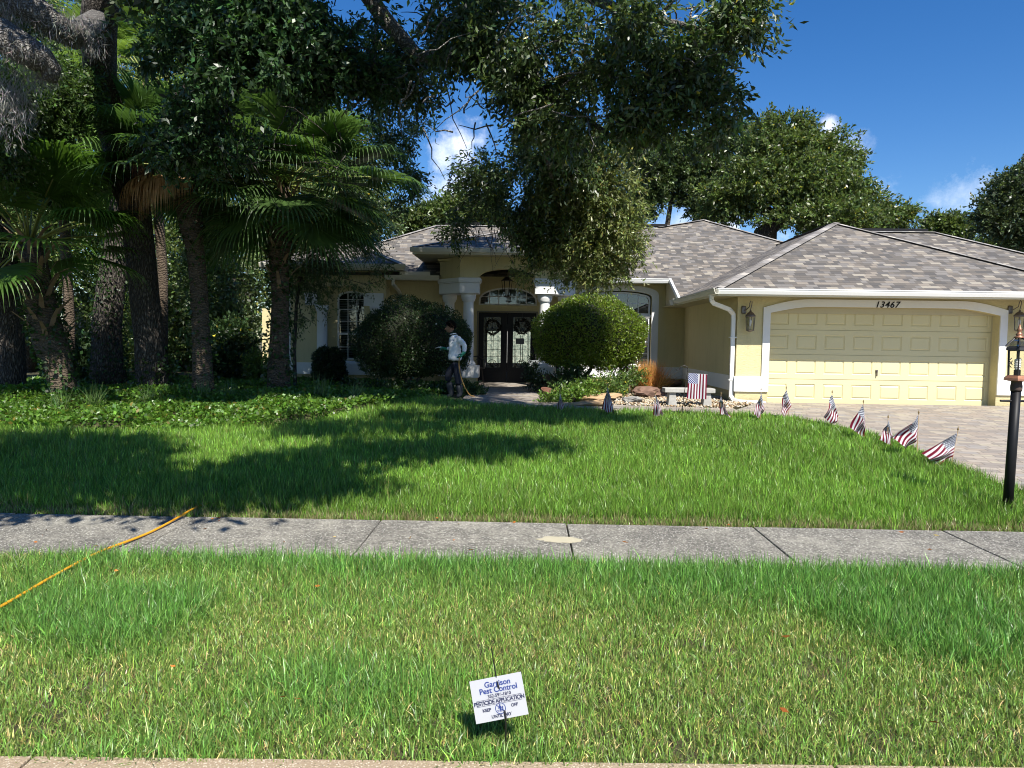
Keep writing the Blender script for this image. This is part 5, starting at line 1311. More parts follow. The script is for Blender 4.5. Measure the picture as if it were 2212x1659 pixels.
# trousers
V_, E_, Rr = [], [], []
t0 = chain([wp(984.5, 789), wp(984, 781)], [(.135, .150), (.135, .152)])
for s_ in 'LR':
    a, b_, c_ = J['hp'+s_], J['kn'+s_], J['an'+s_]
    chain([a, a.lerp(b_, .5), b_, b_.lerp(c_, .35)], [.105, .100, .082, .078], t0[0])
m_ = skin_obj('trousers', V_, E_, Rr, NAVY, man, 3); link(bpy.data.objects.new('trousers', m_), man)
for s_ in 'LR':
    V_, E_, Rr = [], [], []; a, b_, c_ = J['kn'+s_], J['an'+s_], J['to'+s_]
    chain([a.lerp(b_, .3), a.lerp(b_, .6), b_, b_.lerp(c_, .3)+Vector((0, 0, -.02)), c_+Vector((-.02, 0, -.02))], [.090, .080, .068, .06, .045])
    m_ = skin_obj('boot', V_, E_, Rr, BOOT, man, 2); link(bpy.data.objects.new('boot', m_), man)
# gloves with five fingers
def glove(wr, dirv, palm_n, curl, up):
    dirv = Vector(dirv).normalized(); nrm = Vector(palm_n).normalized(); sd = dirv.cross(nrm).normalized()
    V_, E_, Rr = [], [], []
    def ch(pts, rs, st=None):
        k = len(V_); V_.extend(pts); Rr.extend(rs); idx = list(range(k, k+len(pts)))
        if st is not None: E_.append((st, idx[0]))
        E_.extend(zip(idx[:-1], idx[1:])); return idx
    base = ch([wr-dirv*.10, wr-dirv*.02, wr+dirv*.05], [.052, .040, (.026, .042)])
    for i, (o_, L_) in enumerate(((-.033, .062), (-.011, .072), (.011, .068), (.033, .052))):
        p0 = wr+dirv*.085+sd*o_; pts = [p0]; d_ = dirv.copy()
        for j in range(3):
            d_ = (d_+nrm*curl).normalized(); pts.append(pts[-1]+d_*L_*.42)
        ch(pts, [.013, .012, .011, .009], base[2])
    ch([wr+dirv*.03-sd*.045, wr+dirv*.06-sd*.055+nrm*.03, wr+dirv*.075-sd*.035+nrm*.055], [.015, .013, .010], base[1])
    m_ = skin_obj('glove', V_, E_, Rr, GLOVE, man, 2, root=1); return link(bpy.data.objects.new('glove', m_), man)
handL = wp(993.5, 772, -.27)
glove(J['wrL']+Vector((-.015, -.01, -.02)), handL-J['wrL'], (-.2, -.3, -.9) if 0 else (-.75, .2, .1), .75, 1)
handR = wp(955, 751, .18)
glove(J['wrR'], handR-J['wrR'], (0, 0, -1), .8, 1)
# spray gun held in the right hand
gn = empty('spray_gun', handR, 'grey metal spray gun held out by the worker in front of the round shrub', 'spray gun')
mb = MB(); mb.tube([wp(956, 750.5, .18), wp(948, 750, .18), wp(940, 752.5, .18)], [.018, .014, .009], 10); mb.build('barrel', BRASS, gn, smooth=True)
mb = MB(); mb.tube([wp(953.5, 751, .18), wp(951, 758, .18)], [.014, .012], 8); mb.build('grip', BRASS, gn, smooth=True)
# hoses: yellow one from the street into the lawn; tan end hanging from the glove
mb = MB(); mb.tube(smooth_path(hp+hid), .0098, 10); tag(mb.build('yellow_hose', HOSE, smooth=True), 'yellow hose lying across the sidewalk and into the lawn on the left', 'hose')
mb = MB(); q = [wp(993.5, 769, -.28), wp(992, 775, -.28), wp(991.5, 790, -.27), wp(994, 806, -.27), wp(999, 824, -.26), wp(1006, 840, -.25), wp(1015, 853, -.22), wp(1026, 860, -.15)]
q[-1].z = gW+.02; mb.tube(smooth_path(q), .0125, 10); tag(mb.build('hose_end', HOSEB, smooth=True), 'tan hose hanging from the worker glove down to the grass', 'hose')

# ================================================================== TREES
def tree(name, loc, label, cat='tree', group=None): return empty(name, loc, label, cat, group)
OAKC = (.058, .092, .030); DARKC = (.020, .044, .014); OLIVE_LIT = (.155, .185, .06)
# --- live oak whose fork and crown fill the top of the view
b = gp(330, 852); oak = tree('oak_tree', (b.x, b.y, g(b.y)), 'large forked oak with rough bark whose dark crown overhangs the lawn and the front door')
ty = b.y
pts = [Vector((b.x+.05, ty, .2)), at(332, 820, ty), at(325, 740, ty-.1), at(312, 640, ty-.2), at(302, 540, ty-.3), at(292, 460, ty-.4), at(280, 400, ty-.5)]
mb = MB(); mb.tube(pts, [.44, .35, .30, .29, .29, .30, .32], 22, wob=.03)
mb.tube([at(284, 420, ty-.45), at(262, 330, ty-.7), at(235, 250, ty-1.0), at(215, 160, ty-1.6), at(212, 60, ty-2.3), at(225, -60, ty-3)], [.33, .30, .29, .28, .30, .26], 18, wob=.03)
mb.tube([at(288, 410, ty-.45), at(315, 340, ty-.5), at(350, 265, ty-.9), at(420, 190, ty-1.6), at(520, 90, ty-2.6), at(640, -40, ty-3.4)], [.28, .23, .20, .19, .17, .14], 14, wob=.03)
mb.build('trunk', BARK, oak, smooth=True)
mb = MB(); rg = np.random.default_rng(77)
def limb(a, pts_, rs, sg_=12): mb.tube([a]+pts_, rs, sg_, wob=.05)
limb(at(640, -160, 11.5), [at(760, -60, 11.6), at(830, 40, 11.7), at(900, 120, 11.8), at(955, 130, 11.9), at(1000, 90, 11.9), at(1055, 45, 12), at(1110, -30, 12)], [.16, .14, .13, .12, .10, .09, .085, .08])
limb(at(955, 130, 11.9), [at(1100, 170, 11.2), at(1240, 240, 10.8), at(1330, 300, 10.4), at(1400, 320, 10)], [.07, .06, .045, .03, .02])
limb(at(1100, -30, 12), [at(1250, -10, 11), at(1400, 40, 10), at(1500, 60, 9.6), at(1580, 120, 9.6)], [.08, .07, .06, .045, .02])
limb(at(1240, 240, 10.8), [at(1180, 330, 13.2), at(1200, 430, 14.6), at(1240, 520, 15)], [.05, .04, .03, .015])
limb(at(1400, 40, 10), [at(1450, 180, 9.8), at(1520, 215, 9.6), at(1590, 240, 9.5)], [.04, .03, .02, .01])
for _ in range(120):
    x = rg.uniform(880, 1560); y = rg.uniform(10, 300); Y = rg.uniform(9.3, 12)
    a = at(x, y, Y); b_ = a+Vector(rg.normal(size=3))*.45+Vector((0, 0, -.25)); mb.tube(wander(a, b_, 5, .05, rg), [.014, .012, .01, .008, .006, .004], 5)
for _ in range(60):   # bare hanging twigs over the entry
    x = rg.uniform(1010, 1270); y = rg.uniform(420, 540); a = at(x, y, 15.2); b_ = a+Vector((rg.normal()*.25, rg.normal()*.2, -rg.uniform(.3, .75))); mb.tube(wander(a, b_, 5, .04, rg), [.009, .008, .006, .005, .004, .003], 5)
mb.build('limbs', LIMB, oak, smooth=True)
crownA = blobs_px([(b_[0], b_[1], (9.6 if b_[0] > 1290 else 10.4 if b_[0] > 1000 else 11.2) if b_[1] < 300 and b_[2] < 13.6 and b_[0] > 930 else b_[2], b_[3], b_[4]) for b_ in [
 (1010, 70, 12.5, 130, 90), (1130, 100, 12.8, 130, 110), (1250, 70, 12.5, 130, 100), (1370, 70, 12.2, 120, 95), (1480, 40, 12, 110, 75), (1590, 10, 12, 75, 60), (1560, 100, 12, 70, 70), (1600, 60, 12, 60, 70),
 (1455, 170, 12, 90, 80), (1540, 190, 12, 60, 60), (1500, 250, 12.2, 60, 40), (1300, 190, 13, 110, 90), (1180, 230, 13.4, 100, 90), (1100, 200, 13.2, 70, 60), (1380, 250, 12.6, 80, 60), (1450, 290, 12.6, 60, 40),
 (1240, 330, 14, 110, 80), (1150, 380, 14.6, 85, 85), (1090, 440, 15, 80, 70), (1180, 470, 15.2, 90, 60), (1040, 370, 15, 50, 40), (1060, 500, 15.4, 50, 30), (1130, 520, 15.4, 60, 25), (880, 60, 12.2, 90, 80), (840, 160, 12.2, 80, 70), (905, 205, 12.2, 40, 35),
 (860, 290, 17.2, 50, 50), (880, 380, 17.4, 34, 40), (885, 440, 17.4, 30, 26), (820, 240, 17, 60, 50), (990, 490, 15.5, 30, 25), (1560, 250, 12.1, 40, 25)]])
foliage('crown', oak, crownA, 9000, 13, .20, .105, .038, OAKC, seed=101, gap=.60, yellow=.012, droop=.45, shell=.55, cdv=.35)
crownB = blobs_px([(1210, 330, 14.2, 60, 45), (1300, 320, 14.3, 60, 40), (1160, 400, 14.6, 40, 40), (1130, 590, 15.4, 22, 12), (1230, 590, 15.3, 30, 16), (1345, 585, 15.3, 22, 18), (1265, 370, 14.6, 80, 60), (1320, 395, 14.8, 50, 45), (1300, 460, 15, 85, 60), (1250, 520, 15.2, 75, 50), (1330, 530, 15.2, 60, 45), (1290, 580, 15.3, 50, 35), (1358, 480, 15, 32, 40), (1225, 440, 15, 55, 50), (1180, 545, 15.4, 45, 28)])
foliage('sunlit_branch', oak, crownB, 3700, 13, .17, .098, .030, OLIVE_LIT, seed=102, gap=.26, droop=.3, yellow=.02, ycol=(.26, .22, .05))  # sunlight put into the colour: paler leaves than the same oak's crown
# upper crown above the picture which shades lawn, entry and walk
def shade_blob(gx, gy, z, r, rz=.6, ry=None):
    t = (z-g(gy))/1.25; return (gx+.38*t, gy-t, z, r, ry or r, rz)
sh_pts = []
for x, y, z, r in ((330, 1050, 5.0, 1.0), (520, 1050, 4.9, 1.1), (690, 1045, 4.9, .75), (130, 1010, 5.3, 1.2), (60, 960, 5.8, 1.2), (250, 970, 5.6, .9), (620, 1000, 5.2, .7),
                   (780, 985, 5.5, .9), (900, 970, 5.7, .8), (1020, 968, 5.9, .75), (1130, 966, 6.0, .6), (720, 930, 6.3, 1.0), (900, 925, 6.4, .6), (30, 1080, 4.6, .7), (-100, 1040, 5, 1.3)):
    p = gp(x, y); sh_pts.append(shade_blob(p.x, p.y, z, r, .35, r*.75))
for x, y, z, r in ((900, 903, 7.5, .8), (1050, 902, 7.5, .8), (1180, 903, 7.5, .7), (1300, 905, 7.4, .5), (450, 845, 7.0, 1.0), (620, 855, 7.5, 1.0), (780, 862, 8, 1.4), (100, 850, 7, 1.2)):
    p = gp(x, y); sh_pts.append(shade_blob(p.x, p.y, z, r, .5, r*.8))
lawn_pts = list(sh_pts); sh_pts = []
for X in np.arange(-4.9, -.7, 1.2):      # shade on the facade and the front beds
    for zz, hh in ((1.2, 8.6), (2.6, 9.4), (3.6, 10.2)):
        if zz < 3 and X < -3.9: continue
        t = (hh-zz)/1.25; sh_pts.append((X+.38*t+rg.normal()*.2, 19.2-t+rg.normal()*.3, hh, .95, .9, .7))
    for gy_ in (16.0, 17.4): sh_pts.append(shade_blob(X, gy_, 9.0, .85, .6))
for X, gy_ in ((-6, 14.8), (-7.5, 15.5), (-9.2, 15.0), (-8.3, 13.6), (-5.6, 16.2), (-10.5, 14.2), (-6.6, 13.2)): sh_pts.append(shade_blob(X, gy_, 8.5, .7, .5))
foliage('upper_crown', oak, sh_pts, 3600, 9, .24, .17, .075, OAKC, seed=103, gap=.32, shell=.55)
foliage('street_side_crown', oak, lawn_pts, 5600, 9, .24, .17, .08, OAKC, seed=104, gap=.08, shell=.5)

# --- broad-leaved dark crown in front of the left part
dk = tree('evergreen_tree', (at(470, 850, 12.6).x-1.2, 11.2, g(11.2)), 'dark glossy evergreen branches hanging in front of the forked oak, left of the fan palm')
dkb = blobs_px([(470, 60, 10, 110, 90), (600, 90, 10, 120, 110), (740, 60, 10.4, 110, 80), (500, 180, 10, 95, 75), (700, 140, 10.4, 100, 60), (600, 200, 10.4, 60, 40), (440, 260, 10.2, 80, 80), (370, 320, 10.4, 60, 70), (490, 290, 10.4, 60, 50), (340, 90, 10, 50, 55), (800, 150, 10.6, 70, 50), (410, 350, 10.6, 55, 35), (600, 20, 10, 100, 60)])
foliage('crown', dk, dkb, 3300, 13, .13, .10, .042, (.036, .078, .026), seed=111, gap=.36, droop=.35, cdv=.3)
mb = MB(); mb.tube([at(560, -260, 9.2), at(560, -80, 9.6), at(520, 60, 10), at(470, 180, 10.2), at(420, 280, 10.4)], [.10, .085, .06, .04, .02], 10); mb.tube([at(545, -20, 9.8), at(660, 60, 10.2), at(760, 120, 10.4)], [.06, .045, .02], 8)
for _ in range(90):
    x = rg.uniform(340, 820); y = rg.uniform(0, 380); a = at(x, y, 10.2); mb.tube(wander(a, a+Vector(rg.normal(size=3))*.3, 4, .03, rg), [.009, .007, .006, .005, .003], 5)
mb.build('limbs', BARK, dk, smooth=True)
dk.location = Vector(dk.location)
# --- mossy limbs top left
ms = tree('mossy_oak', (at(20, 852, 14.9).x, 14.9, .32), 'thick trunked oak at the left edge with grey mossy limbs above')
mb = MB(); X0 = at(18, 850, 14.9)
mb.tube([Vector((X0.x-.05, 14.9, .2)), at(20, 800, 14.9), at(18, 700, 14.9), at(12, 600, 14.8), at(-10, 480, 14.6), at(-60, 300, 14)], [.36, .30, .27, .27, .27, .26], 18, wob=.03)
mb.build('trunk', BARK, ms, smooth=True)
mb = MB()
mb.tube([at(-60, 60, 9), at(0, 75, 9), at(50, 105, 9.1), at(95, 130, 9.2), at(112, 150, 9.3), at(108, 175, 9.3)], [.21, .20, .19, .17, .13, .08], 16, wob=.08)
mb.tube([at(-40, -40, 9.4), at(60, 10, 9.5), at(120, 55, 9.7), at(160, 78, 10.6), at(200, 50, 12), at(225, 30, 13.2)], [.20, .19, .18, .17, .17, .16], 16, wob=.08)
mb.build('limbs', LIMB, ms, smooth=True)
rg2 = np.random.default_rng(55); n = 5200; bl = blobs_px([(50, 110, 9.1, 60, 28), (120, 50, 9.7, 60, 40), (20, 210, 9.4, 45, 90), (90, 160, 9.4, 40, 40), (10, 20, 9.4, 50, 40), (190, 80, 10.6, 30, 50)])
C_, d_ = blob_clusters(bl, n, rg2, .5); D = unit(rg2.normal(size=(n, 3))*.5+np.array([0, 0, -1.])); v, cc = leaf_quads(C_, D, rg2.uniform(.05, .16, n), np.full(n, .008), tint(n, (.27, .26, .235), rg2, .25), rg2); np_mesh('spanish_moss', v, 4, n, MOSS, ms, cc)
foliage('crown', ms, blobs_px([(20, 20, 10.5, 60, 40), (30, 190, 12, 50, 60), (110, 220, 13, 50, 60), (60, 290, 13, 70, 50), (160, 180, 13, 40, 50), (10, 330, 12, 40, 50), (-20, 250, 11, 40, 60)]), 1800, 14, .22, .08, .035, (.05, .09, .02), seed=113, gap=.1)

# --- second trunk (leaning) with ivy
def trunk_tree(bx, by, pts_, rads, label, ivy=0, name='oak_tree', mat=BARK, Yoff=0, top=None, ivyh=None):
    b = gp(bx, by); Y = b.y+Yoff; t = tree(name, (at(bx, by, Y).x, Y, g(Y)), label); mb = MB()
    P_ = [at(x, y, Y+dy) for x, y, dy in pts_]; P_[0].z = g(Y)-.1; mb.tube(P_, rads, 20, wob=.03); mb.build('trunk', mat, t, smooth=True)
    if ivy:
        rg_ = np.random.default_rng(int(bx)); n = ivy; f = rg_.random(n)**1.4*(ivyh or .5)*(len(P_)-1); i0 = np.clip(f.astype(int), 0, len(P_)-2); fr_ = f-i0
        A = np.array([list(p) for p in P_]); rr_ = np.array(rads); C_ = A[i0]*(1-fr_)[:, None]+A[i0+1]*fr_[:, None]; r_ = rr_[i0]*(1-fr_)+rr_[i0+1]*fr_; th = rg_.uniform(0, 2*pi, n)
        dd = np.stack([np.cos(th), np.sin(th), np.zeros(n)], -1); P3 = C_+dd*(r_+.03+.03*rg_.random(n))[:, None]
        D = unit(dd*.5+rg_.normal(size=(n, 3))*.5+np.array([0, 0, -.5])); v, cc = leaf_quads(P3, D, rg_.uniform(.05, .10, n), rg_.uniform(.04, .07, n), tint(n, (.030, .065, .016), rg_, .3), rg_); np_mesh('ivy', v, 4, n, LEAF, t, cc)
    return t
t2 = trunk_tree(235, 835, ((235, 850, 0), (233, 780, 0), (232, 700, 0), (240, 620, 0), (252, 540, 0), (262, 460, 0), (275, 380, 0), (290, 280, 0)), [.46, .36, .33, .32, .30, .28, .26, .24], 'dark leaning oak trunk covered in ivy just left of the forked oak', 1800, ivyh=.7)
foliage('ivy', oak, [(b_.x, b_.y-.05, b_.z, .42, .42, .42) for b_ in [at(332, 845, ty), at(330, 815, ty), at(345, 790, ty)]], 420, 5, .10, .08, .06, (.045, .09, .02), seed=119)

# ------------------------------------------------ fan palms
def fan_frond(V, Cc, base, az, el, plen, flen, rg_, col, nleaf=44, droopf=1.45, spread=2.05, wid=.074, pet=None):
    d = np.array([cos(az)*cos(el), sin(az)*cos(el), sin(el)]); up = np.array([0, 0, 1.]); s_ = unit(np.cross(d, up)); nn = np.cross(s_, d)
    # petiole, arching
    pp = [np.array(base)+d*plen*f+np.array([0, 0, -1])*plen*.16*f*f for f in np.linspace(0, 1, 5)]
    if pet is not None: pet.tube([Vector(p) for p in pp], [.030, .022, .018, .015, .012], 5)
    o = pp[-1]; d = unit(pp[-1]-pp[-2]); s_ = unit(np.cross(d, up)); nn = np.cross(s_, d)
    for a in np.linspace(-spread, spread, nleaf):
        L = flen*(.72+.28*cos(a*.75))*rg_.uniform(.92, 1.05); dirv = unit(d*cos(a)+s_*sin(a)+nn*.10*abs(sin(a)))
        ns = 7; prevL = prevR = None; p = o.copy(); v_ = dirv.copy(); side = unit(np.cross(dirv, nn)); c_ = np.array(col)*np.exp(rg_.normal(0, .16)); tw = rg_.uniform(-.5, .5)
        for j in range(ns+1):
            f = j/ns; w = wid*(min(1, .15+f*2.4) if f < .40 else max(.05, 1-(f-.40)/.50))*.5
            sd = unit(side+nn*tw*f*1.2); l_, r_ = p-sd*w, p+sd*w
            if prevL is not None: V.append([prevL, prevR, r_, l_]); Cc.append(c_*(1.0 if f < .8 else 1.15))
            prevL, prevR = l_, r_
            g_ = (0 if f < .34 else (f-.34)*1.5)*droopf; v_ = unit(v_+np.array([0, 0, -1])*g_*rg_.uniform(.85, 1.15)); p = p+v_*L/ns
def palm(name, label, base, path, rads, head, nfr, plen, flen, seed, col=(.045, .085, .022), dead=0, boots=0, els=(-.6, 1.35), azr=None, ivy=0, mat=PBARK, droopf=1.0, extra=()):
    t = tree(name, base, label, 'palm tree', None); rg_ = np.random.default_rng(seed)
    mb = MB(); mb.tube(path, rads, 18, wob=.02); mb.build('trunk', mat, t, smooth=True)
    V = []; Cc = []; pet = MB()
    for i in range(nfr):
        az = i*2.39996+rg_.uniform(-.3, .3); f = (i+.5)/nfr; el = els[1]*(1-f)+els[0]*f+rg_.uniform(-.15, .15)
        fan_frond(V, Cc, head, az, el, plen*rg_.uniform(.85, 1.15), flen*rg_.uniform(.85, 1.1), rg_, col, pet=pet, droopf=droopf)
    for (az, el, pl_2, fl) in extra: fan_frond(V, Cc, head, az, el, pl_2, fl, rg_, tuple(c*1.1 for c in col), nleaf=50, pet=pet, droopf=1.3, wid=.085)
    V = np.array(V).reshape(-1, 3); Cc = np.repeat(np.array(Cc), 4, axis=0); np_mesh('fronds', V, 4, len(V)//4, FROND, t, Cc)
    pet.build('petioles', PETM, t, smooth=True)
    if dead:
        V = []; Cc = []
        for (az, el, pl_2, fl) in dead: fan_frond(V, Cc, head, az, el, pl_2, fl, rg_, (.50, .32, .17), droopf=5.5, nleaf=54, spread=1.5, wid=.055)
        V = np.array(V).reshape(-1, 3); Cc = np.repeat(np.array(Cc), 4, axis=0); np_mesh('dead_fronds', V, 4, len(V)//4, DRYM, t, Cc)
    if boots:
        P_ = [Vector(p) for p in path]
        for i in range(boots):
            mb = MB()
            f = 1-(i/boots)*.62; q = f*(len(P_)-1); k = min(int(q), len(P_)-2); c_ = P_[k].lerp(P_[k+1], q-k); r_ = rads[k]*.9; az = i*2.39996
            d = Vector((cos(az), sin(az), 0)); a_ = c_+d*r_*.8; L_ = rg_.uniform(.22, .48)
            pts_ = [a_, a_+d*L_*.35+Vector((0, 0, L_*.55)), a_+d*L_*.85+Vector((0, 0, L_*(.8+.3*rg_.random())))]
            for p0, p1, w0, w1 in ((pts_[0], pts_[1], .055, .04), (pts_[1], pts_[2], .04, .022)):
                sd = Vector((-sin(az), cos(az), 0)); th_ = d*.010; mb.add([p0-sd*w0, p0+sd*w0, p1+sd*w1, p1-sd*w1, p0-sd*w0+th_, p0+sd*w0+th_, p1+sd*w1+th_, p1-sd*w1+th_], [(0, 1, 2, 3), (4, 7, 6, 5), (0, 4, 5, 1), (1, 5, 6, 2), (2, 6, 7, 3), (3, 7, 4, 0)])
            mb.build('leaf_base_stub', BOOTM, t)
    if ivy:
        P_ = path; A = np.array([list(p) for p in P_]); n = ivy; f = rg_.random(n)*.75*(len(P_)-1); i0 = np.clip(f.astype(int), 0, len(P_)-2); fr_ = (f-i0)[:, None]; C_ = A[i0]*(1-fr_)+A[i0+1]*fr_
        th = rg_.uniform(0, 2*pi, n); dd = np.stack([np.cos(th), np.sin(th), 0*th], -1); rr_ = np.array(rads)[i0]+.02+.06*rg_.random(n); P3 = C_+dd*rr_[:, None]
        v, cc = leaf_quads(P3, unit(dd*.5+rg_.normal(size=(n, 3))*.5+np.array([0, 0, -.4])), rg_.uniform(.06, .11, n), rg_.uniform(.05, .08, n), tint(n, (.035, .075, .018), rg_, .3), rg_); np_mesh('ivy', v, 4, n, LEAF, t, cc)
    return t
# centre palm
b = gp(603, 852); Y = b.y
palm('fan_palm', 'tall fan palm with green fronds and ivy wrapped trunk standing before the left wing', (b.x, Y, g(Y)),
     [Vector((b.x, Y, .2)), at(602, 800, Y), at(604, 720, Y), at(606, 640, Y), at(603, 580, Y), at(604, 520, Y), at(608, 460, Y), at(612, 405, Y)], [.27, .24, .20, .185, .20, .27, .24, .20],
     at(612, 400, Y), 40, 1.45, 1.7, 201, boots=26, els=(-.65, 1.4), extra=[(-.15, .22, 2.1, 1.7), (.25, .55, 1.9, 1.6), (-.5, .75, 1.7, 1.5), (-.9, 1.15, 1.6, 1.7), (-1.7, 1.3, 1.5, 1.8), (-1.2, .5, 1.4, 1.4), (-2.6, .6, 1.7, 1.6), (-.35, -.1, 1.6, 1.5)], ivy=1100, col=(.065, .12, .032))
# dark palm left of it
b = gp(440, 850); Y = 14.6; b = Vector((at(440, 850, Y).x, Y, 0))
palm('fan_palm', 'fan palm with dark thin trunk and brown dead fronds hanging beside the forked oak', (b.x, Y, g(Y)),
     [Vector((b.x, Y, .2)), at(438, 800, Y), at(434, 700, Y), at(428, 600, Y), at(420, 530, Y), at(412, 480, Y), at(403, 420, Y), at(396, 365, Y)], [.25, .2, .175, .17, .18, .24, .24, .18],
     at(395, 372, Y), 30, 1.25, 1.5, 202, dead=[(pi*1.15, -.15, .55, 1.15), (pi*1.28, -.2, .45, 1.2), (pi*1.02, -.15, .5, 1.1), (pi*1.42, -.3, .4, 1.15), (pi*1.2, -.5, .4, 1.1)], els=(-.15, 1.25), ivy=500, col=(.055, .11, .030))
# near sabal palm, left
b = gp(140, 862); Y = b.y-.6; bb = at(140, 866, Y)
palm('sabal_palm', 'leaning palm with jagged boot stubs and ivy at far left behind the ground cover', (bb.x, Y, g(Y)),
     [Vector((bb.x, Y, .15)), at(137, 830, Y), at(122, 780, Y), at(105, 730, Y), at(92, 680, Y), at(82, 620, Y), at(72, 560, Y), at(62, 520, Y)], [.25, .23, .27, .29, .27, .25, .22, .18],
     at(62, 530, Y), 24, 1.4, 1.35, 203, extra=[(-1.0, 1.2, 1.7, 1.6), (-.6, .9, 1.8, 1.5), (-1.9, 1.25, 1.8, 1.6), (-.3, .45, 1.6, 1.3)], boots=46, els=(-.35, 1.3), ivy=900, mat=PBARK, col=(.07, .145, .025))
# tall palm behind, top left
Y = 17.5; bb = at(150, 840, Y)
palm('fan_palm', 'tall fan palm behind the forked oak with fronds showing at the upper left', (bb.x, Y, .33),
     [Vector((bb.x, Y, .2)), at(150, 700, Y), at(140, 500, Y), at(120, 330, Y), at(118, 300, Y)], [.15, .12, .12, .13, .12], at(118, 310, Y), 30, 1.5, 1.6, 204, extra=[(-1.2, .6, 1.5, 1.9), (-.8, .1, 1.5, 1.8), (-2.0, .3, 1.5, 1.8)], els=(-.7, 1.3), col=(.10, .18, .04))
Y = 18.5; bb = at(350, 840, Y)
palm('fan_palm', 'fan palm rising behind the oak fork, its pale fronds seen through the gap', (bb.x, Y, .33),
     [Vector((bb.x, Y, .2)), at(352, 600, Y), at(330, 300, Y), at(320, 180, Y)], [.14, .12, .12, .12], at(320, 180, Y), 26, 1.5, 1.6, 205, els=(-.7, 1.2), col=(.12, .19, .04))

# ------------------------------------------------ trees behind the house
def bg_tree(label, blobs, ncl, leaf, col, seed, trunk, rads, name='oak_tree', yellow=0, per=12, gap=.15, ycol=(.30, .26, .03), rc=.24, dv=.3, group=None):
    P_ = [at(*p) for p in trunk]; P_[0].z = .1; t = tree(name, (P_[0].x, P_[0].y, .3), label, group=group); mb = MB(); mb.tube(P_, rads, 10, wob=.04)
    rg_ = np.random.default_rng(seed); bl = [(q[0], q[1], q[2], q[3]*.90, q[4]*.9, q[5]*.90) for q in blobs_px(blobs)]; k = max(1, len(P_)//2)
    for bl_ in bl:
        mb.tube(wander(P_[-2] if len(P_) > 2 else P_[-1], Vector(bl_[:3]), 6, .18, rg_), [rads[-2]*.6, rads[-2]*.5, rads[-2]*.42, rads[-2]*.34, rads[-2]*.26, rads[-2]*.18, rads[-2]*.1], 7)
    mb.build('trunk', BARK, t, smooth=True)
    foliage('crown', t, bl, ncl, per, rc, leaf, leaf*.48, col, seed=seed, gap=gap, yellow=yellow, ycol=ycol, dv=dv, droop=.1, out=.9, zmin=.2)
    return t
BGC = (.082, .118, .030)
bg_tree('broad rounded oak crown rising behind the garage roof', [(1690, 335, 33, 95, 72), (1770, 345, 33, 70, 60), (1640, 400, 32.5, 95, 70), (1760, 400, 32, 100, 60), (1850, 440, 32, 75, 38), (1570, 430, 33, 60, 50), (1700, 290, 33, 70, 40), (1930, 470, 32, 50, 25), (1800, 470, 31, 130, 35), (1835, 355, 33, 32, 30), (1660, 345, 33, 60, 50)],
        9000, .165, BGC, 301, ((1650, 560, 33), (1655, 500, 33), (1690, 470, 33), (1700, 420, 33)), [.6, .5, .4, .25], yellow=.015, gap=.24)
bg_tree('darker oak with bare slanting stems behind the main roof ridge', [(1480, 320, 36, 90, 50), (1420, 370, 36, 70, 45), (1530, 360, 36, 70, 45), (1390, 330, 35, 50, 50), (1590, 320, 36, 50, 50), (1380, 440, 36, 35, 40), (1530, 460, 36, 45, 22), (1480, 385, 36, 80, 35), (1410, 420, 36, 50, 35), (1500, 425, 36, 55, 26)],
        4600, .17, (.06, .092, .030), 302, ((1435, 560, 36), (1440, 500, 36), (1450, 430, 36), (1460, 390, 36)), [.15, .13, .11, .09], gap=.3)
bg_tree('small round topped tree beyond the right end of the garage ridge', [(2045, 490, 42, 40, 30), (2070, 500, 42, 30, 26), (2020, 500, 42, 26, 24)], 1100, .20, BGC, 303, ((2045, 640, 42), (2045, 540, 42), (2045, 510, 42)), [.25, .2, .12])
bg_tree('dark oak at the right edge of the picture beyond the garage', [(2190, 420, 30, 60, 55), (2230, 380, 30, 50, 40), (2150, 450, 30, 40, 28), (2160, 480, 30, 45, 25), (2220, 490, 30, 60, 50), (2260, 430, 30, 60, 80)],
        3200, .15, (.055, .08, .032), 304, ((2290, 640, 30), (2285, 560, 30), (2270, 480, 30)), [.4, .35, .25], gap=.2)
bg_tree('low green bushes far beyond the garage roof at right', [(2150, 530, 40, 50, 22), (2200, 525, 40, 50, 26), (2110, 545, 40, 30, 14)], 900, .2, BGC, 305, ((2170, 640, 40), (2170, 580, 40), (2170, 550, 40)), [.2, .15, .1])
bg_tree('pale green tree behind the ridge just right of the sky gap', [(930, 470, 34, 60, 28), (990, 450, 34, 50, 40), (880, 485, 34, 40, 22), (1050, 460, 34, 50, 30)], 1700, .18, BGC, 306, ((980, 600, 34), (980, 520, 34), (980, 480, 34)), [.25, .2, .1])
bg_tree('tree with yellow blossom behind the left wing roof', [(730, 480, 30, 60, 45), (700, 530, 30, 50, 40), (780, 500, 30, 40, 40), (800, 460, 30, 30, 30)], 1600, .16, (.05, .085, .022), 307, ((730, 640, 30), (730, 560, 30), (730, 520, 30)), [.25, .2, .1], yellow=.10, ycol=(.62, .42, .02))
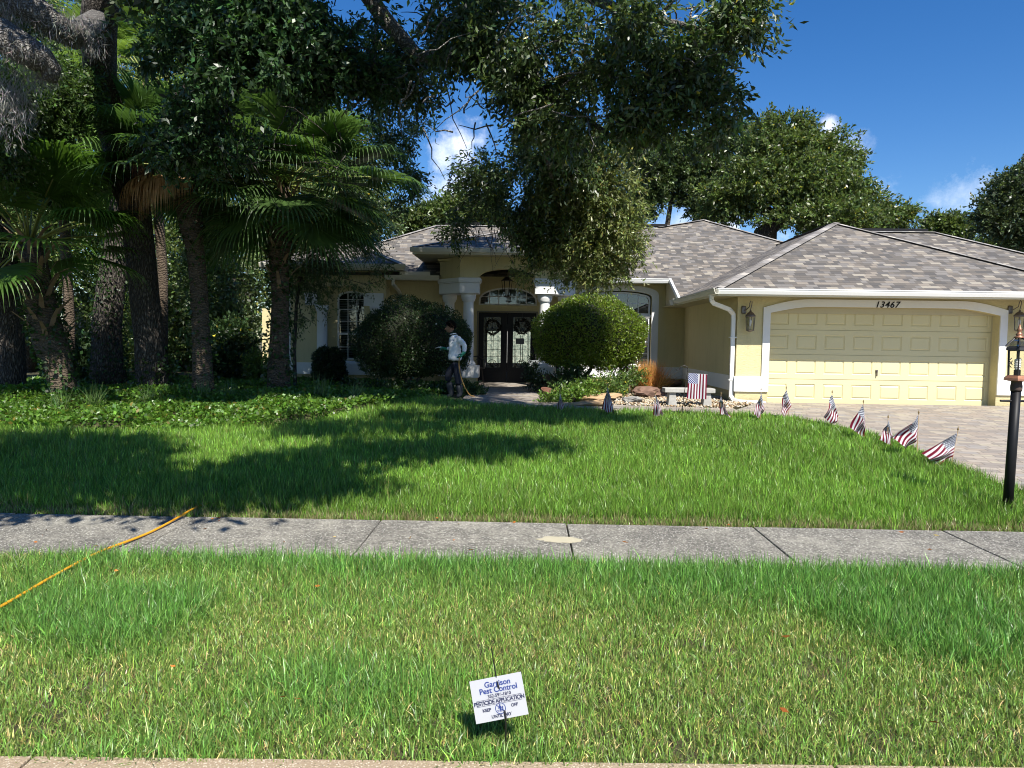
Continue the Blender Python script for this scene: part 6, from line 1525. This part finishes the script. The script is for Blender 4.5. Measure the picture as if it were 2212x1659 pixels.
# hedge-like trees closing the left background, each its own
WOOD = [((60, 420, 24, 130, 110), (40, 560, 23.5, 110, 90), (130, 330, 25, 100, 80)), ((230, 520, 27, 110, 110), (220, 650, 27, 90, 70), (190, 400, 28, 90, 90)),
        ((380, 560, 26, 110, 100), (350, 690, 25, 80, 90), (400, 440, 27, 100, 90)), ((500, 600, 24.5, 90, 120), (480, 720, 24, 80, 70), (520, 470, 26, 100, 80)),
        ((620, 520, 27, 90, 70), (690, 500, 26, 70, 60), (640, 440, 28, 90, 60)), ((760, 420, 30, 90, 60), (700, 350, 31, 100, 80), (820, 470, 30, 50, 36), (620, 350, 30, 90, 90)), ((60, 200, 27, 140, 120), (-40, 350, 27, 100, 150)), ((240, 200, 30, 150, 130), (420, 250, 30, 130, 120), (560, 200, 31, 110, 110), (120, 40, 30, 160, 100), (400, 60, 31, 180, 100)),
        ((300, 760, 27, 90, 50), (420, 770, 27, 90, 45), (180, 770, 27, 90, 50), (60, 750, 26, 100, 60)), ((-30, 650, 22, 60, 130), (-60, 480, 23, 70, 150))]
WL = ['shrubby tree filling the background left of the sabal palm boots', 'grey green tree around the neighbouring roof at left', 'speckled small leaved tree behind the forked oak trunk', 'bright speckled tree between the dark palm and the centre palm',
      'leafy tree just above the left wing roof corner', 'tree behind the centre palm crown left of the sky gap', 'tall tree at the upper left edge behind the mossy limbs', 'tall tree crowns behind the fork of the big oak', 'low hedge of bushes behind the oak trunks', 'tree at the extreme left edge behind the far left trunk']
WOOD += [((100, 100, 33, 200, 160), (300, 60, 34, 160, 160), (-60, 260, 32, 130, 160)), ((480, 330, 33, 160, 140), (660, 300, 33, 120, 110), (560, 120, 34, 160, 140), (800, 330, 33, 70, 60)), ((250, 360, 32, 150, 140), (100, 480, 31, 160, 140), (420, 640, 30, 150, 130), (600, 640, 29, 90, 90))]
WL += ['tallest far tree at the upper left corner', 'far tree with a wide crown above the centre palm', 'wide far tree filling the gaps between the left trunks']
for i, bl in enumerate(WOOD):
    x, y, Y = bl[0][:3]
    bg_tree(WL[i], list(bl), 500+430*len(bl), .15, (.085, .125, .045) if i % 2 else (.095, .14, .040), 320+i, ((x, 800, Y), (x+8, 700, Y), (x, 600, Y)), [.22, .18, .12], gap=.05, per=12, rc=.35, name='background_tree', yellow=.02, ycol=(.25, .25, .06), group='trees closing the left background')
# small tree spray in front of the wing
sp_t = tree('small_tree', (at(640, 840, 17.2).x, 17.2, .33), 'slender drooping branches with narrow leaves in front of the left wing wall')
foliage('crown', sp_t, blobs_px([(650, 560, 17.2, 55, 50), (690, 600, 17.2, 50, 40), (720, 560, 17, 60, 35), (760, 540, 17, 45, 30), (650, 640, 17.3, 38, 45), (690, 660, 17.3, 22, 22), (800, 520, 17, 40, 26), (820, 575, 17, 30, 9), (780, 612, 17, 30, 10), (630, 690, 17.3, 28, 24), (700, 510, 17, 70, 35), (610, 610, 17.4, 30, 60)]), 1250, 11, .15, .085, .026, (.075, .11, .04), seed=121, gap=.2, droop=.4)
mb = MB(); q0 = at(638, 850, 17.3); q0.z = .2; mb.tube([q0, at(636, 760, 17.3), at(640, 660, 17.3), at(655, 570, 17.2), at(690, 530, 17.1), at(760, 520, 17)], [.05, .045, .04, .03, .02, .01], 8)
mb.tube([at(655, 570, 17.2), at(640, 620, 17.2), at(650, 680, 17.2), at(680, 700, 17.2)], [.02, .015, .01, .006], 6); mb.tube([at(690, 530, 17.1), at(740, 600, 17), at(790, 615, 17), at(830, 605, 17)], [.015, .012, .008, .005], 6); mb.build('trunk', BARK, sp_t, smooth=True)

# ================================================================== SHRUBS
def topiary(label, blobs, n, leaf, col, seed, stems, base, yellow=0, flowers=0, stemr=.035, core=.80, group=None, name='round_shrub'):
    t = tree(name, base, label, 'shrub', group); bl = blobs_px(blobs); rg_ = np.random.default_rng(seed)
    # leaves packed in a shell
    b_ = np.array(bl); w = (b_[:, 3]*b_[:, 4]+b_[:, 4]*b_[:, 5]+b_[:, 3]*b_[:, 5]); w /= w.sum(); k = rg_.choice(len(b_), size=n, p=w); B = b_[k]; d = unit(rg_.normal(size=(n, 3)))
    lump = 1+.05*np.sin(6*d[:, 0]+B[:, 0])+.05*np.sin(7*d[:, 2])+.03*np.sin(15*d[:, 0])*np.sin(14*d[:, 2])
    r = (1-.24*rg_.random(n)**1.6)*lump+rg_.normal(0, .012, n); P = B[:, :3]+d*r[:, None]*B[:, 3:6]
    # drop leaves well inside another lobe
    for bb in b_:
        q = (((P-bb[:3])/bb[3:6])**2).sum(1); P = P[(q > .5)]; d = d[(q > .5)]
    m_ = len(P); D = unit(d*.8+rg_.normal(size=(m_, 3))*.75+np.array([0, 0, .15])); v, cc = leaf_quads(P, D, leaf*rg_.uniform(.7, 1.3, m_), leaf*.5*rg_.uniform(.7, 1.3, m_), tint(m_, col, rg_, .28, yellow, (.10, .09, .035)), rg_)
    np_mesh('foliage', v, 4, m_, LEAF, t, cc)
    bm = bmesh.new()  # solid dark cores added to block light through the leaf shell
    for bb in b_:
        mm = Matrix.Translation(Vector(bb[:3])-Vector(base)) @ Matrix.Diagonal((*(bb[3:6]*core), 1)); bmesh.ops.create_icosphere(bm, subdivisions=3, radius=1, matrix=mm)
    me = bpy.data.meshes.new('blocker_core'); bm.to_mesh(me); bm.free(); me.materials.append(simple('blocker_dark', (.014, .017, .008), .95) if 'blocker_dark' not in bpy.data.materials else bpy.data.materials['blocker_dark']); me.shade_smooth(); link(bpy.data.objects.new('blocker_core', me), t)
    if stems:
        mb = MB()
        for s_ in stems: mb.tube([at(*q) for q in s_], [stemr*1.2, stemr, stemr*.9, stemr*.7][:len(s_)], 8, wob=.05)
        mb.build('stem', BARK, t, smooth=True)
    if flowers:
        f = rg_.choice(m_, flowers); mb = MB()
        for i in f: mb.lathe(Vector(P[i]), [(.004, -.01), (.03, .0), (.024, .02), (.004, .028)], 7)
        mb.build('blossoms', simple('white_blossom', (.75, .75, .68), .7) if 'white_blossom' not in bpy.data.materials else bpy.data.materials['white_blossom'], t)
    return t
Y = 17.75; bz = at(1235, 850, Y); bz.z = .33
topiary('big rounded shrub on twisted stems between the right column and the arched window', [(1238, 722, Y, 84, 76, 1.0), (1308, 722, Y, 84, 78, 1.0), (1272, 710, Y-.1, 90, 70, 1.05), (1200, 740, Y, 45, 50, .7), (1348, 735, Y, 42, 48, .7), (1300, 768, Y, 46, 20, .6), (1225, 775, Y, 36, 16, .5)],
        60000, .058, (.125, .185, .018), 401, [[(1238, 845, Y), (1228, 825, Y), (1205, 805, Y-.1), (1200, 775, Y)], [(1240, 845, Y), (1240, 815, Y), (1232, 790, Y)], [(1243, 845, Y), (1256, 820, Y), (1275, 800, Y), (1282, 775, Y)], [(1238, 846, Y), (1246, 820, Y+.2), (1255, 790, Y+.2)]], bz, yellow=.04, flowers=9, stemr=.05)
Y = 17.9; bz = at(890, 850, Y); bz.z = .33
topiary('big dark rounded shrub between the left wing window and the entry columns', [(880, 725, Y, 95, 84, 1.05), (930, 735, Y, 88, 80, 1.0), (830, 745, Y, 72, 72, .95), (880, 765, Y, 105, 52, .9), (985, 745, Y+.2, 34, 58, .6)],
        60000, .050, (.030, .060, .016), 402, [[(885, 850, Y), (880, 825, Y), (860, 800, Y)], [(888, 850, Y), (900, 822, Y), (925, 800, Y)], [(886, 850, Y), (888, 820, Y), (888, 790, Y)]], bz, yellow=.03, flowers=16)
Y = 18.9; bz = at(711, 830, Y); bz.z = .33
topiary('small boxy dark shrub below the left wing column', [(700, 775, Y, 22, 26, .35), (723, 777, Y, 22, 25, .35), (711, 795, Y, 33, 28, .4), (700, 808, Y, 25, 20, .35), (724, 808, Y, 24, 20, .35)], 11000, .06, (.022, .045, .015), 403, None, bz)
# plants at the bed
def tuft(label, x, y, Yoff, h, n, spread, col, seed, lean=.35, cat='ornamental grass', name='grass_tuft', mat=DRYM, wid=.008):
    p = gp(x, y); Y = p.y+Yoff; c = at(x, y, Y); rg_ = np.random.default_rng(seed); z0 = g(Y)
    base = np.stack([c.x+rg_.normal(0, .09, n)*spread*2, Y+rg_.normal(0, .09, n)*spread*2, np.full(n, z0)], -1)
    th = rg_.uniform(0, 2*pi, n); ln = np.abs(rg_.normal(0, lean, n)); d = unit(np.stack([np.cos(th)*ln, np.sin(th)*ln, np.ones(n)], -1)); L = h*rg_.uniform(.6, 1.1, n)
    V = np.empty((n, 3, 4, 3)); sd = unit(np.cross(d, rg_.normal(size=(n, 3)))); p0 = base; cols = tint(n, col, rg_, .3)
    for j in range(3):
        p1 = p0+d*(L/3)[:, None]; w0 = wid*(1-j/3); w1 = wid*(1-(j+1)/3)+.0008
        V[:, j, 0] = p0-sd*w0; V[:, j, 1] = p0+sd*w0; V[:, j, 2] = p1+sd*w1; V[:, j, 3] = p1-sd*w1
        p0 = p1; d = unit(d+np.stack([np.cos(th), np.sin(th), -1.1*np.ones(n)], -1)*ln[:, None]*.35)
    o = np_mesh(name, V.reshape(-1, 3), 4, n*3, mat, None, np.repeat(cols, 12, axis=0)); tag(o, label, cat); return o
tuft('orange brown tuft of dry ornamental grass left of the concrete bench', 1402, 852, .30, .80, 1700, .8, (.50, .27, .08), 501, .40)
tuft('tall dead looking reeds standing against the inner house corner', 1445, 842, 1.6, .95, 260, .7, (.17, .12, .06), 502, .22, 'reeds', 'dry_reeds', wid=.010)
tuft('dark thin reeds in the shade behind the shepherd hook', 1475, 842, 2.0, .9, 160, .9, (.06, .055, .035), 503, .35, 'reeds', 'dry_reeds', wid=.009)
def plant(label, blobs, ncl, leaf, col, seed, name='leafy_plant', per=8, rc=.09, cat='plant', yellow=0, group='low plants in the bed'):
    bl = blobs_px(blobs); t = tree(name, (bl[0][0], bl[0][1], .3), label, cat, group)
    foliage('foliage', t, bl, ncl, per, rc, leaf, leaf*.55, col, seed=seed, yellow=yellow, droop=-.2, shell=.6, zmin=.3)
    mb = MB(); rg_ = np.random.default_rng(seed)
    for b_ in bl:
        for _ in range(3): mb.tube(wander((b_[0]+rg_.normal()*.05, b_[1], .3), (b_[0]+rg_.normal()*b_[3]*.5, b_[1], b_[2]+b_[5]*.5), 4, .02, rg_), [.008, .007, .006, .005, .003], 5)
    mb.build('stem', BARK, t); return t
plant('bright green leafy clump around the terracotta bowl and second flag', [(1200, 865, 14.9, 32, 11, .25), (1240, 850, 15.2, 40, 14, .3), (1185, 872, 14.7, 18, 8, .15), (1270, 842, 15.6, 30, 14, .3)], 420, .07, (.10, .17, .025), 511)
plant('mixed green shrubs in front of the arched window', [(1300, 835, 16.4, 34, 16, .35), (1345, 825, 16.8, 30, 18, .35), (1370, 815, 17.4, 26, 16, .3), (1325, 846, 16.0, 30, 12, .3)], 480, .065, (.085, .14, .03), 512, yellow=.05)
plant('sprawling dark green plants at the foot of the twisted stems', [(1235, 822, 17.2, 40, 26, .5), (1205, 835, 16.8, 22, 16, .3), (1260, 832, 16.9, 26, 18, .4)], 520, .07, (.04, .075, .02), 513)
plant('upright leafy stems rising against the white band below the window', [(1352, 795, 18.6, 10, 20, .12), (1330, 805, 18.6, 16, 12, .15), (1382, 805, 18.5, 10, 16, .12)], 130, .06, (.05, .09, .025), 514)
plant('small shrub beside the right column pedestal', [(1150, 810, 17.6, 12, 20, .18), (1160, 825, 17.4, 16, 14, .2), (1145, 790, 17.8, 8, 12, .1)], 170, .06, (.035, .06, .02), 515)
plant('dark leafy clump to the right of the worker beside the front walk', [(1020, 845, 16.6, 22, 16, .3), (1010, 855, 16.2, 16, 12, .2), (1035, 855, 16.3, 12, 10, .2)], 260, .07, (.035, .07, .02), 516)
plant('low foliage behind the worker below the dark round shrub', [(900, 845, 17.0, 50, 10, .3), (830, 845, 17.2, 50, 10, .3), (960, 845, 17.0, 30, 10, .3), (760, 840, 17.6, 40, 12, .3)], 600, .08, (.030, .062, .018), 517)
plant('dark glossy bush between the two fan palm trunks', [(500, 740, 20.5, 45, 40, .8), (520, 790, 20.3, 50, 45, .8), (480, 780, 20.4, 40, 40, .7)], 900, .13, (.03, .06, .018), 518, per=9, rc=.16, yellow=.03)
plant('dark bush between the sabal palm and the ivy trunk', [(190, 770, 18.5, 30, 40, .6), (200, 810, 18.2, 34, 26, .6)], 420, .14, (.028, .055, .018), 519, per=9, rc=.15)
plant('small sunlit shrub left of the wing base behind the centre palm', [(548, 790, 19.6, 18, 30, .4), (560, 810, 19.4, 22, 20, .4)], 330, .09, (.10, .15, .03), 520)

# --- ground cover under the trees
rg = np.random.default_rng(61); BED = [(-14, 10.2)]+[(gp(x, y).x, gp(x, y).y) for x, y in ((-150, 930), (0, 927), (200, 930), (400, 932), (560, 922), (700, 905), (800, 884), (850, 868), (900, 862))]+[(-2.2, 16.2), (-2.0, 19.6), (-14, 21.5)]
n = 150000; x = rg.uniform(-13, -1.5, n); y = 10.0+(rg.random(n)**1.25)*10; k = inpoly(x+rg.normal(0, .16, n), y+rg.normal(0, .16, n), BED) & (np.abs(x+y*.02) < y*.78+.8); x = x[k]; y = y[k]
hill = vnoise(x, y, 1.1)*.34*np.clip((16.5-y)/3, .25, 1)+vnoise(x, y, 3.1)*.08; n = len(x)
P = np.stack([x, y, gv(y)+hill*rg.uniform(.55, 1, n)], -1); D = unit(rg.normal(size=(n, 3))*np.array([1, 1, .45])+np.array([0, -.25, .35]))
cb = tint(n, (.085, .170, .020), rg, .34, .02, (.20, .16, .03)); L = rg.uniform(.045, .09, n)*(1+(y-10)*.035)
v, cc = leaf_quads(P, D, L, L*.62, cb, rg); tag(np_mesh('ground_cover', v, 4, n, LEAF, None, cc), 'jasmine like leafy ground cover in dappled light under the trees', 'ground cover', kind='stuff')
# soft mound under the leaves
xs = np.linspace(-14, -1.5, 70); ys = np.linspace(10.0, 21.5, 60); mb = MB(); vs = []; 
for yy in ys:
    for xx in xs:
        ins = inpoly(np.array([xx]), np.array([yy]), BED)[0]; vs.append((xx, yy, g(yy)-.05+(float(vnoise(xx, yy, 1.1))*.17*min(1, max(.25, (16.5-yy)/3))+.03 if ins else -.03)))
nx = len(xs); mb.add(vs, [(j*nx+i, j*nx+i+1, (j+1)*nx+i+1, (j+1)*nx+i) for j in range(len(ys)-1) for i in range(nx-1)]); tag(mb.build('bed_soil', SOIL, smooth=True, planar_uv=True), kind='structure')
TUF = ((205, 890, .42, 'spiky grass clump at left in the ground cover below the sabal palm'), (322, 880, .34, 'spiky grass clump in the ground cover before the forked oak'), (440, 878, .45, 'pale bladed grass clump right of the forked oak base'),
       (490, 872, .36, 'thin grass clump between the two palm trunks'), (690, 872, .46, 'tall arching grass clump in the bed before the boxy shrub'), (770, 872, .40, 'arching grass clump left of the round dark shrub'), (130, 895, .40, 'loose grass clump at the far left of the bed'), (575, 880, .30, 'short grass clump at the foot of the centre palm'))
for i, (x, y, h, lab) in enumerate(TUF):
    tuft(lab, x, y, 0, h*1.35, 70, .38, (.09, .15, .045), 530+i, .38, 'grass clump', 'grass_clump', GRASS, .009)

# --- neighbour's house glimpsed at the left
nh = empty('neighbour_house', (at(190, 720, 34).x, 34, .3), 'dim neighbouring house roof between the sabal palm and the leaning trunk', 'house')
a, c_ = at(120, 660, 34).x, at(262, 660, 34).x; zE, zR = at(200, 652, 34).z, at(200, 604, 37).z
mb = MB(); mb.box(a+.4, 34.5, .2, c_+3, 40, zE); mb.build('wall', simple('neighbour_stucco', (.16, .16, .15), .9), nh)
mb = MB(); mb.add([(a, 34, zE), (c_+4, 34, zE), (c_+2, 37.5, zR), (a+2, 37.5, zR), (a, 41, zE), (c_+4, 41, zE)], [(0, 1, 2, 3), (3, 2, 5, 4), (0, 3, 4)]); mb.build('roof', simple('neighbour_shingles', (.16, .14, .14), .9, var=.4, scale=6), nh)
mb = MB(); mb.box(a, 33.9, zE-.15, c_+4, 34.0, zE); mb.build('fascia', GUTW, nh)

# ================================================================== GRASS
def blades(name, x, y, z, h, w, cols, rg_, lean=.45, label=None):
    n = len(x); th = rg_.uniform(0, 2*pi, n); ln = np.abs(rg_.normal(0, lean, n)); fz = rg_.uniform(0, 2*pi, n)
    d0 = np.stack([np.cos(th)*ln, np.sin(th)*ln, np.ones(n)], -1); d0 = unit(d0); d1 = unit(d0+np.stack([np.cos(th)*ln, np.sin(th)*ln, -.35*ln], -1)*.9)
    s_ = np.stack([np.cos(fz), np.sin(fz), np.zeros(n)], -1); B = np.stack([x, y, z], -1); h = h[:, None]; w = w[:, None]
    V = np.empty((n, 5, 3)); V[:, 0] = B-s_*w*.5; V[:, 1] = B+s_*w*.5; M_ = B+d0*h*.55; V[:, 2] = M_+s_*w*.42; V[:, 3] = M_-s_*w*.42; V[:, 4] = M_+d1*h*.5
    V = V.reshape(-1, 3).astype(np.float32); nv = len(V)
    me = bpy.data.meshes.new(name); me.vertices.add(nv); me.vertices.foreach_set('co', V.ravel())
    k = np.arange(n)*5; li = np.stack([k, k+1, k+2, k+3, k+3, k+2, k+4], -1).ravel().astype(np.int32); me.loops.add(len(li)); me.loops.foreach_set('vertex_index', li)
    st = np.stack([np.arange(n)*7, np.arange(n)*7+4], -1).ravel().astype(np.int32); me.polygons.add(2*n); me.polygons.foreach_set('loop_start', st)
    try: me.polygons.foreach_set('loop_total', np.tile([4, 3], n).astype(np.int32))
    except Exception: pass
    me.update(calc_edges=True); ca = me.color_attributes.new('Col', 'FLOAT_COLOR', 'POINT'); c4 = np.ones((nv, 4), np.float32); c4[:, :3] = np.repeat(cols, 5, axis=0); ca.data.foreach_set('color', c4.ravel()); me.materials.append(GRASS)
    o = link(bpy.data.objects.new(name, me)); tag(o, label, 'grass', kind='stuff'); return o
rg = np.random.default_rng(71)
# verge
n = 760000; x = rg.uniform(-6.6, 6.6, n); y = 2.60+(5.02-2.60)*rg.random(n); k = (np.abs(x) < y*.75+2.0) & (y > 2.635+.024*x); y = np.where(rg.random(n) < .02, 2.59+.024*x+.06*rg.random(n), y); x, y = x[k], y[k]; n = len(x)
lush = np.clip((vnoise(x, y, 1.3)-.34)*2.8+.12+(y-3.7)*.85-np.clip(-x-1.6, 0, 3)*.8+np.clip(1-np.abs(x+1.2)/1.6, 0, 1)*.5+np.clip(x-.6, 0, 1)*.45, 0, 1)
lush = np.clip(lush+rg.normal(0, .18, n), 0, 1)
bare = vnoise(x, y, 4.2)*.6+vnoise(x, y, 9)*.4
keep = rg.random(n) < np.clip(.55+lush*.6-(bare < .30)*.30, .12, 1); keep &= ~((y > 4.85) & (rg.random(n) < .55)); x, y, lush = x[keep], y[keep], lush[keep]; n = len(x)
green = np.array([(.105, .230, .045)]); straw = np.array([(.46, .40, .16)]); olive = np.array([(.165, .255, .050)])
r_ = rg.random(n); mixw = (1-lush)[:, None]; c = green*(1-mixw)+olive*mixw; isst = r_ < (.035+.20*(1-lush)); c[isst] = straw; c = c*np.exp(rg.normal(0, .42, (n, 1)))*(1+rg.normal(0, .10, (n, 3)))
h = (.030+.062*lush)*rg.uniform(.4, 1.5, n)*(1+.25*(y-3.0)/2); h[isst] *= .75; w = rg.uniform(.0030, .0052, n)*(1+.35*lush)
blades('verge_grass', x, y, np.full(n, -.03), h+.012, w, np.clip(c, .003, 1), rg, .75, 'patchy green and straw coloured grass between the sidewalk and the curb')
# lawn
LAWN = [(-14, 6.17), (EP[0][0]-.0, 6.17), (5.28, 6.17), (5.28, 7.4)]+EP[1:15]+[(-1.6, 14.9), (-2.3, 16.2)]+[(gp(a, b).x, gp(a, b).y) for a, b in ((850, 864), (800, 880), (700, 900), (560, 918), (400, 928), (200, 926), (0, 923), (-150, 926))]+[(-14, 10.2)]
n = 600000; u = rg.random(n); y = 6.17*np.exp(u*math.log(16.3/6.17)); x = rg.uniform(-1, 1, n)*(y*.76+.9)-.02*y; jit = np.clip((-1.5-x)*.2, 0, .22); k = inpoly(x, y-np.abs(rg.normal(0, 1, n))*jit*(y > 9), LAWN); x, y = x[k], y[k]; n = len(x)
c = np.array([(.135, .250, .034)])*np.exp(rg.normal(0, .42, (n, 1)))*(1+rg.normal(0, .07, (n, 3))); pat = vnoise(x, y, .9)[:, None]; c = c*(.82+.36*pat); c[rg.random(n) < .035] = (.26, .24, .09)
edge_n = (y < 6.35) & (rg.random(n) < .5); c[edge_n] = np.array((.28, .24, .12))*rg.uniform(.6, 1.2, (edge_n.sum(), 1))
h = (.050+.045*vnoise(x, y, 2.3)+.055*vnoise(x, y, 7.))*rg.uniform(.5, 1.5, n); h[y < 6.33] *= .55; w = .0056*(y/6.2)**.8*rg.uniform(.7, 1.3, n)
blades('lawn_grass', x, y, gv(y)-.035, h+.02, w, np.clip(c, .003, 1), rg, .42, 'thick green mown lawn between the sidewalk and the house')
# grass right of the lamp post, near the drive foot
n = 9000; x = rg.uniform(4.2, 6.2, n); y = rg.uniform(6.17, 7.6, n); k = (x > 5.3) | (y < 6.8); k &= ~((x > 5.36) & (y > 6.45)); x, y = x[k], y[k]; n = len(x)
blades('drive_side_grass', x, y, gv(y)-.03, rg.uniform(.03, .07, n), rg.uniform(.004, .007, n), np.clip(np.array([(.15, .19, .05)])*np.exp(rg.normal(0, .3, (n, 1)))*np.ones((n, 3)), 0, 1), rg, .7, 'thin yellowish grass around the foot of the lamp post')
# fallen leaves on pavement and grass
mb = MB(); V = []; Cc = []; rg = np.random.default_rng(81); n = 50
px_ = np.concatenate([rg.uniform(0, 2200, 30), rg.uniform(0, 2200, 20)]); py_ = np.concatenate([rg.uniform(1120, 1190, 30), rg.uniform(1240, 1640, 20)])
P = np.array([list(gp(a, b_)+Vector((0, 0, .012 if b_ < 1200 else .045))) for a, b_ in zip(px_, py_)]); D = unit(rg.normal(size=(n, 3))*np.array([1, 1, .12])); v, cc = leaf_quads(P, D, rg.uniform(.03, .055, n), rg.uniform(.012, .02, n), tint(n, (.36, .13, .03), rg, .35, .3, (.45, .35, .15)), rg)
tag(np_mesh('fallen_leaves', v, 4, n, DRYM, None, cc), 'scattered orange and tan fallen leaves on pavement and verge', 'leaves', kind='stuff')
